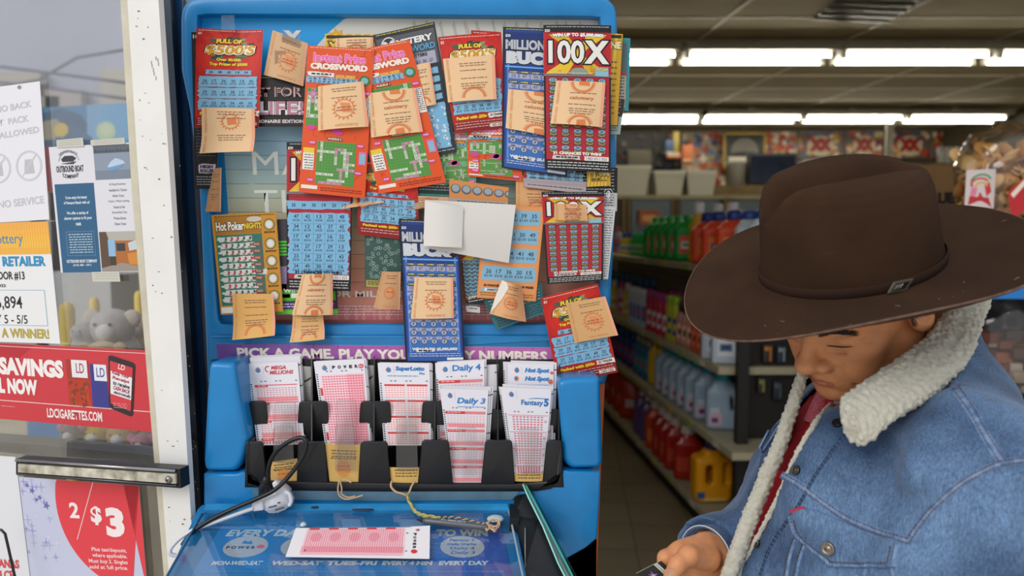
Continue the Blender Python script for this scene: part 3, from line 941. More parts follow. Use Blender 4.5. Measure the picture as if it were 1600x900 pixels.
def tpoker(c):
    w, h = c.w, c.h
    c.rect(1.5, 1.5, w-1.5, h-1.5, 'c98d2a', l=.3)
    c.rect(4, 4, w*.76, h*.20, 'a8721f', l=.6)
    c.text('Hot Poker', w*.06, h*.075, w*.50, h*.165, 'f4efe4', .03, l=2, out='1d120a')
    c.text('NIGHTS', w*.50, h*.095, w*.76, h*.155, 'e6c22c', .05, l=2, out='1d120a')
    c.ell(w*.66, h*.06, 13, 4.5, 'c9c4b4', l=1.6); c.fine(4, 3, w-4, 4.4, '3a2a10', lh=3, th=1, l=2)
    c.rect(w*.04, h*.205, w*.76, h*.91, '2d7463', l=.8)
    rd = random.Random(9)
    for j in range(10):
        y = h*(.225+.067*j)
        c.rag(w*(.13 if j % 3 else .10), y, w*(.58+.04*(j % 2)+(.14 if j == 5 else 0)), y+h*.05, 'd7d6d2', 5, l=1.5, seed=j)
        for i in range(5):
            x = w*(.2+.095*i)
            c.ell(x, y+h*.02, 2.2, 3, rd.choice(['c2384a','4a5a52','c2384a','64665f']), l=2, n=8)
        for i in range(5):
            c.poly([(w*(.16+.09*i), y+h*.045),(w*(.19+.09*i), y+h*.03),(w*(.22+.09*i), y+h*.05)], rd.choice(['6b7a3a','8a6a3a']), l=2.1)
        if j: c.poly(round_poly([(w*.60,y),(w*.74,y),(w*.74,y+h*.036),(w*.60,y+h*.036)], 3, 3), 'b03a34', l=2.4); c.poly(round_poly([(w*.615,y+1.2),(w*.725,y+1.2),(w*.725,y+h*.036-1.2),(w*.615,y+h*.036-1.2)], 2, 3), '2d6a58', l=2.6); c.text('PRIZE', w*.63, y+h*.01, w*.71, y+h*.026, 'e6b0a0', .03, l=3)
        c.rect(w*.06, y+h*.015, w*.12, y+h*.035, 'cfe0d4', l=2)
    c.text('$500', w*.62, h*.585, w*.73, h*.61, '3a3a3a', .01, l=4)
    for j in range(5):
        y = h*(.135+.175*j) if j else h*.12
        c.ell(w*.88, y, 9.5, 9.5, '5a4a28', l=1.2); c.ell(w*.88, y, 8.2, 8.2, 'b8a878', l=1.5); c.ell(w*.88, y, 6, 6.4, 'e2e0dc', l=1.8, n=8)
        c.text('BONUS', w*.80, y+11, w*.96, y+14, '3a2c10', .04, l=2)
    c.fine(w*.04, h*.93, w*.6, h*.95, 'f0e8d8', lh=3, th=1.2, l=2); c.rect(w*.02, h*.925, w*.3, h*.985, 'e9e4dc', l=2.4)

def tmyst(c):
    w, h = c.w, c.h
    c.rect(0, 0, w, h, '2b2d33', l=.2); c.rect(3, h*.04, w-3, h*.3, '57595e', l=.5)
    c.fine(3, 2, w-3, 3.6, 'c9c44a', lh=3, th=1.2, l=2)
    c.ell(w*.22, h*.11, 13, 15, 'd8d8d8', l=1); c.ell(w*.22, h*.11, 11, 13, '33353a', l=1.2)
    c.text('M', w*.13, h*.07, w*.31, h*.15, 'e9e9e9', .08, l=2)
    c.text('YSTERY', w*.33, h*.075, w*.93, h*.125, 'e6e6e8', .05, l=2, out='17181c')
    c.text('CROSSWORD', w*.2, h*.14, w*.95, h*.19, '5e9cc4', .04, l=2, out='17181c')
    c.rect(w*.12, h*.205, w*.93, h*.30, 'a9a8bd', l=2); c.text('YOUR 18 LETTERS', w*.2, h*.21, w*.8, h*.235, '22242a', .05, l=3)
    digits(c, w*.15, h*.245, w*.9, h*.30, 7, 1, 5, '5a5a70', 2, l=3, two=False)
    for j in range(4):
        for i in range(5): c.rag(w*(.06+.18*i), h*(.335+.065*j), w*(.2+.18*i), h*(.38+.065*j), '7db4d4', 1.5, l=2, seed=i*j)
    c.rag(w*.3, h*.6, w*.93, h*.95, '79b2d8', 2, l=2)
    rd = random.Random(2)
    for k in range(60): x = w*rd.uniform(.3, .9); y = h*rd.uniform(.61, .93); c.text(rd.choice('ABEHLNORST'), x, y, x+4, y+4.4, 'dfe8ec', .06, l=2.5)
    c.fine(3, h*.965, w-3, h*.985, 'c8c8c8', lh=4, th=1.2, l=3)

def tlife(c):
    w, h = c.w, c.h
    c.rect(0, 0, w, h, '1c1618', l=.2)
    c.fine(3, 2.5, w-3, 4.5, 'b0a8a0', lh=3, th=1.2, l=2)
    c.text('SET FOR', w*.02, h*.22, w*.97, h*.42, 'caa6a6', .04, l=2, out='0c0808', outw=.05)
    c.text('SET FOR', w*.02, h*.22, w*.97, h*.42, '4a3034', -.01, l=4)
    c.text('LIFE!', w*.18, h*.50, w*.99, h*.77, 'e8e2e2', .09, l=2, out='0c0808', outw=.05)
    c.text('LIFE!', w*.18, h*.50, w*.99, h*.77, 'b47c92', .02, l=4)
    c.text('MILLIONAIRE EDITION', w*.02, h*.86, w*.99, h*.93, 'cfc8c8', .05, l=2)

def tdark(c, a='17191a', b='70b8c8'):
    w, h = c.w, c.h
    c.rect(2, 2, w-2, h-2, a, l=.3)
    c.text('10', w*.05, 4, w*.25, 10, 'd0d0d0', .04, l=2)
    for k in range(8): c.ring(w*.4, h*(.1+.1*k), w*.3, 10, 1.2, '39373c', l=1)
    c.rag(w*.2, h*.84, w*.9, h*.9, 'c8b8cc', l=2)
    c.text('HIGH', w*.25, h*.845, w*.8, h*.868, '26242a', .06, l=3); c.text('ROLLER', w*.25, h*.872, w*.85, h*.895, '26242a', .06, l=3)
    c.fine(3, h*.92, w-3, h*.98, 'a8a8b0', lh=4, th=1.1, l=3); c.fine(3, h*.6, w-3, h*.8, '6a6a72', lh=5, th=1.1, l=2)

def tgreen(c):
    w, h = c.w, c.h
    c.rect(2, 2, w-2, h-2, '3c3a44', l=.3)
    c.ring(w*.35, 16, 8, 8, 2, 'a8a0b0', l=1)
    for j in range(5): c.rect(4, 34+j*5, w-4, 37+j*5, '58c83a', l=1)
    c.rect(4, 74, 22, 112, '9a86ac', l=1); c.rect(4, 118, 22, 124, 'a8d48a', l=1)
    c.rect(3, h*.68, w-3, h*.86, '57b02e', l=1)
    c.text('WIN', w*.12, h*.73, w*.38, h*.77, 'f0f0e8', .05, l=2)
    c.rect(w*.25, h*.78, w*.9, h*.83, 'ecebe6', l=2)
    c.rect(3, h*.88, w-3, h*.94, '5a2f86', l=1.4); c.fine(6, h*.89, w-6, h*.93, 'e0d4ec', lh=4, th=1.4, l=2)
    c.rect(0, h*.95, w, h, '62c83a', l=1.5)

def torange(c):
    w, h = c.w, c.h
    c.rect(2, 2, w-2, h-2, 'e5985c', l=.3)
    rd = random.Random(5)
    for j in range(4):
        y = h*(.05+.2*j)
        c.rag(w*.07, y, w*.93, y+h*.155, '86b6d2', 3, l=1.5, seed=j)
        digits(c, w*.08, y+2, w*.93, y+h*.15, 5, 1, 7, '2f4658', j+1, l=2.5)
    c.text('20 CHANCES TO', w*.10, h*.845, w*.44, h*.87, '3a2014', .05, l=3)
    c.text('WIN THE TOP PRIZE!', w*.46, h*.845, w*.94, h*.87, '3a2014', .05, l=3)
    c.rect(w*.06, h*.885, w*.5, h*.925, '8ab8d0', l=1.5); c.rect(w*.12, h*.89, w*.48, h*.92, 'e6e2dc', l=2); c.text('008072024', w*.16, h*.895, w*.44, h*.915, '222222', .04, l=3)
    c.fine(4, h*.935, w-4, h*.985, '7a5a20', lh=3.6, th=1.2, l=3)

def ttealx(c):
    w, h = c.w, c.h
    c.rect(1, 1, w-1, h-1, '34564f', l=.3)
    rd = random.Random(8)
    for k in range(110):
        x = w*rd.uniform(.05, .95); y = h*rd.uniform(.03, .85)
        c.ring(x, y, 2.7, 2.7, .9, '93a8a0', l=1, n=8)
    c.rect(2, h*.88, w-2, h*.99, 'a89a52', l=1.2); c.fine(4, h*.90, w-4, h*.97, '3f3a20', lh=3.4, th=1.4, l=2)

def tfoil(c, a='101014', f='b6b4b8', fr=.42, extra=None):
    w, h = c.w, c.h
    c.rect(0, 0, w, h*(1-fr), a, l=.3); c.rect(0, h*(1-fr), w, h, f, l=.5)
    c.fine(5, h*(1-fr)+2.5, w-5, h-3, '33323a', lh=4, th=1.5, l=2)
    c.fine(5, 3, w-5, h*(1-fr)-3, 'b8b8bc', lh=5, th=1.2, l=2)

def tgold(c):
    w, h = c.w, c.h
    c.rect(0, 0, w, h, 'c99a24', l=.3); c.rect(2, 2, w-2, 7, '2a2410', l=.6)
    for i in range(7): c.poly([(w*i/7,0),(w*(i+.4)/7,0),(w*(i-.3)/7,h),(w*(i-.8)/7,h)], 'e2bd4c', l=.5)
    c.text('YEAR', 6, 12, w*.55, 28, 'e8c64c', .06, l=2, out='17130a', outw=.08)
    c.text('FORTUNE', w*.3, 12, w-2, 24, 'f0dfa0', .06, l=2, out='2a2008', outw=.06)
    c.fine(6, h*.3, w-6, h*.9, '7a6020', lh=9, th=2.4, l=1.5)

def tteal(c, a='2b7f86'):
    w, h = c.w, c.h
    c.rect(2, 3, w-2, h-3, a, l=.3); c.rect(5, 8, w-5, h*.48, '4b5a62', l=.6); c.rect(5, h*.52, w-5, h*.96, '9a9488', l=.6)
    c.fine(8, h*.54, w-8, h*.94, '3c3f42', lh=5, th=2, l=2)
    c.rect(w*.55, 8, w*.7, h*.45, '7a3038', l=1)
    c.rect(5, h*.47, w-5, h*.52, 'a02a30', l=1)

def treceipt(c, var=0, side='L'):
    w, h = c.w, c.h
    O = 'de7f45'; T = '856352'
    if side == 'L': c.text('calottery.com', 2-w*.0, h*.5-3, 2+h*.7, h*.5+4, 'dd9a5e', .02, l=1.4, ang=-90) if False else None
    # vertical lettering down the margin
    if side == 'L':
        vs, fs, bb = glyphs('ttery.com  calottery.com', .02, 0)
        k = h*.96/(bb[2]-bb[0]); hh = w*.085/(bb[3]-bb[1])
        out = [c.map(w*.035+(bb[3]-vy)*hh*-1+w*.085, h*.98-(vx-bb[0])*k, 1.4) for vx, vy in vs]
        c.mb.add(out, fs, mat('dca066', c.rough), True)
    c.rect(w*.94, 0, w, h, 'f0a887', l=1)
    cx = w*.55
    def sun(cy, a0=0, a1=360, r_=.26):
        rx = w*r_; ry = w*r_
        c.ring(cx, cy, rx*.80, ry*.80, 1.3, O, l=1.2, a0=a0, a1=a1)
        n = 17
        for i in range(n):
            a = R(a0+(a1-a0)*(i+.5)/n); d = .10
            p = [(cx+rx*.82*math.cos(a-d), cy+ry*.82*math.sin(a-d)), (cx+rx*1.05*math.cos(a), cy+ry*1.05*math.sin(a)), (cx+rx*.82*math.cos(a+d), cy+ry*.82*math.sin(a+d))]
            if all(0 <= q[1] <= h for q in p): c.poly(p, O, l=1.2)
    def block(y, rows=3):
        for j in range(rows): c.fine(cx-w*.26+j, y+j*3.8, cx+w*.28-j*2, y+j*3.8+1.2, T, lh=6, th=1.2, l=1.9, seed=j+var)
    if var == 0:
        block(h*.10, 2); block(h*.30, 1); sun(h*.56)
        c.poly([(cx-w*.08,h*.42),(cx+w*.12,h*.45),(cx+w*.16,h*.66),(cx-w*.04,h*.64)], 'e2905c', l=1.4)
        c.fine(cx-w*.17, h*.52, cx+w*.17, h*.62, 'b5583c', lh=4.5, th=1.8, l=2)
        c.text('calottery', cx-w*.2, h*.88, cx+w*.26, h*.97, 'e09a6a', .02, l=1.5)
    elif var == 1:
        sun(h*.02, 0, 180); c.poly([(cx-w*.08,0),(cx+w*.12,0),(cx+w*.14,h*.10),(cx-w*.08,h*.09)], O, l=1.4)
        block(h*.26, 1); c.text('calottery', cx-w*.24, h*.34, cx+w*.24, h*.44, 'c06a48', .02, l=1.6)
        block(h*.52, 1); block(h*.62, 3); sun(h*1.0, 180, 360)
        c.poly([(cx-w*.06,h*.88),(cx+w*.1,h*.86),(cx+w*.12,h),(cx-w*.06,h)], O, l=1.4)
    elif var == 2:
        block(h*.08, 2); block(h*.22, 1); sun(h*.30, r_=.2); c.poly([(cx-w*.07,h*.22),(cx+w*.10,h*.2),(cx+w*.12,h*.36),(cx-w*.05,h*.38)], O, l=1.4)
        block(h*.60, 3)
    elif var == 3:
        block(h*.14, 2); block(h*.30, 1); block(h*.48, 1); block(h*.60, 3); sun(h*.93, 180, 360)
    return c

GT = 'scratch tickets taped on the sign panel'
GR = 'redemption receipts stuck over the tickets'
def ticket(name, label, q, k, draw, base, wh=(105,230), bend=None, cat='lottery ticket', group=GT, **kw):
    nx = kw.pop('nx', 6); args = kw.pop('args', ())
    c = Card(wh[0], wh[1], quadY(*q, LY(k), bend), base, nx=nx, ny=10, **kw)
    if draw: draw(c, *args)
    return c.build(name, label, cat, group)
def B1(a, b=0.0):
    return lambda u, v: a*math.sin(math.pi*u)+b*(v*v)
def curlb(a): return lambda u, v: a*max(0, v-.6)**2*6
def rbend(a=.004, curl=0.0, low=.5): return lambda u, v: a*math.sin(math.pi*u)*(.4+.6*v)+curl*max(0, v-low)**2*4
RB = 'ebc497'
def receipt(label, q, k, var=0, bend=None, base=RB, wh=(72,72), name='lottery_receipt'):
    c = Card(wh[0], wh[1], quadY(*q, LY(k), bend or rbend()), base, nx=10, ny=12, back='e4d9c6', th=.0002, rough=.55, sub=5)
    treceipt(c, var)
    return c.build(name, label, 'receipt', GR)

S = 'scratch_ticket'
ticket(S, 'black scratch ticket peeking out behind the top left red ticket', ((299,50),(346,52),(339,295),(305,295)), 1, tdark, '101010', (45,245))
ticket(S, 'red ticket in gold dollar lettering at the top left corner of the panel', ((308,45),(412,47),(404,200),(304,200)), 3.2, t500, 'b8180f', (105,195), bend=lambda u, v: .003*math.sin(6*u+1)*(1-v))
receipt('receipt over the bottom of the top left red ticket', ((315,168),(398,170),(399,238),(316,241)), 4.6, 2, rbend(.004, .010, .5))
ticket(S, 'black scratch ticket with pink outlined letters, left of the crossword tickets', ((384,118),(476,118),(476,198),(386,198)), .6, tlife, '17181a', (92,80))
receipt('tilted receipt under clear tape between the top left red ticket and crossword ticket', ((426,47),(481,68),(474,135),(412,117)), 1.8, 0, rbend(.005), 'd3ab80')
ticket(S, 'gold foil ticket tucked behind the top of the crossword tickets', ((508,53),(606,54),(600,110),(506,112)), .6, tgold, 'b8861e', (98,58))
receipt('receipt strip at the very top, above the first crossword ticket', ((524,60),(583,58),(583,84),(524,86)), 1.5, 3, wh=(60,26))
ticket(S, 'dark grey crossword ticket with blue patches tilted behind the orange ones', ((583,55),(679,34),(714,238),(618,256)), 2.0, tmyst, '23252a', (100,210))
receipt('narrow receipt on the tilted dark grey crossword ticket', ((630,106),(672,97),(682,163),(646,172)), 2.9, 3, wh=(44,68))
ticket(S, 'tilted orange crossword ticket with green puzzles, second from left', ((537,84),(640,62),(697,285),(592,303)), 4.0, tcross, 'e2541f', (105,230), bend=lambda u, v: .002*math.sin(3*u))
ticket(S, 'upright orange crossword ticket with green puzzles, fully visible', ((481,71),(585,77),(570,310),(467,300)), 5.2, tcross, 'e2541f', (104,232), bend=lambda u, v: .003*math.sin(3*u)*v)
receipt('receipt on the upright orange crossword ticket', ((497,135),(568,127),(576,198),(497,204)), 6.6, 0, rbend(.005))
receipt('receipt on the tilted orange crossword ticket', ((575,146),(648,137),(661,206),(580,215)), 5.3, 1, rbend(.005))
ticket(S, 'red edge of a ticket poking up behind the second gold lettered red ticket', ((736,47),(782,50),(784,130),(738,128)), 2.0, t500, 'c01c14', (46,80))
ticket(S, 'red ticket with gold dollar lettering in the top middle of the panel', ((684,58),(783,50),(790,199),(711,209)), 3.2, t500, 'b8180f', (105,150), bend=lambda u, v: .002*math.sin(5*u))
receipt('receipt across the middle of the top middle red ticket', ((692,92),(773,86),(776,155),(700,160)), 4.6, 3, rbend(.004))
ticket(S, 'tall blue ticket half hidden behind the black one at top right', ((786,42),(890,46),(886,277),(784,262)), 3.0, tbucks, '2c58a8', (105,230), bend=lambda u, v: .002*u)
receipt('receipt on the half hidden blue ticket at top right', ((794,139),(880,148),(880,218),(790,200)), 4.2, 1, rbend(.004))
ticket(S, 'black and red ticket with huge white numerals at the top right', ((849,39),(955,40),(954,270),(851,265)), 6.0, t100, '141416', (105,230), bend=lambda u, v: .002*math.sin(3*u))
receipt('receipt on the top right black and red ticket', ((869,126),(946,129),(941,199),(860,193)), 7.6, 1, rbend(.006))
ticket(S, 'yellow ticket edge sticking out right of the top right black and red ticket', ((890,50),(974,52),(965,195),(886,195)), 4.6, tgold, 'caa23a', (85,145), bend=lambda u, v: -.004*u)
ticket(S, 'teal edged ticket, rightmost at the top of the panel', ((900,55),(986,58),(983,172),(902,168)), 3.6, tteal, '2b8f9a', (85,115), bend=lambda u, v: -.006*u)
ticket(S, 'dark ticket edge below the teal one on the right rim', ((900,150),(976,155),(969,210),(900,210)), 2.6, tfoil, '1b1a1c', (70,60), args=('2a2420', '8fa09a', .5))
ticket(S, 'black and red ticket on the left with a large scratched blue grid', ((448,222),(553,222),(548,455),(448,452)), 2.6, t100, '141416', (105,230), args=(1,))
ticket(S, 'orange and gold card game ticket with green field at lower left', ((330,336),(431,331),(442,487),(345,492)), 3.6, tpoker, 'b9852c', (112,165), bend=lambda u, v: .002*math.sin(4*u))
ticket(S, 'dark ticket with bright green bands behind the lower left tickets', ((428,343),(524,340),(528,490),(432,491)), 1.2, tgreen, '2f2c36', (96,150))
receipt('receipt over the bottom of the card game ticket at lower left', ((363,459),(427,459),(432,523),(366,530)), 5.2, 3, rbend(.005, .008), 'e4ae62')
receipt('lower of the two receipts hanging under the blue grid ticket', ((458,488),(504,488),(509,529),(455,534)), 4.0, 3, rbend(.004, .008), 'dfae72', wh=(52,46))
receipt('upper receipt hanging over the bottom of the blue grid ticket', ((474,428),(521,427),(520,492),(456,492)), 5.4, 1, lambda u, v: .010*math.sin(math.pi*u)*(1-.4*v)+.004*(1-v))
ticket(S, 'dark teal letter grid ticket behind the red one in the middle', ((570,350),(655,350),(652,454),(570,449)), 1.4, ttealx, '2e4a48', (85,108))
ticket(S, 'lower end of a dark red ticket in the middle, left of the white papers', ((556,250),(652,258),(655,377),(560,367)), 2.8, t500, '9a1418', (98,118))
receipt('curled receipt hanging left of the centre blue ticket', ((597,424),(628,424),(625,484),(584,481)), 3.6, 0, lambda u, v: .012*u*(1-v)+.006*math.sin(3*u), 'cc9c70', wh=(42,60))
ticket(S, 'tall blue ticket hanging lowest in the centre over the purple strip', ((623,342),(716,346),(727,565),(634,566)), 5.0, tbucks, '2c58a8', (100,230), bend=lambda u, v: .002*math.sin(3*u))
receipt('receipt on the centre blue ticket', ((648,433),(708,434),(709,497),(642,498)), 6.6, 0, rbend(.004))
ticket(S, 'dark red ticket with grey squares between the centre blue and orange tickets', ((716,370),(768,375),(772,470),(728,478)), 1.0, t100, '6a2428', (56,108))
ticket(S, 'silver scrap of ticket low in the middle of the panel', ((727,474),(750,476),(750,489),(729,487)), 1.6, tfoil, '4a4646', (24,14), args=('555555', 'c8c6c2', .7))
ticket(S, 'dark teal ticket lying aslant under the orange lower ticket', ((756,470),(846,442),(852,489),(776,516)), 2.2, tfoil, '1d5a62', (90,50), args=('1d5f66', '2e7078', .4))
ticket(S, 'orange ticket with blue scratched rows below the white papers', ((756,320),(851,323),(837,471),(745,465)), 3.6, torange, 'df9050', (96,150))
ticket(S, 'red and black ticket with many small bags, lower right of the panel', ((846,300),(944,300),(942,438),(855,444)), 3.9, t100, '141416', (100,230), sub=12)
ticket('newsprint_sheet', 'folded printed white sheet hanging behind the lower right red and black ticket', ((925,322),(962,324),(950,436),(930,437)), 2.6, lambda c: c.fine(2, 4, 32, 110, '66666a', lh=4, th=1.4), 'c9cacc', (35,114), cat='paper', group='white papers on the panel')
ticket(S, 'red ticket with gold lettering hanging aslant off the bottom right corner', ((845,465),(934,443),(965,581),(872,600)), 6.2, t500, 'b8180f', (100,150), bend=lambda u, v: .003*u)
receipt('receipt bent out from the aslant red ticket at the bottom right', ((884,474),(944,462),(964,522),(898,536)), 7.6, 0, lambda u, v: .010*u*u+.002, 'd9aa72')
# lower ends showing between the two rows
ticket(S, 'pale green crossword ticket low behind the tilted dark grey one', ((668,206),(744,206),(744,290),(676,293)), .8, tcross, '69b088', (76,88), args=(False, '4a9470'))
ticket(S, 'orange crossword ticket lower end with green puzzle and yellow box, top middle', ((731,198),(816,198),(816,283),(730,275)), 2.0, tcross, 'e2541f', (86,82), args=(False,))
ticket(S, 'teal foil ticket end under the tilted orange crossword ticket', ((590,286),(708,290),(708,311),(596,306)), 1.6, tfoil, '1d6a60', (118,24), args=('17322f', '2c8f86', .3))
ticket(S, 'orange foil ticket end with coin circles above the white papers', ((702,280),(795,293),(793,325),(702,321)), 3.4, lambda c: [c.rect(0,0,93,30,'d58a4a',l=.5), [c.ell(10+i*17,14,8,8,'55606a',l=1+i*.01) for i in range(6)], [c.ell(10+i*17,13,6,6,'9aa4ac',l=1.4) for i in range(6)], c.rect(0,30,93,42,'aaa6a6',l=1), c.fine(12,33,88,38,'4a4448',lh=4,th=1.5)], 'c87a3c', (93,42))
ticket(S, 'red and silver foil ticket end below the half hidden blue ticket', ((816,240),(917,245),(915,303),(819,292)), 2.2, t500, 'a01c22', (100,58))
ticket(S, 'glittering silver foil ticket strip below the half hidden blue ticket', ((817,278),(917,284),(915,303),(820,292)), 2.9, tfoil, '9a8e94', (100,20), args=('a89aa0', 'b0a6ac', .5))
ticket(S, 'black ticket with a dollar sign and silver foot below the top right tickets', ((866,262),(965,262),(964,330),(866,329)), 2.2, lambda c: [tfoil(c), c.ring(85,42,8,9,1,'c8c8c8',l=3), c.text('$',82,36,88,48,'d8d8d8',.05,l=3), c.rect(40,37,68,45,'cfcdd0',l=3), c.text('1404511-021-5',42,39,66,43,'33333a',.02,l=4)], '141416', (99,68))
ticket(S, 'gold foil corner of a ticket under the top right black and red ticket', ((917,250),(954,252),(954,290),(917,292)), 3.4, tgold, 'c8a04a', (38,40))
receipt('receipt hanging in the gap above the orange lower ticket', ((806,274),(866,276),(865,328),(806,328)), 1.2, 1, rbend(.002), 'd9a46e', wh=(60,52))
receipt('short receipt piece under the black dollar sign ticket', ((866,318),(916,320),(918,345),(866,344)), 4.8, 1, rbend(.003), 'd9a978', wh=(52,26))
receipt('receipt end curled under the upright orange crossword ticket', ((535,296),(606,294),(601,317),(536,327)), 1.4, 0, rbend(.003, .008), 'e6b88c', wh=(70,28))
receipt('receipt piece left of the white papers, under the teal foil', ((598,304),(704,308),(700,318),(600,336)), 2.4, 3, rbend(.002), 'd8b088', wh=(100,26))
receipt('receipt coloured as shadowed, curling at the left edge above the card game ticket', ((331,264),(346,262),(345,331),(321,331)), .6, 3, rbend(.006), 'b98a5e', wh=(22,66))  # shade is put into this receipt's darker base colour
# white papers
c = Card(144, 98, quadY((664,312),(806,320),(795,411),(662,387), LY(6.0), lambda u, v: .004*math.sin(3*v)), 'd9d6d0', back='d8d4cc', nx=8, ny=8)
c.build('blank_paper', 'large blank white paper pinned in the middle of the panel', 'paper', 'white papers on the panel')
c = Card(58, 72, quadY((664,314),(724,324),(722,387),(662,384), LY(7.4), lambda u, v: .006*math.sin(math.pi*u)+.003*v), 'dedbd6', back='d8d4cc', nx=8, ny=8)
c.build('blank_paper', 'small blank white paper folded over the left of the large one', 'paper', 'white papers on the panel')
# curled receipt with its white back folded over
mb = MB()
q = quadY((783,437),(815,446),(822,503),(765,490), LY(5.4), lambda u, v: .016*math.sin(math.pi*u)*(1-.3*v))
c = Card(50, 64, q, 'e3ab78', back='e8e0d4', nx=12, ny=10, th=.0002, rough=.55); treceipt(c, 0)
c.poly([(3,0),(14,1),(20,10),(12,32),(1,62),(0,30)], 'e9e2d8', l=3)
c.build('lottery_receipt', 'twisted receipt with white back showing on the orange lower ticket', 'receipt', GR)

# tape on the receipt and tickets
for (q, k, lb) in ((((428,78),(452,80),(452,118),(430,118)), 2.6, 'clear tape over the tilted receipt at the upper left'),
                  (((346,24),(366,24),(368,50),(346,50)), 4.0, 'clear tape holding the top left red ticket'),
                  (((440,44),(470,52),(468,72),(440,64)), 2.6, 'clear tape at the top of the tilted receipt')):
    mb = MB(); fn = quadY(*q, LY(k))
    vs = [fn(u, v, (.0006 if (i+j) % 2 else 0)) for j, v in enumerate((0,.33,.66,1)) for i, u in enumerate((0,.5,1))]
    mb.add(vs, [(j*3+i, j*3+i+3, j*3+i+4, j*3+i+1) for j in range(3) for i in range(2)], clear_mat('tape', refl=.22, rough=.12, through=.93))
    tag(mb.build('adhesive_tape'), lb, 'tape', 'clear tape pieces')

# ================================================================ play slips
def slip(c, head, pink='e58f9c', red='d6363c', style=0):
    w, h = c.w, c.h
    c.ell(w*.20, 11, 4.2, 4.2, 'e0813c', l=1); c.poly([(w*.155,12),(w*.2,6),(w*.24,10),(w*.245,14),(w*.19,15)], '2a7fc4', l=1.5)
    c.rect(w*.30, 5, w*.303+.4, 17, 'c8c8d0', l=1)
    head(c)
    y0 = c.hy
    for j in range(int((h-y0)/3.6)): c.rect(1.5, y0-2+j*3.6, 3.8, y0-2+j*3.6+1.8, '1a1a1c', l=1)
    for x in (.22,.30,.52,.60,.92): c.rect(w*x, y0-6, w*x+3.2, y0-4.8, '1a1a1c', l=1)
    if style == 0:
        y = y0; k = 0
        while y < h-4:
            c.rect(w*.10, y, w*.95, y+1.4, 'e0525a', l=1); c.rect(w*.10, y, w*.36, y+3.6, red, l=1.3); c.fine(w*.13, y+1.2, w*.33, y+2.4, 'f4d0d0', lh=4, th=.9, l=2)
            c.dots(w*.12, y+4, w*.94, min(h-2, y+20), 13, 5, 3.2, 1.2, 'e0848c', l=1.4)
            if y+20 < h: c.rect(w*.12, y+19, w*.95, min(h, y+26), 'efa0a4', l=1.1); c.dots(w*.14, y+19.5, w*.93, y+25.5, 14, 2, 3.4, 1, 'd05058', l=1.6)
            y += 27
    elif style == 1:
        c.rect(w*.10, y0, w*.96, h-2, 'f7ccd6', l=1); c.rect(w*.62, y0, w*.96, h-2, 'f2b0bc', l=1.1)
        c.dots(w*.12, y0+1, w*.95, h-3, 15, int((h-y0)/4), 3.0, 1.6, 'd9566c', l=1.4)
        for j in range(3): c.rect(w*.06, y0+20+j*34, w*.11, y0+32+j*34, red, l=1.5)
    elif style == 2:
        for j in range(int((h-y0)/25)+1):
            y = y0+j*25
            if y > h-5: break
            for x0_, x1_ in ((.10,.50),(.54,.95)):
                c.rect(w*x0_, y, w*x1_, y+3.2, red, l=1.3); c.rect(w*x0_, y+3, w*x1_, min(h-1, y+22), 'fbe3e4', l=1); c.dots(w*x0_, y+4, w*x1_, min(h-2, y+22), 7, 5, 3, 1.2, 'dd7d86', l=1.5)
    elif style == 3:
        for j in range(int((h-y0)/29)+1):
            y = y0+j*29
            if y > h-6: break
            c.rect(w*.06, y, w*.50, y+4.4, red, l=1.4); c.rect(w*.50, y, w*.96, y+4.4, 'e98088', l=1.4); c.fine(w*.09, y+1.3, w*.4, y+2.6, 'f6d8d8', lh=4, th=1, l=2)
            c.dots(w*.07, y+6, w*.96, min(h-2, y+19), 12, 4, 3, 1, 'e6a0a6', l=1.4)
            if y+26 < h: c.rect(w*.06, y+19, w*.96, y+26, 'f0a4aa', l=1.2); c.dots(w*.1, y+20, w*.94, y+25, 14, 2, 3, 1, 'cc545c', l=1.6)
    else:
        for j in range(4):
            y = y0+j*27
            if y > h-6: break
            c.rect(w*.08, y, w*.97, y+.7, 'e0525a', l=1.2)
            c.dots(w*.16, y+1, w*.88, min(h-2, y+25), 9, 6, 3.8, 1.7, 'd9566c', l=1.4)
            c.text('PLAY', w*.90, y+8, w*.96, y+12, 'e08088', .02, l=1.4)
    return c

def hd_mega(c):
    c.hy = 34; c.text('MEGA', 37, 5, 61, 11, 'c93440', .035, l=2, shear=.2); c.text('MILLIONS', 34, 12.5, 72, 18.5, 'c93440', .035, l=2, shear=.2); c.ring(32, 10, 5, 5, 1.6, 'c93440', l=2, a0=90, a1=300)
def hd_power(c):
    c.hy = 22
    for i, ch in enumerate('POWER'): c.text(ch, 28+i*9, 8, 33+i*9, 13, '1c1c20', .06, l=2)
    c.ell(74, 10.5, 4.4, 3.4, 'd03444', l=2); c.text('BALL', 71, 9, 77, 12, 'f4e0e0', .02, l=3)
def hd_super(c):
    c.hy = 34; c.text('SuperLotto', 27, 5, 72, 14, '1f78c0', .05, l=2, shear=.15); c.text('Plus', 64, 14.5, 72, 18, '1f78c0', .03, l=2); c.fine(14, 20, 62, 21.6, '4a90c8', lh=3, th=1.3, l=2)
def hd_d4(c):
    c.hy = 28; c.text('Daily 4', 27, 5, 72, 17, '2a7cc4', .03, l=2)
def hd_d3(c):
    c.hy = 36; c.text('Daily 3', 27, 14, 76, 26, '2a7cc4', .03, l=2, shear=.2); c.fine(27, 28, 76, 29.4, '4a90c8', lh=3, th=1.2, l=2); c.ell(14, 21, .1, .1, 'ffffff', l=1)
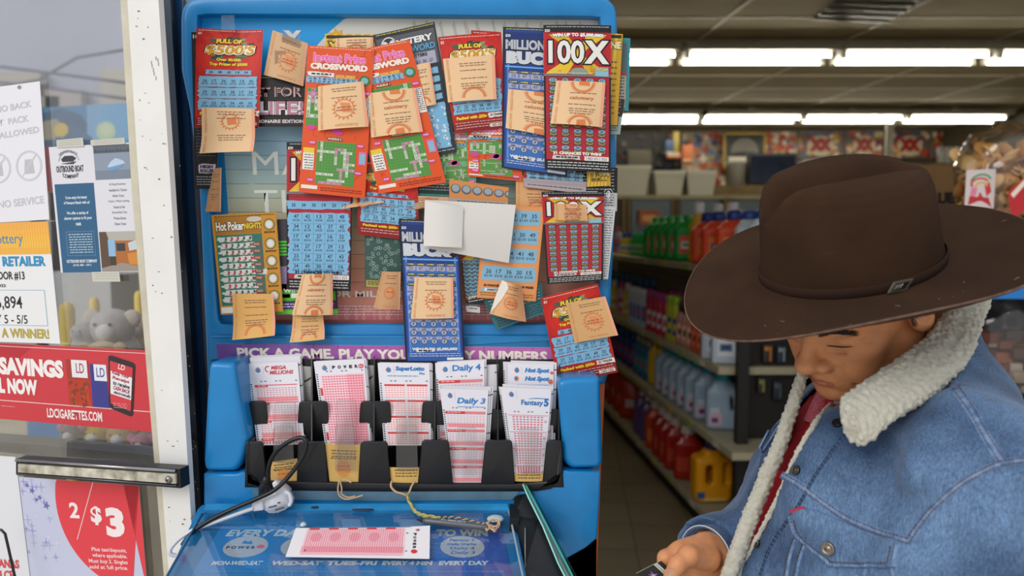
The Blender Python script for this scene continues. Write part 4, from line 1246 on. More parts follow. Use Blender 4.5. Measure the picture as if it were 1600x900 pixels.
def hd_hot(c):
    c.hy = 40; c.text('Hot Spot', 29, 7, 71, 16, '2a7cc4', .06, l=2, shear=.25); c.text('Hot Spot', 29, 20, 71, 29, '2a7cc4', .06, l=2, shear=.25)
    c.ell(15, 24, 4, 4, 'e0813c', l=1); c.ell(14, 24, 2.6, 2.4, '2a7fc4', l=2); c.ell(73, 28, 4, 4, 'd8683c', l=2); c.ell(75, 14, 3, 2.4, 'd8683c', l=2); c.fine(14, 33, 70, 34.6, '4a90c8', lh=3, th=1.3, l=2)
def hd_f5(c):
    c.hy = 44; c.text('Fantasy', 31, 19, 68, 30, '1f74bc', .03, l=2, shear=.05); c.text('5', 69, 16, 77, 29, '1f74bc', .05, l=2); c.ring(60, 18, 16, 2.5, 1.2, '1f74bc', l=2, a0=180, a1=350)

PW = 'e2e0e8'
GS = 'play slips standing in the trays'
def slipq(top, bot, Yt, Yb):
    "quad whose top edge is at depth Yt and bottom edge at Yb (pixels: TL,TR / BR,BL)"
    c4 = [P(top[0][0], top[0][1], Yt), P(top[1][0], top[1][1], Yt), P(bot[0][0], bot[0][1], Yb), P(bot[1][0], bot[1][1], Yb)]
    n = (c4[1]-c4[0]).cross(c4[3]-c4[0]).normalized()
    if n.dot(CAM-c4[0]) < 0: n = -n
    return lambda u, v, l: c4[0]*((1-u)*(1-v))+c4[1]*(u*(1-v))+c4[2]*(u*v)+c4[3]*((1-u)*v)+n*l
SL_ = [
 ('white play slip with red game name, leftmost in the back row', ((386,568),(465,565)), ((476,694),(402,696)), 1.052, 1.016, hd_mega, 0, (80,125)),
 ('pink gridded play slip with spaced black lettering, second column', ((490,565),(569,561)), ((580,696),(508,696)), 1.052, 1.016, hd_power, 1, (80,130)),
 ('white and red play slip with italic blue name, third column', ((590,567),(671,568)), ((674,696),(600,696)), 1.050, 1.016, hd_super, 2, (80,130)),
 ('blue headed play slip, fourth column of the back row', ((680,567),(757,563)), ((757,700),(684,700)), 1.050, 1.016, hd_d4, 3, (78,130)),
 ('play slip with doubled slanted blue heading, rightmost in the back row', ((793,567),(865,569)), ((864,700),(795,700)), 1.050, 1.016, hd_hot, 4, (78,130)),
 ('red banded play slip with blue heading, left one in the front row', ((687,607),(763,609)), ((756,754),(706,754)), 1.022, .999, hd_d3, 3, (80,150)),
 ('pink dotted play slip with blue heading, rightmost in the front row', ((782,605),(862,608)), ((850,742),(801,742)), 1.022, .999, hd_f5, 4, (80,140)),
]
for lb, top, bot, Yt, Yb_, hd, st, wh in SL_:
    c = Card(wh[0], wh[1], slipq(top, bot, Yt, Yb_), PW, nx=3, ny=8, back='cfccd0', th=.0006, rough=.5)
    if hd is hd_d3:
        c.h0 = 0
    slip(c, hd, style=st)
    c.build('play_slip', lb, 'play slip', GS)
# spare slips stacked behind each front one
col_names = ['leftmost', 'second', 'third', 'Daily 4', 'Hot Spot', 'Daily 3', 'Fantasy 5']
for i, (lb, top, bot, Yt, Yb_, hd, st, wh) in enumerate(SL_):
    offs = {0: [(4,-9,0),(6,-12,0)], 1: [(3,-1,1),(5,1,0)], 2: [(3,-1,0),(5,0,0)], 3: [(3,-2,0),(22,6,1)], 4: [(5,-4,0),(-7,-2,0)], 5: [(4,-4,0),(8,-5,0)], 6: [(3,-5,0),(-3,-1,0)]}[i]
    for k, (dx, dy, _) in enumerate(offs):
        c = Card(wh[0], wh[1], slipq([(x+dx, y+dy) for x, y in top], [(x+dx*.6, y) for x, y in bot], Yt+.0016*(k+1)+abs(dy)*.0004, Yb_+.0016*(k+1)+abs(dy)*.0004), 'd6d4da' if k else 'dddbe2', nx=2, ny=4, back='c4c0c4', th=.0012)
        for q in range(3): c.rect(wh[0]*.93, 12+q*30, wh[0], 13.6+q*30, '222226')
        for j in range(int(wh[1]/3.6)): c.rect(.3, 14+j*3.6, 2.2, 15.8+j*3.6, '1a1a1c', l=1)
        c.build('play_slip', 'spare blank topped slip %s behind the %s' % (['directly','furthest'][k], ['red named slip of the leftmost column','pink gridded slip of the second column','blue italic named slip of the third column','fourth slip of the back row','doubled heading slip','red banded front row slip','pink dotted front row slip'][i]), 'play slip', GS)
# side stacks seen edge on between columns
for (x0, y0, x1, y1, lb) in ((472,572,488,640,'loose grey edged slips right of the leftmost column'),(570,570,584,636,'loose grey edged slips right of the pink second column'),(760,570,768,612,'loose slips right of the fourth column back row slip')):
    c = Card(16, 70, slipq(((x0,y0),(x1,y0+1)), ((x1+1,y1),(x0+3,y1)), 1.058, 1.05), 'a9a8a4', nx=1, ny=4, th=.002)
    c.poly([(2,24),(12,18),(14,16),(14,19),(8,24),(2,26)], '1c1c1e'); c.fine(1, 34, 14, 64, '8c8488', lh=4, th=1)
    c.build('play_slip', lb, 'play slip', GS)
# receipts stuffed in the lower slots
for q, var, base, lb in ((((420,722),(465,716),(464,754),(424,756)), 3, 'dbb36c', 'yellowed receipt stuffed in the leftmost lower slot'),
                         (((508,693),(563,695),(560,755),(515,754)), 2, 'dcb568', 'tall yellowed receipt in the second lower slot'),
                         (((608,730),(657,730),(656,754),(610,754)), 3, 'dcb565', 'short yellowed receipt in the third lower slot'),
                         (((800,739),(851,739),(848,752),(802,752)), 3, 'd9b36a', 'thin yellowed receipt below the rightmost play slips')):
    w = q[1][0]-q[0][0]; h = q[2][1]-q[1][1]
    c = Card(w, h, quadY(*q, .9975, lambda u, v: .0015*math.sin(3*u)), base, nx=6, ny=6, th=.0003, rough=.55)
    rd = random.Random(int(w))
    c.fine(w*.15, h*.15, w*.9, min(h-2, h*.15+12), '6f5a3c', lh=4.5, th=1.7, l=1.2)
    if h > 30: c.star(w*.5, h*.62, w*.2, w*.27, 14, 'dd9550', l=1.2); c.fine(w*.3, h*.55, w*.72, h*.72, 'b8653a', lh=5, th=1.6, l=2); c.fine(w*.1, h*.35, w*.9, h*.42, '6f5a3c', lh=4.5, th=1.6, l=1.3)
    c.build('lottery_receipt', lb, 'receipt', 'yellowed receipts in the lower slots')

# ================================================================ things on the counter
q = ((462,825),(672,823),(671,873),(446,870))
def pf(off): 
    c_ = [CP(x, y, off) for x, y in q]
    return lambda u, v, l: c_[0]*((1-u)*(1-v))+c_[1]*(u*(1-v))+c_[2]*(u*v)+c_[3]*((1-u)*v)+CN*(l+.002*max(0, u-.8)*5*(1-v))
for k, (off, lb) in enumerate(((.0085, 'lower sheet of the two play slips lying on the counter'), (.0100, 'pink gridded play slip lying on top on the clear counter cover'))):
    c = Card(220, 78, pf(off), 'ece8ec', nx=14, ny=5, th=.0005, rough=.5)
    if k:
        c.rect(20, 3, 180, 72, 'f6ccd4', l=1)
        c.dots(22, 4, 178, 50, 44, 14, 2.2, 1.7, 'd9627a', l=1.3)
        for i in range(5):
            c.rect(24+i*31, 2, 40+i*31, 6, 'cf3040', l=1.6); c.ell(38+i*31, 26, 9, 12, 'f0aab8', l=1.15)
        c.rect(20, 50, 180, 66, 'efa4b2', l=1.2); c.dots(24, 51, 178, 65, 40, 4, 2.4, 1.4, 'd04a62', l=1.5); c.rect(22, 66, 178, 72, 'f2b8c4', l=1.3)
        for i in range(62): c.rect(22+i*2.7, .2, 23.4+i*2.7, 2, '1a1a1c', l=1.4)
        for i, ch in enumerate('POWER'):
            c.text(ch, 193, 18+i*8, 199, 23+i*8, '26242a', .05, l=2, ang=90)
        c.ell(196, 62, 5, 4.6, 'd03444', l=2); c.ell(200, 10, 3.4, 3, 'e0813c', l=2); c.ell(201, 10.4, 2, 2, '2a7fc4', l=3)
        c.rect(182, 16, 185, 18, '1a1a1c', l=2); c.rect(182, 60, 185, 62, '1a1a1c', l=2); c.rect(26, 60, 28, 63, '1a1a1c', l=2)
    c.build('play_slip', lb, 'play slip', 'play slips on the counter')

# pen tied with string
pen = thing('pen', 'grey ballpoint pen lying across the top right of the counter', 'pen', CP(710, 818, .010))
mb = MB()
a = CP(652, 812, .014); b = CP(778, 826, .014)
d = (b-a)
mb.tube([a+d*t for t in (.07,.12,.4,.8,1)], [.003,.0042,.0045,.0045,.0044], mat('5d6267', .35, metal=.3), 12)
part(mb, 'barrel', pen)
mb = MB()
mb.tube([a+d*t for t in (-.01,0,.04,.075)], [.0004,.0008,.0022,.003], mat('26282b', .3, metal=.5), 10)
part(mb, 'tip', pen)
mb = MB(); 
def penfn(u, v, l):
    p = a+d*(.30+u*.3)
    up = CN; s_ = d.normalized().cross(up).normalized()
    ang_ = (v-.5)*1.2-.45
    return p+(up*math.cos(ang_)-s_*math.sin(ang_)*(-1))*(.0046+l)
vs, fs, bb = glyphs('BIC Round Stic M', .02)
mb.add([penfn((x-bb[0])/(bb[2]-bb[0]), 1-(y-bb[1])/(bb[3]-bb[1]), .0001) for x, y in vs], fs, mat('dfe2e4', .5))
part(mb, 'lettering', pen)

STR = mat('c9a987', .8, bump=.3, bump_scale=900)
STY = mat('b9ae6a', .6, noise_amt=.3, noise_scale=200)
string = thing('pen_string', 'twisted string and yellow tape tying the pen to the middle slip tray', 'string', P(640, 780, .985))
def strand(mb, pts, r_, mt, amp=0, turns=10, ph=0):
    cv = smooth_curve(pts, 10); out = []
    for i, p in enumerate(cv):
        a_ = ph+turns*2*math.pi*i/len(cv)
        out.append(p+Vector((0, 0, 1))*(amp*math.sin(a_))+Vector((.3, -1, 0))*(amp*math.cos(a_)))
    mb.tube(out, r_, mt, 7)
mb = MB()
strand(mb, [P(612,752,.990), P(611,760,.982), P(618,768,.98), P(630,772,.98), P(637,775,.98)], .0016, STR)
strand(mb, [P(648,752,.990), P(643,760,.982), P(640,768,.98), P(637,774,.98)], .0014, STR)
part(mb, 'loop', string)
mb = MB()
path = [P(636,772,.978), P(640,785,.977), CP(650,800,.012), CP(665,806,.013), CP(688,810,.013)]
strand(mb, path, .0020, STY, .0014, 4, 0); strand(mb, path, .0018, STY, .0014, 4, 3.1)
part(mb, 'taped_twist', string)
mb = MB()
path = [CP(686,810,.0160), CP(705,808,.0165), CP(730,812,.017), CP(750,818,.0175), CP(766,818,.018)]
strand(mb, path, .0010, STR, .0012, 9, 0); strand(mb, path, .0010, mat('5a5450', .7), .0012, 9, 3.1)
part(mb, 'cord', string)
mb = MB()
for pts in ([(762,818),(768,812),(778,814),(776,822),(766,822),(760,816)], [(764,822),(770,828),(778,824),(780,816),(772,812)], [(768,820),(762,828),(759,826)], [(770,822),(772,830),(775,829)]):
    strand(mb, [CP(x, y, .018+.002*(i % 2)) for i, (x, y) in enumerate(pts)], .0014, STR)
part(mb, 'knot', string)
st2 = MB()
strand(st2, [P(530,750,.986), P(528,765,.982), P(531,775,.981), P(541,780,.980), P(553,778,.98), P(567,774,.98)], .0011, STR)
strand(st2, [P(531,750,.985), P(534,763,.982), P(534,772,.981), P(544,777,.980), P(555,775,.98)], .0010, STR)
strand(st2, [P(530,752,.986), P(540,750,.988), P(549,754,.986)], .0012, STR)
tag(st2.build('loose_string'), 'short frayed string hanging from the second lower slot', 'string')

# cables and plug
cab = thing('power_cable', 'black power cable looping over the left tray, running off the counter left', 'cable', CP(330, 850))
BK = mat('0f1012', .35)
mb = MB()
strand(mb, [P(1*430,775,.972), P(421,762,.970), P(419,745,.968), P(421,725,.966), P(432,705,.965), P(452,690,.964), P(471,684,.963), P(479,692,.960), P(474,712,.958), P(455,740,.955), P(430,765,.950), P(400,780,.948), P(365,795,.945), P(330,812,.94), P(300,832,.935), P(285,852,.93)], .0032, BK)
part(mb, 'cord', cab)
mb = MB()
mb.tube([P(413,775,.972), P(413,762,.972), P(416,750,.970), P(417,744,.969)], [.0075,.008,.006,.0045], BK, 12)
for k in range(4): mb.tube([P(415.5+k*.3,757-k*3,.971), P(415.6+k*.3,756-k*3,.971)], [.0072-.0005*k]*2, BK, 12)
part(mb, 'plug_head', cab)
wc = thing('extension_plug', 'white plug and flat white cable lying at the back left of the counter', 'plug', CP(420, 800))
WP = mat('d9dbe4', .35, coat=.2)
mb = MB()
body = [(408,778),(420,773),(438,768),(446,772),(452,782),(455,790),(448,796),(430,804),(414,802),(408,792)]
f = [P(x, y, .955) for x, y in body]
bm = bmesh.new(); vs = [bm.verts.new(p) for p in f]; fc = bm.faces.new(vs); r_ = bmesh.ops.extrude_face_region(bm, geom=[fc])
for v in r_['geom']:
    if isinstance(v, bmesh.types.BMVert): v.co.y += .024
bmesh.ops.bevel(bm, geom=bm.edges[:], offset=.003, segments=3, affect='EDGES'); mb.frombm(bm, WP, None, True)
slab(mb, round_poly([(392,788),(410,782),(412,798),(394,800)], 3, 3), .952, .02, WP, .002, 3)
slab(mb, round_poly([(424,755),(430,752),(446,764),(452,770),(446,780),(430,772)], 3, 3), .957, .014, WP, .002, 3)
part(mb, 'body', wc)
mb = MB()
for x0_, y0_, x1_, y1_ in ((420,793,432,790),(430,797,444,793),(434,786,438,785)):
    mb.tube([P(x0_, y0_, .9545), P(x1_, y1_, .9545)], .0010, mat('55565c', .5), 6)
part(mb, 'socket_slots', wc, 'dark outlet slots')
mb = MB()
strand(mb, [P(396,794,.953), P(370,803,.948), P(340,814,.943), P(310,825,.938), P(285,838,.933), P(268,855,.93), P(266,865,.928), P(275,868,.93)], .0030, WP)
strand(mb, [P(445,768,.955), P(452,772,.955), P(455,782,.955), P(452,790,.955)], .0028, WP)
part(mb, 'cord', wc)
# ================================================================ signed distance modelling
def nets(fn, lo, hi, res):
    "surface nets over a signed distance function; returns vertices and quads"
    ax = [np.arange(lo[i], hi[i]+res, res) for i in range(3)]
    X, Y, Z = np.meshgrid(*ax, indexing='ij')
    d = fn(X, Y, Z)
    s = d < 0
    n = np.array(d.shape)-1
    acc = np.zeros(tuple(n)+(3,)); cnt = np.zeros(tuple(n))
    cs = [(i, j, k) for i in (0,1) for j in (0,1) for k in (0,1)]
    def sub(a, c): return a[c[0]:c[0]+n[0], c[1]:c[1]+n[1], c[2]:c[2]+n[2]]
    for a in range(8):
        for b in range(a+1, 8):
            ca, cb = cs[a], cs[b]
            if sum(abs(ca[i]-cb[i]) for i in range(3)) != 1: continue
            da, db = sub(d, ca), sub(d, cb)
            m = (da < 0) != (db < 0)
            t = np.where(m, da/np.where(m, da-db, 1), 0)
            for i in range(3):
                acc[..., i] += np.where(m, ca[i]+t*(cb[i]-ca[i]), 0)
            cnt += m
    act = cnt > 0
    idx = -np.ones(tuple(n), int); idx[act] = np.arange(act.sum())
    g = np.argwhere(act)
    v = (acc[act]/cnt[act][:, None]+g)*res+np.array(lo)
    F_ = []
    for axis in range(3):
        o = [0, 1, 2]; o.remove(axis); b, c = o
        if axis == 1: b, c = c, b
        sl0 = [slice(None)]*3; sl1 = [slice(None)]*3
        sl0[axis] = slice(0, -1); sl1[axis] = slice(1, None)
        ch = s[tuple(sl0)] != s[tuple(sl1)]
        e = np.argwhere(ch)
        m = (e[:, b] > 0) & (e[:, c] > 0) & (e[:, b] < n[b]) & (e[:, c] < n[c]); e = e[m]
        def get(db, dc):
            q = e.copy(); q[:, b] -= db; q[:, c] -= dc
            return idx[q[:, 0], q[:, 1], q[:, 2]]
        q = np.stack([get(1,1), get(0,1), get(0,0), get(1,0)], 1)
        ins = s[tuple(sl0)][tuple(e.T)]
        q[~ins] = q[~ins][:, ::-1]
        F_.append(q)
    F_ = np.concatenate(F_)
    F_ = F_[(F_ >= 0).all(1)]
    return v, F_
def smin(a, b, k): 
    h = np.clip(.5+.5*(b-a)/k, 0, 1)
    return b*(1-h)+a*h-k*h*(1-h)
def smax(a, b, k): return -smin(-a, -b, k)
def s_ell(X, Y, Z, c, r, M=None):
    x, y, z = X-c[0], Y-c[1], Z-c[2]
    if M is not None:
        x, y, z = (M[0][0]*x+M[0][1]*y+M[0][2]*z, M[1][0]*x+M[1][1]*y+M[1][2]*z, M[2][0]*x+M[2][1]*y+M[2][2]*z)
    k0 = np.sqrt((x/r[0])**2+(y/r[1])**2+(z/r[2])**2)
    k1 = np.sqrt((x/r[0]**2)**2+(y/r[1]**2)**2+(z/r[2]**2)**2)+1e-9
    return k0*(k0-1)/k1
def s_cap(X, Y, Z, a, b, ra, rb=None):
    rb = ra if rb is None else rb
    a = np.array(a, float); b = np.array(b, float); d = b-a
    h = np.clip(((X-a[0])*d[0]+(Y-a[1])*d[1]+(Z-a[2])*d[2])/(d@d+1e-12), 0, 1)
    return np.sqrt((X-a[0]-d[0]*h)**2+(Y-a[1]-d[1]*h)**2+(Z-a[2]-d[2]*h)**2)-(ra+(rb-ra)*h)
def s_box(X, Y, Z, c, r, rd):
    q = [abs(X-c[0])-r[0]+rd, abs(Y-c[1])-r[1]+rd, abs(Z-c[2])-r[2]+rd]
    return np.sqrt(sum(np.maximum(t, 0)**2 for t in q))+np.minimum(np.maximum(np.maximum(q[0], q[1]), q[2]), 0)-rd

# ================================================================ shop shell
CEIL = 3.06
mb = MB()
fm = mat('c4a67a', .45, key='floor_tiles')
nt = fm.node_tree; b_ = nt.nodes['Principled BSDF']
tc = nt.nodes.new('ShaderNodeTexCoord'); mp = nt.nodes.new('ShaderNodeMapping'); mp.inputs['Rotation'].default_value = (0,0,R(5))
br = nt.nodes.new('ShaderNodeTexBrick'); br.offset = 0; br.inputs['Scale'].default_value = 1; br.inputs['Brick Width'].default_value = .305; br.inputs['Row Height'].default_value = .305
br.inputs['Mortar Size'].default_value = .003; br.inputs['Color1'].default_value = lin('8f8063'); br.inputs['Color2'].default_value = lin('85765a'); br.inputs['Mortar'].default_value = lin('4c4232')
nz = nt.nodes.new('ShaderNodeTexNoise'); nz.inputs['Scale'].default_value = 3; nz.inputs['Detail'].default_value = 6
mx = nt.nodes.new('ShaderNodeMixRGB'); mx.blend_type = 'MULTIPLY'; mx.inputs[0].default_value = .5
nt.links.new(tc.outputs['Object'], mp.inputs[0]); nt.links.new(mp.outputs[0], br.inputs[0]); nt.links.new(tc.outputs['Object'], nz.inputs[0])
nt.links.new(br.outputs[0], mx.inputs[1]); nt.links.new(nz.outputs[0], mx.inputs[2]); nt.links.new(mx.outputs[0], b_.inputs[0])
mb.box((-.72, .6, -.1), (7, 10.7, 0), fm)
structure(mb, 'floor')
mb = MB()
mb.box((-.72, 1.75, CEIL), (7, 10.7, CEIL+.1), mat('b3a37c', .8, noise_amt=.08, noise_scale=2, bump=.3, bump_scale=120))
structure(mb, 'ceiling')
mb = MB()
TB = mat('e0d6ba', .5)
for i in range(-2, 9):
    X0 = 1.59+.1*4.65-.1*0+(i)*1.18
    a = Vector((X0-.1*1.8, 1.8, CEIL-.006)); b = Vector((X0-.1*10.5, 10.5, CEIL-.006))
    mb.hexa([a+Vector((-.012,0,0)), a+Vector((.012,0,0)), b+Vector((.012,0,0)), b+Vector((-.012,0,0))], [p+Vector((0,0,.006)) for p in (a+Vector((-.012,0,0)), a+Vector((.012,0,0)), b+Vector((.012,0,0)), b+Vector((-.012,0,0)))], TB)
for k in range(-5, 9):
    y = 5.19+k*.61
    if 1.8 < y < 10.5: mb.box((-.4, y-.012, CEIL-.0065), (6.5, y+.012, CEIL), TB)
structure(mb, 'trim_4')
mb = MB(); WALL = mat('5c5340', .7, noise_amt=.1, noise_scale=3)
mb.box((-1.0, 10.5, 0), (7, 10.7, CEIL), WALL); structure(mb, 'wall_back')
mb = MB(); mb.box((6.2, 1.3, 0), (6.4, 10.6, CEIL), WALL); structure(mb, 'wall_right')
mb = MB(); mb.box((-.72, 1.75, 0), (-.6, 10.6, CEIL), WALL); structure(mb, 'wall_left')
mb = MB(); mb.box((-.72, 1.62, 2.55), (7, 1.76, CEIL+.1), mat('b5b0a4', .7)); structure(mb, 'wall_front')

# ceiling vent
v = thing('ceiling_vent', 'grey metal ceiling vent panel at the top right', 'vent', (2.6, 4.7, CEIL))
mb = MB()
q = [PZ(1268, 32, CEIL-.012), PZ(1384, 37, CEIL-.012), PZ(1452, -6, CEIL-.012), PZ(1318, -8, CEIL-.012)]
mb.hexa(q, [p+Vector((0,0,.012)) for p in q], mat('6e6c62', .4, metal=.5)); part(mb, 'panel', v)
mb = MB()
for i in range(5):
    a = q[0].lerp(q[3], .1+.2*i); b = q[1].lerp(q[2], .1+.2*i)
    mb.tube([a-Vector((0,0,.004)), b-Vector((0,0,.004))], .006, mat('87857a', .4, metal=.4), 6)
part(mb, 'slats', v)

# tube lights
TUBE = mat('fff8e6', emit=24, key='tube_on'); 
TUBE.node_tree.nodes['Principled BSDF'].inputs['Emission Color'].default_value = (1, .95, .82, 1)
HOUS = mat('a09a86', .5)
def fixture(yA, zt, yB, A, B, row):
    YA = (zt-1.5)*F/(370-yA); YB = (zt-1.5)*F/(370-yB)
    for i, ((a0, a1), (b0, b1)) in enumerate(zip(A, B)):
        def X(px, Y_, py): return PZ(px, py, zt).x
        xa0, xa1 = PZ(a0, yA, zt).x, PZ(a1, yA, zt).x; xb0, xb1 = PZ(b0, yB, zt).x, PZ(b1, yB, zt).x
        YA_, YB_ = PZ(a0, yA, zt).y, PZ(b0, yB, zt).y
        t = thing('ceiling_light', 'twin tube ceiling light, %s of the %s row' % (['leftmost','second from left','third from left','rightmost'][i], row), 'ceiling light', ((xa0+xa1)/2, YA_, CEIL), 'twin tube ceiling lights')
        mb = MB(); mb.box((min(xa0, xb0)-.02, YA_-.07, zt+.025), (max(xa1, xb1)+.02, YB_+.07, zt+.075), HOUS)
        mb.box(((xa0+xa1)/2-.04, YA_+.05, zt+.07), ((xa0+xa1)/2+.04, YB_-.05, CEIL), HOUS)
        part(mb, 'housing', t)
        for (x0, x1, Y_) in ((xa0, xa1, YA_), (xb0, xb1, YB_)):
            mb = MB(); mb.tube([(x0+.03, Y_, zt), (x1-.03, Y_, zt)], .0145, TUBE, 10); tb = part(mb, 'tube', t)
            for xe in (x0+.012, x1-.012): mb = MB(); mb.box((xe-.018, Y_-.02, zt-.022), (xe+.018, Y_+.02, zt+.03), mat('c9c4b4', .4)); part(mb, 'socket', t)
fixture(86, 2.93, 98, [(830,1059),(1072,1303),(1316,1548),(1560,1795)], [(820,1048),(1061,1285),(1298,1521),(1534,1760)], 'near')
fixture(184, 2.93, 190, [(945,1093),(1098,1253),(1257,1412),(1420,1573)], [(945,1091),(1095,1241),(1251,1398),(1407,1553)], 'far')

# ================================================================ long shelf unit
def GX(Y): return 1.27-.0887*Y       # front edge of the shelves
def GY(px, off=0.0):
    r_ = (px-800)/F
    return (1.27+off)/(r_+.0887)
SH = mat('a8a083', .5, noise_amt=.1, noise_scale=20)
DK = mat('15130f', .5)
gon = thing('shelf_unit', 'long beige shop shelving unit running down the aisle right of the kiosk', 'shelf unit', (1.1, 4.8, 0))
Y0g, Y1g = 3.28, 7.05
for z, dep in ((1.36,.40),(.886,.42),(.53,.42),(.12,.42)):
    mb = MB(); yn = {1.36: 3.30, .886: 3.32, .53: 3.14, .12: 3.46}[z]
    a = [Vector((GX(yn), yn, z-.035)), Vector((GX(yn)+dep, yn, z-.035)), Vector((GX(Y1g)+dep, Y1g, z-.035)), Vector((GX(Y1g), Y1g, z-.035))]
    mb.hexa(a, [p+Vector((0,0,.035)) for p in a], SH)
    s_ = part(mb, 'shelf', gon)
    for k in range(9):
        mb = MB()
        y = yn+.12+k*.36+rnd.random()*.08
        mb.hexa([Vector((GX(y)-.003, y, z-.033)), Vector((GX(y+.07)-.003, y+.07, z-.033)), Vector((GX(y+.07)-.003, y+.07, z-.003)), Vector((GX(y)-.003, y, z-.003))],
                [Vector((GX(y)-.001, y, z-.033)), Vector((GX(y+.07)-.001, y+.07, z-.033)), Vector((GX(y+.07)-.001, y+.07, z-.003)), Vector((GX(y)-.001, y, z-.003))], mat(['c8c2a8','8fa33a','c9b43c'][k % 3], .5))
        part(mb, 'price_tag', s_)
mb = MB()
a = [Vector((GX(3.36)+.40, 3.36, .05)), Vector((GX(3.36)+.42, 3.36, .05)), Vector((GX(Y1g)+.42, Y1g, .05)), Vector((GX(Y1g)+.40, Y1g, .05))]
mb.hexa(a, [p+Vector((0,0,1.42)) for p in a], mat('a9a591', .6))
for k in range(26):
    z = .16+k*.05
    mb.hexa([Vector((GX(3.36)+.398, 3.36, z)), Vector((GX(3.36)+.40, 3.36, z)), Vector((GX(Y1g)+.40, Y1g, z)), Vector((GX(Y1g)+.398, Y1g, z))],
            [Vector((GX(3.36)+.398, 3.36, z+.004)), Vector((GX(3.36)+.40, 3.36, z+.004)), Vector((GX(Y1g)+.40, Y1g, z+.004)), Vector((GX(Y1g)+.398, Y1g, z+.004))], mat('7d7a6c', .6))
part(mb, 'back_panel', gon)
mb = MB()
for z, dep in ((1.30,.2),): pass
mb.box((P(1150,600,3.30).x, 3.27, 0), (P(1167,600,3.30).x, 3.32, 1.40), DK); part(mb, 'end_post', gon, 'black upright post')
mb = MB(); mb.hexa([Vector((GX(3.5)+.03,3.5,0)), Vector((GX(3.5)+.4,3.5,0)), Vector((GX(6.4)+.4,6.4,0)), Vector((GX(6.4)+.03,6.4,0))], [Vector((GX(3.5)+.03,3.5,.085)), Vector((GX(3.5)+.4,3.5,.085)), Vector((GX(6.4)+.4,6.4,.085)), Vector((GX(6.4)+.03,6.4,.085))], DK); part(mb, 'kick_plate', gon)

mb = MB(); xe = P(1166,600,3.36).x
mb.box((xe, 3.365, .125), (GX(3.36)+.43, 3.38, 1.322), mat('1d1a15', .6)); part(mb, 'added_dark_panel', gon, 'dark sheet added for the darkness beside the post')  # dark sheet added to imitate the darkness right of the post
for i, (x, y0_, w_, h_, cc, cl, lb) in enumerate(((1192,538,15,30,'2c2620','c8742c','orange edged black packet hanging on the added dark sheet'),(1214,540,14,28,'24303c','8c98a4','grey blue packet hanging on the added dark sheet'),(1184,590,12,26,'2a2a1c','8c8a3c','olive packet hanging low on the added dark sheet'),(1208,596,14,30,'20242c','4c5a68','dark slate packet hanging low on the added dark sheet'))):
    a, b = P(x, y0_+h_, 3.335), P(x+w_, y0_, 3.335)
    mb = MB(); mb.bbox((a.x, 3.335, a.z), (b.x, 3.364, b.z), mat(cc, .35), .006); mb.box((b.x-.012, 3.333, a.z+.01), (b.x-.004, 3.335, b.z-.01), mat(cl, .4)); mb.box((a.x+.006, 3.333, b.z-.03), (b.x-.016, 3.335, b.z-.012), mat(cl, .4))
    tag(mb.build('hanging_packet'), lb, 'packet', 'packets on the added dark sheet')
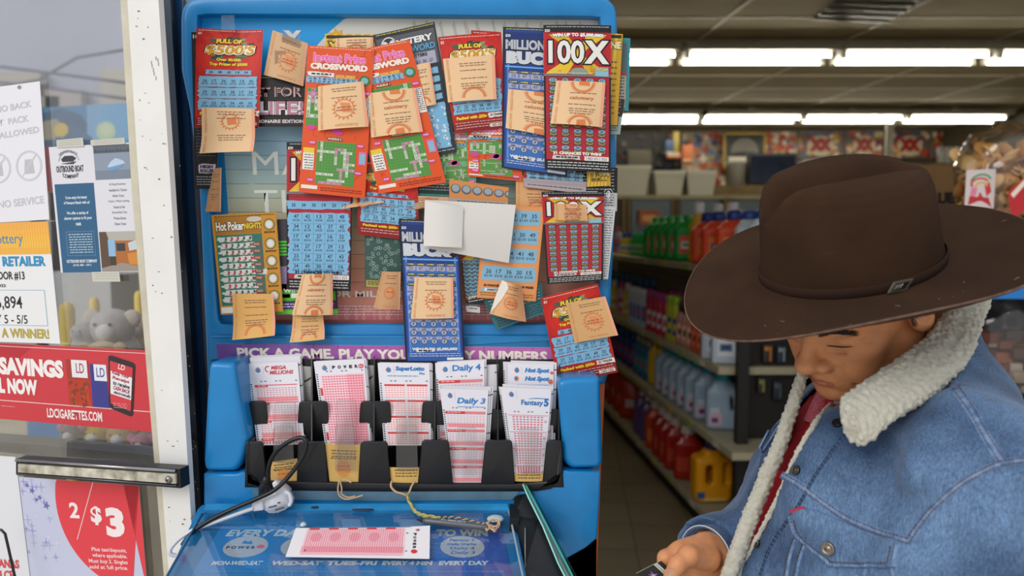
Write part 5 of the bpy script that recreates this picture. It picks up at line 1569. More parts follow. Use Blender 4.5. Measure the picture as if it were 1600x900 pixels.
# ---- bottles
def proto(name, body, cap, lab=None, shape='jug', h=.28, w=.17, d=.09, capr=.022, caph=.035):
    "meshes of one kind of bottle standing at the origin, broad side facing -X/-Y"
    parts = []
    bh = h-caph
    if shape == 'jug':
        def fn(X, Y, Z):
            q = s_box(X, Y, Z, (0,0,bh*.42), (w/2, d/2, bh*.42), .022)
            q = smin(q, s_box(X, Y, Z, (0,0,bh*.80), (w*.33, d*.40, bh*.17), .02), .03)
            q = smin(q, s_cap(X, Y, Z, (0,0,bh*.9), (0,0,bh), capr*.9), .015)
            q = smin(q, s_cap(X, Y, Z, (w*.30,0,bh*.82), (w*.42,0,bh*.45), .017), .02)
            hole = s_cap(X, (Y)*.35, Z, (w*.20,0,bh*.70), (w*.24,0,bh*.44), .017)
            return smax(q, -hole, .008)
        v_, f_ = nets(fn, (-w/2-.012, -d/2-.012, -.008), (w/2+.012, d/2+.012, h), .006)
        m1 = MB(); m1.add(v_, f_.tolist(), body, True)
    elif shape == 'twohole':
        def fn(X, Y, Z):
            q = s_box(X, Y, Z, (0,0,bh*.44), (w/2, d/2, bh*.44), .03)
            q = smin(q, s_box(X, Y, Z, (0,0,bh*.90), (w*.2, d*.3, bh*.10), .015), .04)
            h1 = s_cap(X, Y*.3, Z, (-w*.14,0,bh*.66), (-w*.14,0,bh*.42), .024)
            h2 = s_cap(X, (Y+d/2)*.8, Z, (w*.32,0,bh*.70), (w*.32,0,bh*.40), .020)
            return smax(smax(q, -h1, .012), -h2, .01)
        v_, f_ = nets(fn, (-w/2-.012, -d/2-.012, -.008), (w/2+.012, d/2+.012, h), .006)
        m1 = MB(); m1.add(v_, f_.tolist(), body, True)
    elif shape == 'bottle':
        m1 = MB(); r_ = w/2
        m1.lathe([(r_*.9,0),(r_,.01),(r_*1.0,bh*.35),(r_*.92,bh*.6),(r_*.98,bh*.72),(r_*.7,bh*.88),(capr*.9,bh*.96),(capr*.9,bh)], body, n=20, sy=d/w)
    elif shape == 'can':
        m1 = MB(); r_ = w/2
        m1.lathe([(r_*.94,0),(r_,.006),(r_,bh*.94),(r_*.8,bh)], body, n=18)
    elif shape == 'box':
        m1 = MB(); m1.bbox((-w/2,-d/2,0), (w/2,d/2,bh), body, .006)
    elif shape == 'pouch':
        m1 = MB(); rr = []
        for t in range(9):
            z = bh*t/8; k = math.sin(math.pi*min(1, max(.08, t/8*.9+.08)))**.4
            rr.append([Vector((w/2*math.cos(a)*(1 if t not in (0,8) else 1.0), d/2*math.sin(a)*k*(1-.85*(t/8)**3), z)) for a in [2*math.pi*j/16 for j in range(16)]])
        m1.rings(rr, body)
    parts.append(('body', m1))
    if cap:
        mc = MB(); mc.lathe([(capr,0),(capr*1.04,.004),(capr*.94,caph*.9),(capr*.8,caph)], cap, (0,0,bh-.004), 16)
        parts.append(('cap', mc))
    if lab:
        ml = MB()
        for k, (mt_, x0, z0, x1, z1) in enumerate(lab):
            y = -d/2-.0015-.0006*k
            if shape in ('bottle', 'can'):
                n_ = 8; vs = []
                for zz in (z0, z1):
                    for i in range(n_+1):
                        a = math.pi*1.5+(x0+(x1-x0)*i/n_)*1.3*2
                        vs.append((w/2*1.015*math.cos(a)*(1+.01*k), d/2*1.015*math.sin(a)*(1+.01*k) if shape == 'bottle' else w/2*1.015*math.sin(a)*(1+.01*k), bh*zz))
                ml.add(vs, [(i, i+1, n_+2+i, n_+1+i) for i in range(n_)], mt_, True)
            else:
                ml.box((w*x0, y, bh*z0), (w*x1, -d/2+.004, bh*z1), mt_)
        parts.append(('label', ml))
    meshes = []
    for nm, m_ in parts:
        o = m_.build(nm); meshes.append((nm, o.data)); bpy.data.objects.remove(o)
    return (name, meshes)

def place(pr, x, y, z, label, cat='bottle', group=None, rot=0, sc=1):
    name, meshes = pr
    e = bpy.data.objects.new(name, None); COL.objects.link(e); e.location = (x, y, z); e.rotation_euler = (0, 0, rot); e.scale = (sc,)*3
    e.empty_display_size = .02
    tag(e, label, cat, group)
    for nm, me in meshes:
        o = bpy.data.objects.new(nm, me); COL.objects.link(o); o.parent = e
    return e

def M_(c, r_=.35, **k): return mat(c, r_, **k)
def lab2(a, b, c_=None):
    L_ = [(M_(a), -.32, .18, .30, .62), (M_(b), -.24, .30, .2, .48)]
    if c_: L_.append((M_(c_), -.18, .36, .12, .43))
    return L_
G_big = proto('detergent_bottle', M_('12a33c'), M_('16b048'), lab2('e05a40','f2f0ea','3f8a4a'), h=.27, w=.15, d=.085)
G_small = proto('cleaner_bottle', M_('2fae5a'), M_('36b862'), lab2('cfe6b8','3f9a5a'), 'bottle', h=.17, w=.07, d=.05, capr=.016, caph=.03)
Y_small = proto('cleaner_bottle', M_('d9c02c'), M_('2848a8'), lab2('e4e8f0','3c66b0'), 'bottle', h=.17, w=.07, d=.05, capr=.018, caph=.035)
K_small = proto('cleaner_bottle', M_('9a96a0'), M_('c03848'), lab2('d05a78','4a78b0'), 'bottle', h=.22, w=.08, d=.06, capr=.016, caph=.03)
Y_tall = proto('detergent_bottle', M_('e2b92e'), M_('e9e9ea'), lab2('e06a2c','f0d060'), 'bottle', h=.33, w=.10, d=.08, capr=.03, caph=.06)
O_jug = proto('detergent_jug', M_('e3481c'), M_('26408c'), lab2('e88a2c','2c4c9c','e8e4da'), h=.27, w=.17, d=.10, capr=.035, caph=.05)
W_jug = proto('cleaner_jug', M_('b9c6cc'), M_('27468f'), lab2('5aa6b4','dfe8ea','3a8a9c'), h=.26, w=.13, d=.09, capr=.035, caph=.04)
def yy(px, off): return GY(px, off)
ORD = ['first','second','third','fourth','fifth','sixth','seventh','eighth','ninth','tenth','eleventh','twelfth']
def rowpx(pr, pxs, z, off, what, group, cat='bottle', rot=R(-10), sc=1):
    for i, px in enumerate(sorted(pxs, reverse=True)):
        y = GY(px, off); x = GX(y)+off
        nm = what if len(pxs) == 1 else '%s, %s from the near end' % (what, ORD[i] if i < 12 else 'far')
        place(pr, x, y, z, nm, cat, group, rot, sc)
zt = 1.362
rowpx(K_small, [965], zt, .09, 'small grey bottle with red cap at the far left of the top shelf', None)
rowpx(Y_small, [975, 984], zt, .08, 'small yellow bottle with blue cap on the top shelf', 'yellow cleaner bottles on the top shelf')
rowpx(G_small, [991, 997, 1003, 1009, 1015], zt, .08, 'small green bottle on the top shelf', 'small green bottles on the top shelf')
rowpx(G_big, [1023, 1034, 1046, 1059, 1073], zt, .10, 'big green detergent bottle on the top shelf', 'big green bottles on the top shelf')
rowpx(Y_tall, [1090], zt, .10, 'tall yellow detergent bottle with white cap on the top shelf', None)
rowpx(Y_tall, [1120], zt, .28, 'tall yellow bottle with white cap behind the orange jugs', None)
rowpx(Y_tall, [1143], zt, .28, 'nearest white capped bottle behind the orange jugs', None)
rowpx(O_jug, [1105, 1122, 1146], zt, .10, 'orange detergent jug with blue cap on the top shelf', 'orange jugs on the top shelf')
rowpx(W_jug, [1170, 1192], zt, .10, 'pale jug with blue cap on the top shelf', 'pale jugs on the top shelf')

# middle shelf
zm = .888
P_blue = proto('cleaner_bottle', M_('3566a0'), M_('4a8fc4'), lab2('e8d8e0','c04878'), 'bottle', h=.30, w=.08, d=.07, capr=.02, caph=.05)
P_pink = proto('softener_bottle', M_('d8a0b8'), M_('c04890'), lab2('b02850','e8dce0'), 'bottle', h=.27, w=.085, d=.06, capr=.022, caph=.05)
P_yel = proto('softener_bottle', M_('e2c03c'), M_('e6e4e8'), lab2('e8e0c0','c8a020'), 'bottle', h=.27, w=.085, d=.06, capr=.022, caph=.05)
P_wht = proto('freshener_can', M_('c8d4e8'), M_('eef0f4'), lab2('3c78c0','c84870'), 'can', h=.26, w=.065, d=.065, capr=.028, caph=.03)
P_red = proto('freshener_can', M_('c02848'), M_('b03c80'), lab2('ead8dc','b01c3c','d84868'), 'can', h=.27, w=.066, d=.066, capr=.029, caph=.05)
P_lime = proto('freshener_can', M_('b8b82c'), M_('a0c024'), lab2('2c3c90','e0d040'), 'can', h=.27, w=.066, d=.066, capr=.029, caph=.05)
P_peach = proto('freshener_bottle', M_('b07c68'), M_('1c1818'), lab2('e0b098','1c1820'), 'bottle', h=.25, w=.07, d=.05, capr=.018, caph=.06)
P_orng = proto('freshener_bottle', M_('b04830'), M_('1c1818'), lab2('d86a4c','1c1820'), 'bottle', h=.22, w=.07, d=.05, capr=.018, caph=.04)
P_box = proto('white_carton', M_('b8c4d0'), None, lab2('d4dce4','4a6a98','26324a'), 'box', h=.20, w=.13, d=.10, caph=0)
rowpx(P_blue, [957, 966, 975, 984, 993, 1002, 1012, 1022], zm, .28, 'blue capped bottle, back row of the middle shelf', 'blue bottles on the middle shelf')
rowpx(P_pink, [973], zm, .08, 'pink bottle at the far end of the middle shelf', None)
rowpx(P_yel, [982, 961], zm, .08, 'yellow bottle with white cap on the middle shelf', 'yellow bottles on the middle shelf')
rowpx(P_wht, [990, 996, 1002, 1009], zm, .06, 'pale blue spray can with white cap on the middle shelf', 'white capped cans on the middle shelf')
rowpx(P_red, [1018, 1026, 1034, 1043], zm, .06, 'red spray can with magenta cap on the middle shelf', 'red cans on the middle shelf')
rowpx(P_red, [1052, 1062, 1073], zm, .20, 'red spray can, second row of the middle shelf', 'red cans behind on the middle shelf')
rowpx(P_lime, [1051, 1059], zm, .06, 'yellow spray can with lime cap on the middle shelf', 'lime capped cans on the middle shelf')
rowpx(P_peach, [1067, 1075, 1083], zm, .06, 'peach bottle with black cap on the middle shelf', 'peach bottles on the middle shelf')
rowpx(P_orng, [1091, 1099, 1107], zm, .06, 'rust bottle with black cap, middle shelf', 'rust bottles on the middle shelf')
rowpx(P_box, [1119, 1136], zm, .08, 'pale blue carton at the near end of the middle shelf', 'cartons on the middle shelf', 'carton')

# third shelf
z3 = .532
B_dark = proto('cleaner_bottle', M_('24407c'), M_('3058a0'), lab2('b02c50','4878c0'), 'bottle', h=.27, w=.10, d=.07, capr=.022, caph=.05)
B_teal = proto('cleaner_bottle', M_('2c6c90'), M_('b8b098'), lab2('3c98b0','b86848'), 'bottle', h=.27, w=.09, d=.07, capr=.02, caph=.04)
Y_flat = proto('cleaner_bottle', M_('e0b416'), M_('b8ac80'), None, 'bottle', h=.30, w=.09, d=.07, capr=.02, caph=.04)
S_jug = proto('softener_jug', M_('8fa6b8'), M_('1f98a8'), [(M_('c4a8b4'), -.42, .10, -.05, .36), (M_('5a3a78'), -.34, .16, -.16, .26), (M_('b4c4d0'), -.38, .36, -.12, .46)], h=.31, w=.17, d=.10, capr=.038, caph=.06)
rowpx(B_dark, [958, 966, 974, 983, 992], z3, .10, 'dark blue bottle on the third shelf', 'dark blue bottles on the third shelf')
rowpx(B_teal, [1001, 1009, 1017], z3, .09, 'teal blue bottle on the third shelf', 'teal bottles on the third shelf')
rowpx(Y_flat, [1026, 1036], z3, .09, 'plain yellow bottle on the third shelf', 'yellow bottles on the third shelf')
rowpx(S_jug, [1047, 1058, 1070, 1083, 1097, 1113, 1134], z3, .11, 'softener jug with teal cap, front of the third shelf', 'softener jugs on the third shelf')
rowpx(S_jug, [1092, 1104, 1120, 1137], z3, .29, 'softener jug, second row of the third shelf', 'softener jugs behind on the third shelf')

# bottom shelf
z4 = .122
R_bag = proto('snack_pouch', M_('c8381c', .25), None, [(M_('e0d8d0'), -.3, .3, .3, .5)], 'pouch', h=.30, w=.22, d=.12, caph=0)
P_purp = proto('cleaner_bottle', M_('5c4474', .2), M_('c8c0b4'), None, 'jug', h=.31, w=.13, d=.10, capr=.028, caph=.04)
O_red = proto('cleaner_jug', M_('c03c14', .2), M_('c8c0b4'), [(M_('e07828'), -.4, .2, .0, .5)], 'jug', h=.32, w=.15, d=.11, capr=.038, caph=.055)
R_red = proto('cleaner_jug', M_('a01c10', .2), M_('c8c0b4'), [(M_('b84028'), -.4, .2, .0, .5)], 'jug', h=.32, w=.16, d=.11, capr=.040, caph=.055)
YJ = proto('detergent_jug', M_('e39a10', .3), M_('26305c'), [(M_('2c5c90'), -.46, .10, -.26, .22), (M_('e8c060'), -.30, .05, .3, .10)], 'twohole', h=.345, w=.20, d=.12, capr=.033, caph=.07)
NV = proto('cleaner_jug', M_('20304c'), M_('9aa4ac'), None, 'jug', h=.31, w=.15, d=.11, capr=.03, caph=.04)
rowpx(R_bag, [952, 962, 972, 983, 994], z4, .14, 'red plastic pouch on the bottom shelf, front row', 'red pouches on the bottom shelf', 'pouch')
rowpx(R_bag, [962, 978], z4+.0, .30, 'red pouch in the back row of the bottom shelf', 'red pouches behind on the bottom shelf', 'pouch')
rowpx(P_purp, [1008, 1018], z4, .09, 'purple bottle with white cap on the bottom shelf', 'purple bottles on the bottom shelf')
rowpx(O_red, [1030], z4, .09, 'orange jug with white cap on the bottom shelf', None)
rowpx(R_red, [1043, 1053, 1064, 1080], z4, .09, 'red jug with white cap on the bottom shelf', 'red jugs on the bottom shelf')
rowpx(R_red, [1056, 1068, 1082, 1098], z4, .27, 'red jug, second row of the bottom shelf', 'red jugs behind on the bottom shelf')
rowpx(YJ, [1118], z4, .10, 'yellow jug with blue cap at the near end of the bottom shelf', None, rot=R(4))
rowpx(NV, [1140], z4, .30, 'navy jug behind the yellow one on the bottom shelf', 'navy jugs on the bottom shelf')

# end rack right of the post (dark)
rk = thing('end_rack', 'dark wire end rack right of the black post, behind the man', 'rack', (1.7, 3.6, 0))
mb = MB(); mb.box((1.42, 4.1, 0), (3.2, 4.16, 1.5), mat('14120f', .7)); part(mb, 'back_panel', rk)
for z in (.12, .53, .886, 1.3):
    mb = MB(); mb.box((1.42, 3.5, z-.03), (3.2, 4.1, z), mat('6a6350', .6)); part(mb, 'shelf', rk)
for x in (1.43, 1.75, 2.07):
    mb = MB(); mb.tube([(x, 3.49, 0), (x, 3.49, 1.3)], .006, mat('1a1a1a', .4, metal=.5), 6); part(mb, 'wire', rk)
D1 = proto('boxed_item', M_('3a2c20'), None, lab2('b8642c','22201c'), 'box', h=.2, w=.13, d=.09, caph=0)
D2 = proto('boxed_item', M_('1e2834'), None, lab2('4a5a6c','1c1c22'), 'box', h=.22, w=.12, d=.09, caph=0)
for i, x in enumerate((1.50, 1.66, 1.82, 1.98)):
    place((D1, D2)[i % 2], x, 3.60, .889, 'small dark carton on the rack shelf at face height, %s from the post' % ORD[i], 'carton', 'cartons on the end rack')
    place((D2, D1)[i % 2], x+.03, 3.60, .532, 'small dark carton on the lower rack shelf, %s from the post' % ORD[i], 'carton', 'cartons low on the end rack')
place(P_purp, 1.53, 3.62, .122, 'purple jug at the foot of the dark end rack', 'bottle')

# ================================================================ back of the shop
def pbox(mb, x0, y0, x1, y1, Y, dep, mt): 
    a, b = P(x0, y1, Y), P(x1, y0, Y)
    mb.box((a.x, Y, a.z), (b.x, Y+dep, b.z), mt)
case = thing('display_case', 'wood framed glass display cases along the back with white tubs on top', 'display case', (1.6, 7.2, 0))
WD = mat('6d5834', .5, noise_amt=.2, noise_scale=6)
mb = MB(); mb.box((.6, 7.2, 0), (5.2, 8.0, 1.885), mat('3c3628', .5)); part(mb, 'carcass', case)
mb = MB(); pbox(mb, 930, 305, 1640, 311, 7.17, .84, mat('8c8468', .5)); part(mb, 'counter_top', case)
mb = MB()
for x in (972, 1048, 1130, 1215): pbox(mb, x, 308, x+6, 420, 7.16, .05, WD); pbox(mb, x+8, 308, x+13, 420, 7.17, .04, WD)
part(mb, 'frame', case)
for x in (986, 1062, 1146, 1230):
    mb = MB(); pbox(mb, x, 313, x+62, 420, 7.185, .012, mat('3c4844', .12, coat=.3)); part(mb, 'glass_door', case)
mb = MB(); pbox(mb, 998, 328, 1030, 352, 7.12, .063, mat('8a4a30', .5)); 
pbox(mb, 1004, 336, 1024, 346, 7.118, .004, mat('c08a48', .5))
tag(mb.build('notice_board'), 'small orange brown card standing in front of the left glass case door', 'card')
TUBW = mat('b8b5a4', .5)
def tub(x0, x1, yt, yb, lb, Y=7.35):
    t = thing('white_tub', lb, 'tub', P((x0+x1)/2, yb, Y), 'white tubs on the display case')
    a, b = P(x0, yt, Y), P(x1, yb, Y); w_ = b.x-a.x; h_ = a.z-b.z; cx = (a.x+b.x)/2
    mb = MB(); rr = []
    for z_, k in ((0,.80),(h_*.02,.82),(h_*.78,.97),(h_*.80,1.0),(h_*.98,1.02)):
        rr.append([Vector((cx+w_/2*k*sx, Y+.22+.2*k*sy, b.z+z_)) for sx, sy in ((-1,-1),(1,-1),(1,1),(-1,1))])
    mb.rings(rr, TUBW, smooth=False); part(mb, 'body', t)
    mb = MB(); zt_ = b.z+h_; mb.bbox((cx-w_*.53, Y+.01, zt_-.03), (cx+w_*.53, Y+.43, zt_+.012), mat('c4c1b0', .5), .008); part(mb, 'lid', t)
tub(958, 1016, 260, 306, 'leftmost and widest white tub on the display case')
tub(1024, 1070, 268, 306, 'middle white tub on the display case')
tub(1075, 1120, 268, 306, 'third white tub on the display case, with a small grey mark')
tub(900, 950, 262, 306, 'white tub mostly hidden behind the ticket panel')
mb = MB(); pbox(mb, 1112, 289, 1400, 307, 7.7, .3, mat('7a6238', .5, noise_amt=.3, noise_scale=12)); tag(mb.build('wooden_crate'), 'low wooden plank box behind the tubs, under the monitor', 'crate')
bk = thing('white_bucket', 'white bucket left of the dark monitor', 'bucket', P(1149, 291, 7.75))
mb = MB(); a = P(1149, 290, 7.8); mb.lathe([(.085,0),(.105,.22),(.112,.225),(.112,.25),(.10,.255)], mat('a9a79a', .45), a, 22); part(mb, 'body', bk)
mb = MB(); mb.tube([a+Vector((.11*math.cos(t), .0-.02*math.sin(t), .22-.08*math.sin(t))) for t in [math.pi*i/10 for i in range(11)]], .003, mat('77756c', .4), 6); part(mb, 'handle', bk)
tv = thing('monitor', 'dark flat monitor standing on the crate at the back', 'monitor', P(1205, 290, 7.75))
mb = MB(); 
a, b = P(1168, 289, 7.75), P(1247, 239, 7.75); mb.bbox((a.x, 7.75, a.z), (b.x, 7.82, b.z), mat('14161a', .3), .008); part(mb, 'housing', tv)
mb = MB(); a, b = P(1172, 285, 7.745), P(1243, 243, 7.745); mb.box((a.x, 7.745, a.z), (b.x, 7.75, b.z), mat('18222e', .15, noise_amt=.5, noise_scale=9, tint='2c3350')); part(mb, 'screen', tv)
mb = MB(); pbox(mb, 1254, 249, 1310, 289, 7.75, .3, TUBW); tag(mb.build('white_tray'), 'white plastic tray behind the hat crown, right of the monitor', 'tray')

# posters on the back wall
rp = random.Random(21)
PCOL = ['c2441c','d8702c','8c2418','d9c09c','2c6c94','c89828','b02818','ece0c4','c2541c','3c3468']
def floral(x0, y0, x1, y1, lb, Y=10.4):
    c = Card(x1-x0, y1-y0, quadY((x0,y0),(x1,y0),(x1,y1),(x0,y1),Y), 'a8987c', th=.01, nx=2, ny=2, sub=60, eps=.004)
    for k in range(60):
        x = rp.uniform(2, c.w-2); y = rp.uniform(2, c.h-2); r_ = rp.uniform(4, 10)
        c.star(x, y, r_*.5, r_, rp.choice((4,5,6)), rp.choice(PCOL), l=1+k*.05)
    c.build('wall_poster', lb, 'poster', 'flowered posters on the back wall')
floral(1066, 207, 1133, 290, 'flowered orange poster left of the black framed sign')
floral(1196, 206, 1244, 250, 'flowered poster directly right of the black framed sign')
def xx(x0, lb, w_=62):
    c = Card(w_, 44, quadY((x0,204),(x0+w_,204),(x0+w_,248),(x0,248),10.38), '6a5a50', th=.01, nx=2, ny=2, sub=60, eps=.004)
    for k in range(46): c.star(rp.uniform(3, w_-3), rp.uniform(3, 41), 2.5, rp.uniform(4, 9), 5, rp.choice(PCOL), l=1+k*.02)
    c.ell(w_*.5, 24, w_*.3, 16, 'cdbc9a', l=2.5); c.text('XX', w_*.26, 13, w_*.74, 32, 'a81c14', .10, l=3, out='3c1410', outw=.03)
    c.build('wall_poster', lb, 'poster', 'red lettered posters on the back wall')
xx(1246, 'first red lettered poster right of the flowered one', 72); xx(1320, 'partly hidden red lettered poster between the first and the white pole', 60); xx(1388, 'red lettered poster just right of the white pole', 66); xx(1456, 'rightmost red lettered poster above the glasses', 70)
floral(1528, 206, 1590, 246, 'flowered poster at the far right above the snack bag')
c = Card(66, 56, quadY((1130,207),(1197,207),(1197,266),(1130,266),10.2), '0d0c0b', th=.02, nx=2, ny=2, sub=60, eps=.004)
for r_ in ((0,0,66,3.4),(0,52.6,66,56),(0,0,3.6,56),(62.4,0,66,56)): c.rect(*r_, 'b8941e', l=1)
c.ell(33, 27, 21, 19, '6c6858', l=1.2); c.ell(33, 33, 22, 5, '0d0c0b', l=1.4); c.rect(8, 36, 46, 43, 'e2dcc4', l=2)
c.build('framed_sign', 'black sign in a yellow frame with a pale dome shape', 'sign')
mb = MB(); pbox(mb, 955, 205, 1066, 262, 9.6, .5, mat('1b1916', .6)); 
for k in range(26):
    x = rp.uniform(960, 1060); y = rp.uniform(208, 255); pbox(mb, x, y, x+rp.uniform(3, 9), y+rp.uniform(4, 14), 9.56, .04, mat(rp.choice(['3a3428','5c5040','1e2c44','7c3a20','8c7a20','4a4640','26231e']), .5))
tag(mb.build('wall_cabinet'), 'dark cluttered wall cabinet at the back left of the shop', 'cabinet')
mb = MB(); pbox(mb, 978, 234, 1018, 545, 9.2, .1, mat('4f4a3c', .6)); tag(mb.build('brown_board'), 'dull brown panel leaning in front of the wall cabinet', 'panel')
for i, (x, y, w_, h_, cc, lb) in enumerate(((1040,218,14,26,'2c4468','blue packet hanging by the wall cabinet'),(1052,205,10,40,'8c7a28','yellow strip packet hanging by the wall cabinet'),(1042,236,22,12,'a84820','orange packet at the end of the wall cabinet'),(1066,226,18,30,'b06030','rust orange packet before the flowered poster'))):
    mb = MB(); a, b = P(x, y+h_, 9.3), P(x+w_, y, 9.3); mb.bbox((a.x,9.3,a.z),(b.x,9.36,b.z), mat(cc, .4), .01); mb.box((a.x+.01,9.295,a.z+.03),(b.x-.01,9.3,a.z+.06), mat('b8a88c', .4)); tag(mb.build('hanging_packet'), lb, 'packet')
glp = proto('glass_tumbler', M_('9a9a90', .15), None, None, 'can', h=.17, w=.075, d=.075, caph=0)
sh_ = MB(); pbox(sh_, 1462, 255, 1560, 260, 7.6, .3, WD); tag(sh_.build('wall_shelf'), 'narrow shelf of clear glasses right of the hat crown', 'shelf')
for i in range(9):
    p = P(1470+i*10, 255, 7.72); place(glp, p.x, p.y, p.z, 'clear glass tumbler on the narrow shelf, %s from the left' % (['first','second','third','fourth','fifth','sixth','seventh','eighth','ninth'][i]), 'glass', 'glasses on the narrow shelf')
mb = MB(); pbox(mb, 1383, 196, 1386, 560, 8.6, .03, mat('b8b4a4', .4)); tag(mb.build('support_pole'), 'thin white upright pole behind the hat crown', 'pole')

# cardboard box and bags on the right, on a display stand behind the man
stand = thing('product_stand', 'dark stand behind the man carrying the box and the snack bags', 'stand', (2.0, 2.6, 0))
mb = MB(); mb.box((1.42, 2.45, 1.515), (3.4, 3.1, 1.55), mat('3a352c', .6)); part(mb, 'top_board', stand)
mb = MB(); mb.box((1.46, 2.9, 0), (3.4, 3.0, 1.515), mat('1c1a18', .7)); part(mb, 'back_board', stand)
mb = MB(); mb.box((1.46, 2.5, .81), (3.4, 2.9, .84), mat('3a352c', .6)); part(mb, 'shelf', stand)
a, b = P(1436, 322, 2.62), P(1508, 257, 2.62)
bx = thing('cardboard_box', 'brown cardboard box with black letters behind the hat, right of the crown', 'box', (a.x, 2.6, 1.55))
mb = MB(); mb.bbox((a.x-.22, 2.62, 1.551), (b.x, 2.95, b.z), mat('7c5c34', .7, noise_amt=.1, noise_scale=14), .004); part(mb, 'body', bx)
c = Card(100, 30, quadY((1420,300),(1506,298),(1506,322),(1420,324),2.618), '7c5c34', th=.0005, nx=2, ny=2, sub=60, rough=.7); c.text('VALUE', 6, 2, 84, 26, '16120e', .08, l=1); o = c.build('printing', parent=bx)

# snack bag hanging at the right
def bag_mesh(cx, cz, Y, rx, rz, ry, seed, tie=True):
    v_ = []; n1, n2 = 46, 34
    rr = []
    for j in range(n2+1):
        t = j/n2; ph = math.pi*(t-.5)
        ring = []
        for i in range(n1):
            a = 2*math.pi*i/n1
            k = 1+.10*noise.noise(Vector((math.cos(a)*3+seed, math.sin(a)*3, t*7)))+.06*noise.noise(Vector((math.cos(a)*9+seed, math.sin(a)*9, t*16)))
            w_ = math.cos(ph)**.7 if abs(math.cos(ph)) > 1e-6 else 0
            if t > .8 and tie: w_ = max(w_*.55, .16)
            ring.append(Vector((cx+rx*w_*k*math.cos(a), Y+ry*w_*k*math.sin(a), cz+rz*math.sin(ph)*(1+.03*k))))
        rr.append(ring)
    return rr
FILM = clear_mat('plastic_film', refl=.16, rough=.09, through=.93)
bag = thing('snack_bag', 'clear bag of tan wheel chips with a red and white label at the right edge', 'snack bag', P(1570, 345, 2.2))
cb = P(1572, 275, 2.35)
mb = MB(); mb.rings(bag_mesh(cb.x, cb.z, cb.y, .155, .17, .10, 3), FILM); part(mb, 'film', bag, 'clear crinkled plastic film')
mb = MB(); rc = random.Random(4); CH = [mat('d8a562', .6), mat('e6bd80', .6), mat('cf9650', .6)]
for k in range(110):
    a = rc.random()*6.28; rr_ = rc.random()**.5*.125; z = rc.uniform(-.13, .09)
    p = cb+Vector((rr_*math.cos(a), .07*rc.uniform(-1, 1), z)); s_ = rc.uniform(.026, .042)
    Mr = Matrix.Translation(p) @ Matrix.Rotation(rc.random()*6, 4, Vector((rc.random(), rc.random(), rc.random())).normalized())
    mb.lathe([(s_,-.002),(s_*1.05,.001),(s_*.7,.004),(.0002,.002)], rc.choice(CH), (0,0,0), 9, 1, .75, M=Mr)
o = part(mb, 'chips', bag, 'heap of tan chips'); o['kind'] = 'stuff'
c = Card(44, 62, quadY((1510,266),(1556,264),(1552,326),(1507,322),2.235, lambda u, v: .008*math.sin(3*u)), 'cfc4c4', th=.0005, nx=4, ny=4)
c.ring(22, 20, 16, 13, 3, '3c8a4a', l=1, a0=180, a1=340); c.ring(20, 24, 14, 11, 3, 'c82c24', l=1.2, a0=150, a1=330); c.ring(22, 28, 10, 8, 3, 'd8a82c', l=1.3, a0=170, a1=360)
c.poly([(6,44),(20,38),(34,46),(40,60),(4,60)], 'b8242c', l=1.4); c.poly([(26,26),(34,20),(38,36),(30,44)], 'c82c34', l=1.5); c.poly([(8,30),(16,30),(14,44),(6,42)], 'd87a9a', l=1.5)
c.build('bag_label', parent=bag)
c = Card(40, 60, quadY((1575,300),(1610,270),(1612,320),(1580,345),2.23), 'b81c24', th=.0005, nx=3, ny=3); c.poly([(4,8),(30,2),(36,12),(8,20)], 'e8d8c8', l=1); c.build('bag_seal', parent=bag)
bag2 = thing('plastic_bag', 'crinkled clear plastic bag of brown goods behind the shoulder at the right', 'plastic bag', P(1570, 600, 2.2))
cb = P(1575, 545, 2.66)
mb = MB(); mb.rings(bag_mesh(cb.x, cb.z, cb.y, .17, .23, .12, 8, False), FILM); part(mb, 'film', bag2)
mb = MB()
for k in range(40):
    p = cb+Vector((rc.uniform(-.12,.12), rc.uniform(-.04,.06), rc.uniform(-.19,.05))); s_ = rc.uniform(.02, .035)
    mb.bbox(p-Vector((s_, s_*.6, s_*.7)), p+Vector((s_, s_*.6, s_*.7)), mat(rc.choice(['6a3222','8c4a34','a89888','4a3028','b8a898']), .5), .006)
o = part(mb, 'contents', bag2, 'brown wrapped goods'); o['kind'] = 'stuff'
mb = MB(); a = P(1555, 467, 2.46); b = P(1640, 447, 2.46); mb.box((1.50, 2.46, a.z), (3.4, 2.9, b.z), mat('1d78c8', .4)); part(mb, 'shelf', stand, 'bright blue shelf edge')
# ================================================================ the man
HY, HP, HR = R(66.7), R(27.8), R(-8)
HZ = .85
def rotm(y, p, r):
    f = Vector((-math.sin(y), -math.cos(y), 0)); l = Vector((math.cos(y), -math.sin(y), 0)); u = Vector((0,0,1))
    f2 = f*math.cos(p)-u*math.sin(p); u2 = u*math.cos(p)+f*math.sin(p)
    l3 = l*math.cos(r)+u2*math.sin(r); u3 = u2*math.cos(r)-l*math.sin(r)
    return Matrix(((f2.x,l3.x,u3.x),(f2.y,l3.y,u3.y),(f2.z,l3.z,u3.z)))
HM = rotm(HY, HP, HR); HO = Vector((.4245, .8613, 1.4180)); HS = .9565
def H(v): return HO+HM @ (Vector((v[0], v[1], v[2]*HZ))*HS)

man = thing('person', 'man in brown cowboy hat and denim jacket looking down at a card', 'person', (.5, .9, 0))

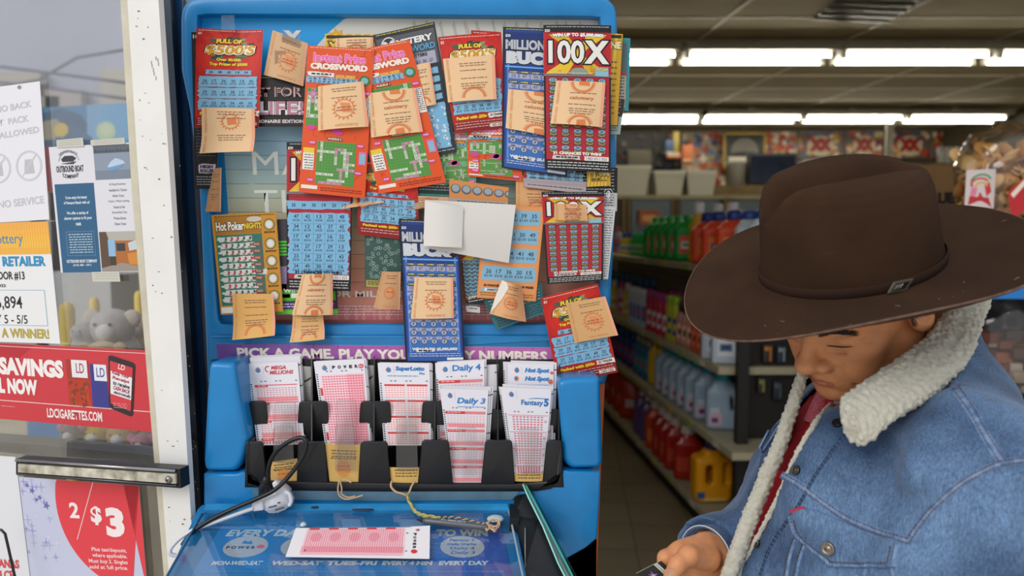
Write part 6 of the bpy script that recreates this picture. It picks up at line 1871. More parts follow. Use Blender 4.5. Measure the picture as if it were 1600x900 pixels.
def head_sdf(X, Y, Z):
    A = abs(Y)
    q = s_ell(X, Y, Z, (-.018,0,.048), (.100,.080,.088))
    q = smin(q, s_ell(X, Y, Z, (.030,0,.005), (.064,.064,.075)), .02)
    q = smin(q, s_ell(X, A, Z, (.050,.0,-.050), (.046,.050,.058)), .022)
    q = smin(q, s_cap(X, A, Z, (.002,.056,-.045), (.058,.024,-.090), .017, .015), .028)      # jaw
    q = smin(q, s_ell(X, A, Z, (.060,.040,-.016), (.024,.024,.022)), .018)                  # cheek bones
    q = smin(q, s_ell(X, A, Z, (.062,.034,-.048), (.024,.022,.028)), .018)                  # cheeks
    q = smin(q, s_ell(X, Y, Z, (.074,0,-.098), (.020,.023,.015)), .016)                     # chin
    q = smin(q, s_ell(X, Y, Z, (.072,0,-.060), (.026,.032,.026)), .014)                     # muzzle
    q = smin(q, s_cap(X, A, Z, (.086,.010,.030), (.070,.048,.030), .010, .008), .012)       # brow ridge
    q = smax(q, -s_ell(X, A, Z, (.100,.034,.008), (.018,.017,.011)), .012)                  # sockets
    q = smin(q, s_ell(X, A, Z, (.0735,.033,.006), (.0125,.0165,.0120)), .004)               # lids
    q = smax(q, -s_cap(X, A, Z, (.0905,.020,-.0005), (.0800,.047,.0010), .0010), .0025)      # closed lid line
    q = smax(q, -s_cap(X, A, Z, (.0885,.022,.0165), (.0775,.048,.0165), .0010), .004)       # lid fold
    q = smax(q, -s_cap(X, A, Z, (.0900,.024,-.0105), (.0790,.046,-.0120), .0008), .008)       # bag under the eye
    q = smin(q, s_cap(X, Y, Z, (.086,0,.014), (.110,0,-.027), .0080, .0100), .010)          # nose bridge
    q = smin(q, s_ell(X, Y, Z, (.107,0,-.030), (.0148,.0160,.0132)), .007)                  # tip
    q = smin(q, s_ell(X, A, Z, (.0955,.0175,-.0335), (.0125,.0085,.0100)), .004)            # wings
    q = smax(q, -s_ell(X, A, Z, (.101,.0075,-.0430), (.006,.0035,.005)), .002)
    q = smax(q, -s_cap(X, A, Z, (.0850,.0290,-.036), (.0770,.0400,-.070), .0010), .010)     # smile fold
    q = smin(q, s_cap(X, A, Z, (.0965,0,-.0590), (.0840,.0235,-.0655), .0042, .0022), .005) # upper lip
    q = smin(q, s_cap(X, A, Z, (.0935,0,-.0700), (.0840,.0190,-.0695), .0052, .0030), .006) # lower lip
    q = smax(q, -s_cap(X, A, Z, (.1020,0,-.0645), (.0850,.0315,-.0665), .0014, .0010), .0018) # mouth line
    q = smax(q, -s_cap(X, Y, Z, (.094,-.012,-.0815), (.094,.012,-.0815), .002), .010)       # below the lip
    # ears
    ca, sa = math.cos(.28), math.sin(.28)
    EX = (X+.004)*ca-(Z-.004)*sa; EZ = (X+.004)*sa+(Z-.004)*ca
    e = s_ell(EX, A, EZ, (0,.078,.0), (.0185,.0085,.0315))
    e = smax(e, -s_ell(EX, A, EZ, (.001,.0870,.006), (.0105,.0085,.0190)), .003)
    e = smin(e, s_cap(EX, A, EZ, (-.004,.0800,-.012), (-.006,.0815,.016), .0026), .003)
    e = smin(e, s_ell(EX, A, EZ, (.012,.0770,-.006), (.0045,.0055,.007)), .004)
    q = smin(q, e, .005)
    q = smin(q, s_cap(X, Y, Z, (-.030,0,-.03), (-.075,-.012,-.16), .058, .062), .03)        # neck
    # skin folds at the temple and cheek
    q = smax(q, -s_cap(X, A, Z, (.068,.054,.008), (.060,.062,.014), .0004), .004)
    q = smax(q, -s_cap(X, A, Z, (.069,.053,.000), (.060,.063,-.002), .0004), .004)
    return q
# ================================================================ hat
def hatM():
    n = Vector((-.2191,-.3836,1)).normalized()
    a = Vector((-math.cos(R(4.1)), -math.sin(R(4.1)), 0)); a = (a-n*a.dot(n)).normalized()
    l = n.cross(a)
    return Matrix(((a.x,l.x,n.x),(a.y,l.y,n.y),(a.z,l.z,n.z)))
TM = hatM(); TO = P(1328.7, 417.0, .82); TS = .82/.795
def T(v): return TO+TM @ (Vector(v)*TS)
A0, B0, A1, B1 = .0994, .0729, .1828, .1798
def brim_pt(th, t, dz=0.0):
    c, s_ = math.cos(th), math.sin(th)
    a = A0+(A1-A0)*t; b = B0+(B1-B0)*t
    x = a*c; y = b*s_
    e = t**2.0
    z = .0156*e*abs(s_)**2.2+.019*e*abs(c)**3-.006*t*(1-t)+.0121*e*s_
    y *= 1-.10*e*abs(s_)**3
    if c > 0: z -= .0451*e*c**3
    return T((x, y, z+dz))
hv, hf = nets(head_sdf, (-.13,-.10,-.19), (.13,.10,.145), .0021)
hw = (np.array(HM) @ (hv*HS*np.array([1,1,HZ])).T).T+np.array(HO)

TI = np.array(TM.transposed())
hl = (TI @ (hw-np.array(TO)).T).T/TS
ok = hl[:, 2] < -.004
hf = hf[ok[hf].all(1)]
skin = mat('de9868', .48, sss=.12, noise_amt=.16, noise_scale=45, bump=.22, bump_scale=900, key='skin')
lipm = mat('c47d60', .45, sss=.12, noise_amt=.1, noise_scale=90, bump=.2, bump_scale=600)
body = MB()
body.add(hw, hf.tolist(), skin, True)
li = body.m(lipm)
base = 0
for k, f in enumerate(hf):
    c = hv[f].mean(0)
    if c[0] > .083 and abs(c[1]) < .021 and ((-.0655 < c[2] < -.0585+abs(c[1])*-.12) or (-.0755+abs(c[1])*.15 < c[2] < -.0655)): body.mi[k] = li

def inpoly(x, y, poly_):
    c = False; n = len(poly_)
    for i in range(n):
        x1, y1 = poly_[i-1]; x2, y2 = poly_[i]
        if (y1 > y) != (y2 > y) and x < (x2-x1)*(y-y1)/(y2-y1)+x1: c = not c
    return c
# torso, neck and arms under the clothes
ZT = [.60,.95,1.07,1.20,1.28,1.33,1.37,1.42,1.50]
CXT = [.44,.405,.420,.452,.485,.505,.508,.508,.505]
RXT = [.15,.162,.148,.130,.104,.080,.062,.045,.03]
RYT = [.19,.215,.210,.195,.170,.125,.085,.045,.03]
def torso_sdf(X, Y, Z, g=0.0):
    cx = np.interp(Z, ZT, CXT); rx = np.interp(Z, ZT, RXT)+g; ry = np.interp(Z, ZT, RYT)+g
    x = (X-cx)/rx; y = (Y-.875)/ry
    r_ = np.sqrt(x*x+y*y)
    return (r_-1)*np.minimum(rx, ry)*.85
ARM_L = [((.50,.80,1.292),(.468,.700,1.262),.058,.066), ((.468,.700,1.262),(.395,.610,1.00),.070,.062), ((.395,.610,1.00),(.20,.74,.93),.058,.042)]
ARM_R = [((.52,.95,1.285),(.535,1.06,1.245),.050,.060), ((.535,1.06,1.245),(.46,1.10,1.00),.060,.055), ((.46,1.10,1.00),(.262,.925,1.085),.052,.040)]
def core(X, Y, Z):
    q = torso_sdf(X, Y, Z, -.02)
    for a, b, r0, r1 in ARM_L+ARM_R: q = smin(q, s_cap(X, Y, Z, a, b, r0-.018, r1-.016), .03)
    return smax(q, .86-Z, .01)
cv, cf = nets(core, (.12,.48,.84), (.74,1.26,1.46), .012)
body.add(cv, cf.tolist(), skin, True)

# right hand holding the card
def W(px, py, Y): return tuple(P(px, py, Y))
def hand_sdf(X, Y, Z):
    C = lambda a, b, ra, rb: s_cap(X, Y, Z, a, b, ra, rb)
    q = C(W(1150,876,.93), W(1118,868,.905), .027, .027)                     # wrist
    q = smin(q, C(W(1108,868,.895), W(1075,872,.875), .026, .020), .02)      # palm
    q = smin(q, C(W(1112,884,.900), W(1078,896,.875), .025, .018), .02)
    q = smin(q, C(W(1100,856,.885), W(1062,862,.868), .017, .0125), .012)    # back of hand to index knuckle
    # index finger
    q = smin(q, C(W(1064,862,.868), W(1040,872,.862), .0115, .0098), .006)
    q2 = C(W(1040,872,.862), W(1037,892,.858), .0098, .0088); q = smin(q, q2, .004)
    q = smin(q, C(W(1037,892,.858), W(1046,908,.856), .0088, .0072), .003)
    # middle, ring and little finger curled below
    for i, (x, y, r_) in enumerate(((1068,884,.0100),(1080,900,.0094),(1092,914,.0084))):
        q = smin(q, C(W(x+18,y-6,.872+.004*i), W(x-6,y+4,.862+.004*i), r_, r_*.95), .004)
        q = smin(q, C(W(x-6,y+4,.862+.004*i), W(x-4,y+24,.866+.004*i), r_*.95, r_*.85), .002)
        q = smin(q, C(W(x-4,y+24,.866+.004*i), W(x+10,y+32,.872), r_*.85, r_*.75), .002)
    # thumb across the front
    t = C(W(1106,872,.870), W(1076,868,.846), .0170, .0125)
    t = smin(t, C(W(1076,868,.846), W(1060,881,.838), .0120, .0108), .005)
    t = smin(t, C(W(1060,881,.838), W(1048,900,.835), .0108, .0088), .004)
    q = smin(q, t, .0035)
    for (x, y, Y_) in ((1076,861,.836),(1080,859,.838),(1066,868,.829)):
        q = smax(q, -s_cap(X, Y, Z, W(x-3,y-3,Y_-.004), W(x+3,y+5,Y_-.004), .0010), .003)
    return q
lo = P(1170,935,.80); 
gv, gf = nets(hand_sdf, (.165,.80,1.0), (.325,.965,1.165), .0016)
body.add(gv, gf.tolist(), skin, True)
bo = part(body, 'body', man)
# thumb nail
mb = MB()
ptsn = [(1046,889),(1052,888),(1055,893),(1053,902),(1046,906),(1042,900)]
f = [P(x, y, .8272+.0004*abs(i-2)) for i, (x, y) in enumerate(ptsn)]
mb.prism(f, [p+Vector((0,.004,0)) for p in f], mat('c99a84', .25))
part(mb, 'thumb_nail', man)

headbvh = BVHTree.FromPolygons([Vector(v) for v in hw], hf.tolist())
def hit(bvh, px, py):
    d = ray(px, py).normalized()
    r_ = bvh.ray_cast(CAM, d, 5)
    return (r_[0], r_[1]) if r_[0] is not None else (None, None)
# hair at the temple, sideburn and nape; eyebrow; lashes
def hairs(mb, region, n, ln, r0, mt, seed, dirv, bvh=headbvh, jit=.4, lift=.25):
    rr = random.Random(seed); k = 0; tries = 0
    while k < n and tries < n*8:
        tries += 1
        u, v = rr.random(), rr.random()
        p = region(u, v)
        loc, nrm, i_, d_ = bvh.find_nearest(p)
        if loc is None: continue
        dv = Vector(dirv)+Vector((rr.uniform(-jit,jit), rr.uniform(-jit,jit), rr.uniform(-jit,jit)))
        dw = (HM @ dv).normalized(); dw = (dw-nrm*dw.dot(nrm)).normalized()
        L_ = ln*rr.uniform(.6, 1.2)
        mb.tube([loc-nrm*.0003, loc+dw*L_*.5+nrm*L_*lift, loc+dw*L_+nrm*L_*lift*.9], [r0, r0*.8, r0*.2], mt, 3)
        k += 1
BROW = mat('33261f', .6); HAIR = mat('1e1714', .5); GREY = mat('5c524a', .5)
mb = MB()
hairs(mb, lambda u, v: H((.030-.05*u, .085, .020+.05*v)), 500, .012, .00020, GREY, 2, (-.5,0,-.8))
hairs(mb, lambda u, v: H((.030-.018*u, .085, -.004+.05*v)), 220, .006, .00016, GREY, 3, (-.2,0,-1))
hairs(mb, lambda u, v: H((-.03-.06*u, .070-.05*u, -.02+.09*v)), 900, .012, .00025, HAIR, 4, (-.4,0,-.9))
part(mb, 'hair', man)
mb = MB()
hairs(mb, lambda u, v: H((.094-.018*u, .013+.036*u, .0125+.013*v+.004*math.sin(3*u))), 420, .008, .00030, BROW, 5, (-.5,.8,.1), lift=.12, jit=.3)
hairs(mb, lambda u, v: H((.092-.020*u, -.013-.036*u, .0125+.013*v+.004*math.sin(3*u))), 240, .008, .00030, BROW, 6, (-.5,-.8,.1), lift=.12, jit=.3)
part(mb, 'eyebrows', man)
for sg in (1, -1):
    mb = MB(); pl_ = []
    for i in range(13):
        u = i/12; lc, nn, _, _ = headbvh.find_nearest(H((.0905-.0115*u, sg*(.020+.028*u), -.0010-.0012*math.sin(3.1*u))))
        pl_.append(lc+nn*.0002)
    mb.tube(pl_, [.0003+.0006*math.sin(math.pi*i/12)**.5 for i in range(13)], HAIR, 5)
    part(mb, 'eyelashes', man)


# ---- crown
def crown_pt(th, k):
    c, s_ = math.cos(th), math.sin(th)
    prof = [(1.0,0),(.99,.012),(.975,.03),(.965,.055),(.955,.08),(.94,.098),(.90,.113),(.83,.122),(.72,.1265),(.58,.128),(.42,.128),(.25,.127),(.1,.1265),(0,.1265)]
    f = k*(len(prof)-1); i = min(int(f), len(prof)-2); u = f-i
    rs = prof[i][0]*(1-u)+prof[i+1][0]*u; z = prof[i][1]*(1-u)+prof[i+1][1]*u
    x = A0*rs*c; y = B0*rs*s_
    kz = z/.128
    x = x*(1-.0645*kz)+.0038*kz; y = y*(1+.039*kz)-.0087*kz
    zs = .0319*kz*x-.1204*z
    top = min(1, max(0, (z-.075)/.045)); top = top*top*(3-2*top)
    yc = y+.0087*kz
    g = math.exp(-(yc/.018)**2)*min(1, max(0, (x+.080)/.03))
    zz = z+zs-top*.036*g
    for sy in (-1, 1):
        d2 = ((x-.050)/.036)**2+((yc-sy*.058)/.026)**2
        kk = min(1, max(0, (z-.015)/.095)); dent = math.exp(-d2)*kk*kk*(3-2*kk)
        am = 1 if sy > 0 else .1
        zz -= .006*dent*am; y -= sy*.020*dent*am
    return T((x, y, zz))
FELT = mat('3b281b', .9, noise_amt=.28, noise_scale=11, bump=.35, bump_scale=700, spec=.2, key='felt')
NT = 144
mb = MB(); rings = []
NB = 22
for i in range(NB, -1, -1): rings.append([brim_pt(2*math.pi*j/NT, i/NB, -.0025) for j in range(NT)])
rings = rings[::-1]
und = rings
top_ = [[brim_pt(2*math.pi*j/NT, i/NB, .0012) for j in range(NT)] for i in range(NB, -1, -1)]
edge = [[(und[-1][j]+top_[0][j])/2+(und[-1][j]-und[-2][j]).normalized()*.0016 for j in range(NT)]]
cr = [[crown_pt(2*math.pi*j/NT, k/52) for j in range(NT)] for k in range(1, 53)]
inner = [[T((A0*.84*math.cos(2*math.pi*j/NT), B0*.84*math.sin(2*math.pi*j/NT), .05)) for j in range(NT)]]
mb.rings(inner+und+edge+top_+cr, FELT, cap0=True, cap1=False)
hat = part(mb, 'cowboy_hat', man, 'dark brown felt cowboy hat')
# lint
mb = MB(); rl = random.Random(5)
for k in range(26):
    th = rl.uniform(.6, 3.2); t = rl.uniform(.2, .95)
    p = brim_pt(th, t, .002); q_ = brim_pt(th+rl.uniform(-.04,.04), t+rl.uniform(-.04,.04), .0022); m_ = (p+q_)/2+Vector((rl.uniform(-1,1), 0, rl.uniform(-1,1)))*.001
    if k > 8: q_ = p+(q_-p)*.12; m_ = (p+q_)/2
    mb.tube([p, m_, q_], .00016, mat('b8aca0', .6), 3)
part(mb, 'lint', hat, 'pale lint fibres')
# worn pale edge
mb = MB(); mb.tube([brim_pt(2*math.pi*j/NT, 1.0, -.0006)+(brim_pt(2*math.pi*j/NT, 1.0)-brim_pt(2*math.pi*j/NT, .97)).normalized()*.0012 for j in range(NT)], .0010, mat('6e5446', .9, noise_amt=.4, noise_scale=120), 6, closed=True)
part(mb, 'brim_edge', hat)
def band_pt(th, z, off=.0022):
    x = (A0*.992+off)*math.cos(th); y = (B0*.992+off)*math.sin(th)
    return T((x, y, z))
mb = MB(); rr = []
for (z, o_) in ((.0,.0004),(.001,.0016),(.006,.0020),(.0115,.0014),(.0125,.0002)): rr.append([band_pt(2*math.pi*j/NT, z, o_) for j in range(NT)])
mb.rings(rr, mat('33221a', .9, spec=.2, bump=.3, bump_scale=500), False, False)
part(mb, 'hat_band', hat)
# buckle at its pixel place on the band
best = min((abs(pix(band_pt(t/500*2*math.pi, .009))[0]-1404)+(200 if (band_pt(t/500*2*math.pi, .009)-TO).y > 0 else 0), t/500*2*math.pi) for t in range(500))[1]
u_ = (band_pt(best+.02, .009)-band_pt(best-.02, .009)).normalized()
if u_.x < 0: u_ = -u_
n_ = (band_pt(best, .009)-T((0,0,.009))).normalized(); w_ = TM @ Vector((0,0,1)); o_ = band_pt(best, .008, .0036)
mb = MB()
SIL = mat('a9a59a', .3, metal=.8, bump=.4, bump_scale=900)
def bk_(x, z, d=0): return o_+u_*x+w_*z+n_*d
q0 = [bk_(-.014,-.0045), bk_(.006,-.0062), bk_(.014,.0048), bk_(-.007,.0062)]
mb.prism(q0, [p+n_*.0018 for p in q0], SIL)
q1 = [bk_(-.010,-.003,.0019), bk_(.0045,-.0042,.0019), bk_(.010,.0032,.0019), bk_(-.005,.0042,.0019)]
mb.prism(q1, [p+n_*.0002 for p in q1], mat('3c3a36', .4, metal=.6))
for k in (-1, 0, 1): mb.tube([bk_(-.006+k*.003,-.003,.0024), bk_(-.001+k*.003,.003,.0024)], .0005, SIL, 5)
part(mb, 'buckle', hat, 'small square silver buckle')

# ================================================================ jacket and shirt
# denim material
dm = mat('5a7fb2', .8, key='denim')
nt = dm.node_tree; b_ = nt.nodes['Principled BSDF']
tc = nt.nodes.new('ShaderNodeTexCoord')
n1 = nt.nodes.new('ShaderNodeTexNoise'); n1.inputs['Scale'].default_value = 9; n1.inputs['Detail'].default_value = 6
mp = nt.nodes.new('ShaderNodeMapping'); mp.inputs['Scale'].default_value = (700, 700, 60); mp.inputs['Rotation'].default_value = (0, R(25), 0)
n2 = nt.nodes.new('ShaderNodeTexNoise'); n2.inputs['Scale'].default_value = 1; n2.inputs['Detail'].default_value = 3
n3 = nt.nodes.new('ShaderNodeTexNoise'); n3.inputs['Scale'].default_value = 620; n3.inputs['Detail'].default_value = 3
r1 = nt.nodes.new('ShaderNodeValToRGB'); r1.color_ramp.elements[0].position = .35; r1.color_ramp.elements[1].position = .68
r1.color_ramp.elements[0].color = lin('2e4769'); r1.color_ramp.elements[1].color = lin('6a89b0')
m1 = nt.nodes.new('ShaderNodeMixRGB'); m1.blend_type = 'OVERLAY'; m1.inputs[0].default_value = .9
m2 = nt.nodes.new('ShaderNodeMixRGB'); m2.blend_type = 'OVERLAY'; m2.inputs[0].default_value = .6
bp = nt.nodes.new('ShaderNodeBump'); bp.inputs['Strength'].default_value = .35; bp.inputs['Distance'].default_value = .001
L = nt.links.new
L(tc.outputs['Object'], n1.inputs[0]); L(tc.outputs['Object'], mp.inputs[0]); L(mp.outputs[0], n2.inputs[0]); L(tc.outputs['Object'], n3.inputs[0])
L(n1.outputs['Fac'], r1.inputs[0]); L(r1.outputs[0], m1.inputs[1]); L(n2.outputs['Fac'], m1.inputs[2]); L(m1.outputs[0], m2.inputs[1]); L(n3.outputs['Fac'], m2.inputs[2]); L(m2.outputs[0], b_.inputs[0])
L(n3.outputs['Fac'], bp.inputs['Height'])
n4 = nt.nodes.new('ShaderNodeTexNoise'); n4.inputs['Scale'].default_value = 26; n4.inputs['Detail'].default_value = 3; n4.inputs['Distortion'].default_value = 1.2
b2 = nt.nodes.new('ShaderNodeBump'); b2.inputs['Strength'].default_value = .55; b2.inputs['Distance'].default_value = .007
L(tc.outputs['Object'], n4.inputs[0]); L(n4.outputs['Fac'], b2.inputs['Height']); L(bp.outputs[0], b2.inputs['Normal']); L(b2.outputs[0], b_.inputs['Normal'])
b_.inputs['Sheen Weight'].default_value = .1
DENIM = dm

def fold(q, X, Y, Z, a, b, r_, k): return smax(q, -s_cap(X, Y, Z, a, b, r_, r_*.6), k)
def jacket_sdf(X, Y, Z):
    q = torso_sdf(X, Y, Z, .0)
    for a, b, r0, r1_ in ARM_L: q = smin(q, s_cap(X, Y, Z, a, b, r0+.004, r1_+.004), .035)
    for a, b, r0, r1_ in ARM_R: q = smin(q, s_cap(X, Y, Z, a, b, r0+.002, r1_+.002), .03)
    # yoke fullness over the chest and pocket
    q = smin(q, s_ell(X, Y, Z, W(1330,760,.80), (.07,.07,.09)), .06)
    # folds: armpit valley, diagonal drags from the shoulder
    q = fold(q, X, Y, Z, W(1445,650,.66), W(1398,760,.655), .010, .035)
    q = fold(q, X, Y, Z, W(1398,760,.655), W(1408,850,.645), .008, .03)
    q = fold(q, X, Y, Z, W(1470,690,.64), W(1430,800,.61), .002, .02)
    q = fold(q, X, Y, Z, W(1350,690,.70), W(1300,760,.70), .001, .02)
    q = fold(q, X, Y, Z, W(1590,800,.545), W(1560,900,.53), .004, .022)
    q = fold(q, X, Y, Z, W(1480,860,.55), W(1600,880,.52), .002, .016)
    q = smin(q, s_cap(X, Y, Z, W(1500,640,.70), W(1430,740,.67), .014, .010), .03)
    q = q+.0018*np.sin(X*55+Z*38+Y*20)*np.sin(Y*47-Z*30)+.0008*np.sin(X*140+Z*90)*np.sin(Z*120-Y*90)
    # open neck and hem
    q = smax(q, -s_cap(X, Y, Z, (.49,.875,1.30), (.46,.86,1.50), .050, .085), .008)
    q = smax(q, -s_cap(X, Y, Z, tuple(H((.075,0,-.095))), tuple(H((.03,.01,-.06))), .046, .070), .006)
    # right cuff end
    q = smax(q, -(s_cap(X, Y, Z, tuple(P(1088,866,.895)), tuple(P(1040,868,.87)), .05, .05)), .002)
    return smax(q, .88-Z, .004)
jv, jf = nets(jacket_sdf, (.16,.46,.86), (.76,1.26,1.46), .0045)
EDGE_N = [(1322,630),(1300,630),(1277,655),(1247,703),(1208,790),(1167,868),(1148,910),(1120,970)]
EDGE_F = [(1256,588),(1230,640),(1206,700),(1168,795),(1138,880),(1126,910),(1098,970)]
GAP = [(1262,540),(1475,530),(1462,560),(1402,600),(1345,645)]+EDGE_N+EDGE_F[::-1]+[(1262,560)]
fc = jv[jf].mean(1)
w_c = fc-np.array(CAM); zz = w_c @ np.array(FWD)
pxs = 800+F*(w_c @ np.array(RGT))/zz; pys = 450-F*(w_c @ np.array(UPV))/zz
keep = []
for i in range(len(jf)):
    if 1090 < pxs[i] < 1480 and pys[i] > 525 and fc[i][1] < .95 and inpoly(pxs[i], pys[i], GAP): continue
    keep.append(jf[i].tolist())
jm = MB(); jm.add(jv, keep, DENIM, True)
jacket = part(jm, 'denim_jacket', man, 'blue denim jacket shell')
so = jacket.modifiers.new('thickness', 'SOLIDIFY'); so.thickness = .003; so.offset = -1
JB_ = BVHTree.FromPolygons([Vector(v) for v in jv], jf.tolist())

def shirt_sdf(X, Y, Z):
    q = torso_sdf(X, Y, Z, -.010)
    for a, b, r0, r1_ in (ARM_L[:1]+ARM_R[:1]): q = smin(q, s_cap(X, Y, Z, a, b, r0-.008, r1_-.012), .03)
    q = smin(q, s_cap(X, Y, Z, (.49,.875,1.32), (.462,.868,1.385), .062, .060), .02)
    q = q+.0012*np.sin(Z*110+X*60)*np.sin(Y*80)
    q = smax(q, -s_cap(X, Y, Z, (.47,.87,1.36), (.45,.865,1.5), .052, .07), .003)
    q = smax(q, -s_cap(X, Y, Z, tuple(H((.078,0,-.100))), tuple(H((.03,.01,-.06))), .038, .068), .006)
    q = smax(q, -s_ell(X, Y, Z, (.50,.765,1.37), (.10,.075,.085)), .004)
    return smax(q, .9-Z, .004)
sv, sf = nets(shirt_sdf, (.20,.62,.88), (.70,1.14,1.42), .005)
RED = mat('bb1820', .75, noise_amt=.12, noise_scale=30, bump=.3, bump_scale=900)
sm_ = MB(); sm_.add(sv, sf.tolist(), RED, True)
shirt = part(sm_, 'red_shirt', man, 'red shirt under the jacket')
SBV = BVHTree.FromPolygons([Vector(v) for v in sv], sf.tolist())

def surf(bvh, px, py, off=0.0, fall=.75):
    p, n = hit(bvh, px, py)
    if p is None: return None, None
    if n.dot(CAM-p) < 0: n = -n
    return p+n*off, n
def ribbon(bvh, pts, wpx, mt, th=.0012, mb=None, step=4):
    "raised strip following a pixel polyline on a surface"
    mb = mb or MB()
    cv_ = smooth_curve([(x, y, 0) for x, y in pts], 10)
    rr = []
    for i, c_ in enumerate(cv_):
        t = cv_[min(i+1, len(cv_)-1)]-cv_[max(i-1, 0)]
        if t.length < 1e-6: continue
        t.normalize(); nx_, ny_ = -t.y, t.x
        row = []
        for k, h_ in ((-.5,-.0006),(-.42,th),(0,th*1.15),(.42,th),(.5,-.0006)):
            p, n = surf(bvh, c_.x+nx_*wpx*k, c_.y+ny_*wpx*k, h_)
            if p is None: row = None; break
            row.append(p)
        if row: rr.append(row)
    if len(rr) > 1: mb.rings(rr, mt, False, False, True, closed=False)
    return mb
def stitches(bvh, pts, mt, mb, off=.0022, dash=4.2, gap=2.0, r_=.00055):
    cv_ = smooth_curve([(x, y, 0) for x, y in pts], 16)
    acc = 0; last = cv_[0]; a = None; d_on = True; seg = 0
    pos = [cv_[0]]
    L_ = [0]
    for i in range(1, len(cv_)): L_.append(L_[-1]+(cv_[i]-cv_[i-1]).length)
    def at(s_):
        for i in range(1, len(L_)):
            if L_[i] >= s_:
                u = (s_-L_[i-1])/max(1e-6, L_[i]-L_[i-1]); return cv_[i-1].lerp(cv_[i], u)
        return cv_[-1]
    s_ = 0
    while s_+dash < L_[-1]:
        p0, n0 = surf(bvh, *at(s_).xy, off); p1, n1_ = surf(bvh, *at(s_+dash).xy, off)
        if p0 is not None and p1 is not None and (p1-p0).length < .02: mb.tube([p0-n0*.0006, p0+(p1-p0)*.25, p0+(p1-p0)*.75, p1-n1_*.0006], r_, mt, 4)
        s_ += dash+gap
def offs(pts, d):
    out = []
    for i, (x, y) in enumerate(pts):
        a = Vector(pts[max(i-1, 0)]); b = Vector(pts[min(i+1, len(pts)-1)]); t = (b-a).normalized()
        out.append((x-t.y*d, y+t.x*d))
    return out
PALE = mat('7c93b4', .85, noise_amt=.35, noise_scale=160, tint='4b6a94', bump=.4, bump_scale=500)
THR = mat('5d4436', .7); THD = mat('1d2434', .7)
SEAMS = [
 ('shoulder_seam', [(1474,574),(1492,604),(1520,645),(1545,690),(1566,722)], 17, (4.5, -4.5), 'pale'),
 ('armhole_seam', [(1640,716),(1600,719),(1566,724),(1540,734),(1500,757),(1462,790),(1436,822),(1420,846)], 13, (3.5, -3.5), 'pale'),
 ('yoke_seam', [(1222,742),(1248,757),(1275,777),(1315,805),(1360,826),(1405,841),(1422,846)], 12, (3.5, -3.5), 'pale'),
]
for nm, pts, wd, so_, kd in SEAMS:
    mb = ribbon(JB_, pts, wd, PALE); sr = part(mb, nm, jacket)
    part_ = [part((stitches(JB_, offs(pts, d_), THR, m_ := MB(), .0020), m_)[1], 'stitching', jacket) for d_ in so_]
# placket edge line, stitched
pl = [(1330,670),(1302,706),(1275,745),(1250,790),(1225,825),(1204,860),(1190,900),(1178,940)]
mb = MB(); stitches(JB_, pl, THD, mb, .0012, 5, 2); stitches(JB_, offs(pl, 3), THD, mb, .0012, 5, 2); part(mb, 'placket_stitching', jacket)
mb = ribbon(JB_, offs(pl, 1.5), 5, mat('4a6690', .85, noise_amt=.3, noise_scale=200), .0006); part(mb, 'placket_seam', jacket)
# pocket flap
flap = [(1236,806),(1240,822),(1250,840),(1292,874),(1306,882),(1392,885),(1400,878),(1406,848)]
FL = [(1236,806),(1262,795),(1310,812),(1360,832),(1407,846),(1405,864),(1401,878),(1392,884),(1350,886),(1306,884),(1292,877),(1265,856),(1246,838),(1239,822)]
mb = MB()
c0x = sum(p[0] for p in FL)/len(FL); c0y = sum(p[1] for p in FL)/len(FL)
rings_ = []
FLd = [(p.x, p.y) for p in smooth_curve([(x, y, 0) for x, y in FL], 5, True)]
for k, h_ in ((1.0,-.0005),(1.0,.0022),(.97,.0032),(.9,.0030),(.75,.0034),(.5,.0038),(.25,.0040),(.02,.0040)):
    rings_.append([surf(JB_, c0x+(x-c0x)*k, c0y+(y-c0y)*k, h_)[0] or P(x, y, .66) for x, y in FLd])
mb.rings(rings_, DENIM, False, True)
fl = part(mb, 'pocket_flap', jacket)
mb = MB()
for k in (.965, .90):
    pp = [(c0x+(x-c0x)*k, c0y+(y-c0y)*(k if k > .95 else .86)) for x, y in flap]
    stitches(JB_, pp, THR, mb, .0040, 4, 2)
part(mb, 'stitching', fl)
mb = ribbon(JB_, [(c0x+(x-c0x)*.99, c0y+(y-c0y)*.99) for x, y in flap], 5, PALE, .0040); part(mb, 'flap_edge', fl)
# pocket side seams below the flap
for pts in ([(1243,842),(1234,870),(1228,905)], [(1258,850),(1249,875),(1243,905)], [(1352,888),(1350,905),(1349,925)], [(1392,888),(1396,905),(1398,925)]):
    mb = MB(); ribbon(JB_, pts, 5, PALE, .0009, mb); part(mb, 'pocket_seam', jacket)
mb = MB()
for pts in ([(1243,842),(1234,870),(1228,905)], [(1258,850),(1249,875),(1243,905)]): stitches(JB_, offs(pts, 3), THR, mb, .0016)
part(mb, 'stitching', jacket)
# red tab
mb = MB(); p0 = [surf(JB_, x, y, .0028)[0] for x, y in ((1237,797),(1257,791),(1260,795),(1240,802))]
if all(p is not None for p in p0): mb.prism(p0, [p-Vector((0,-.001,0)) for p in p0], mat('b2344c', .7)); part(mb, 'red_tab', jacket, 'small red cloth tab')
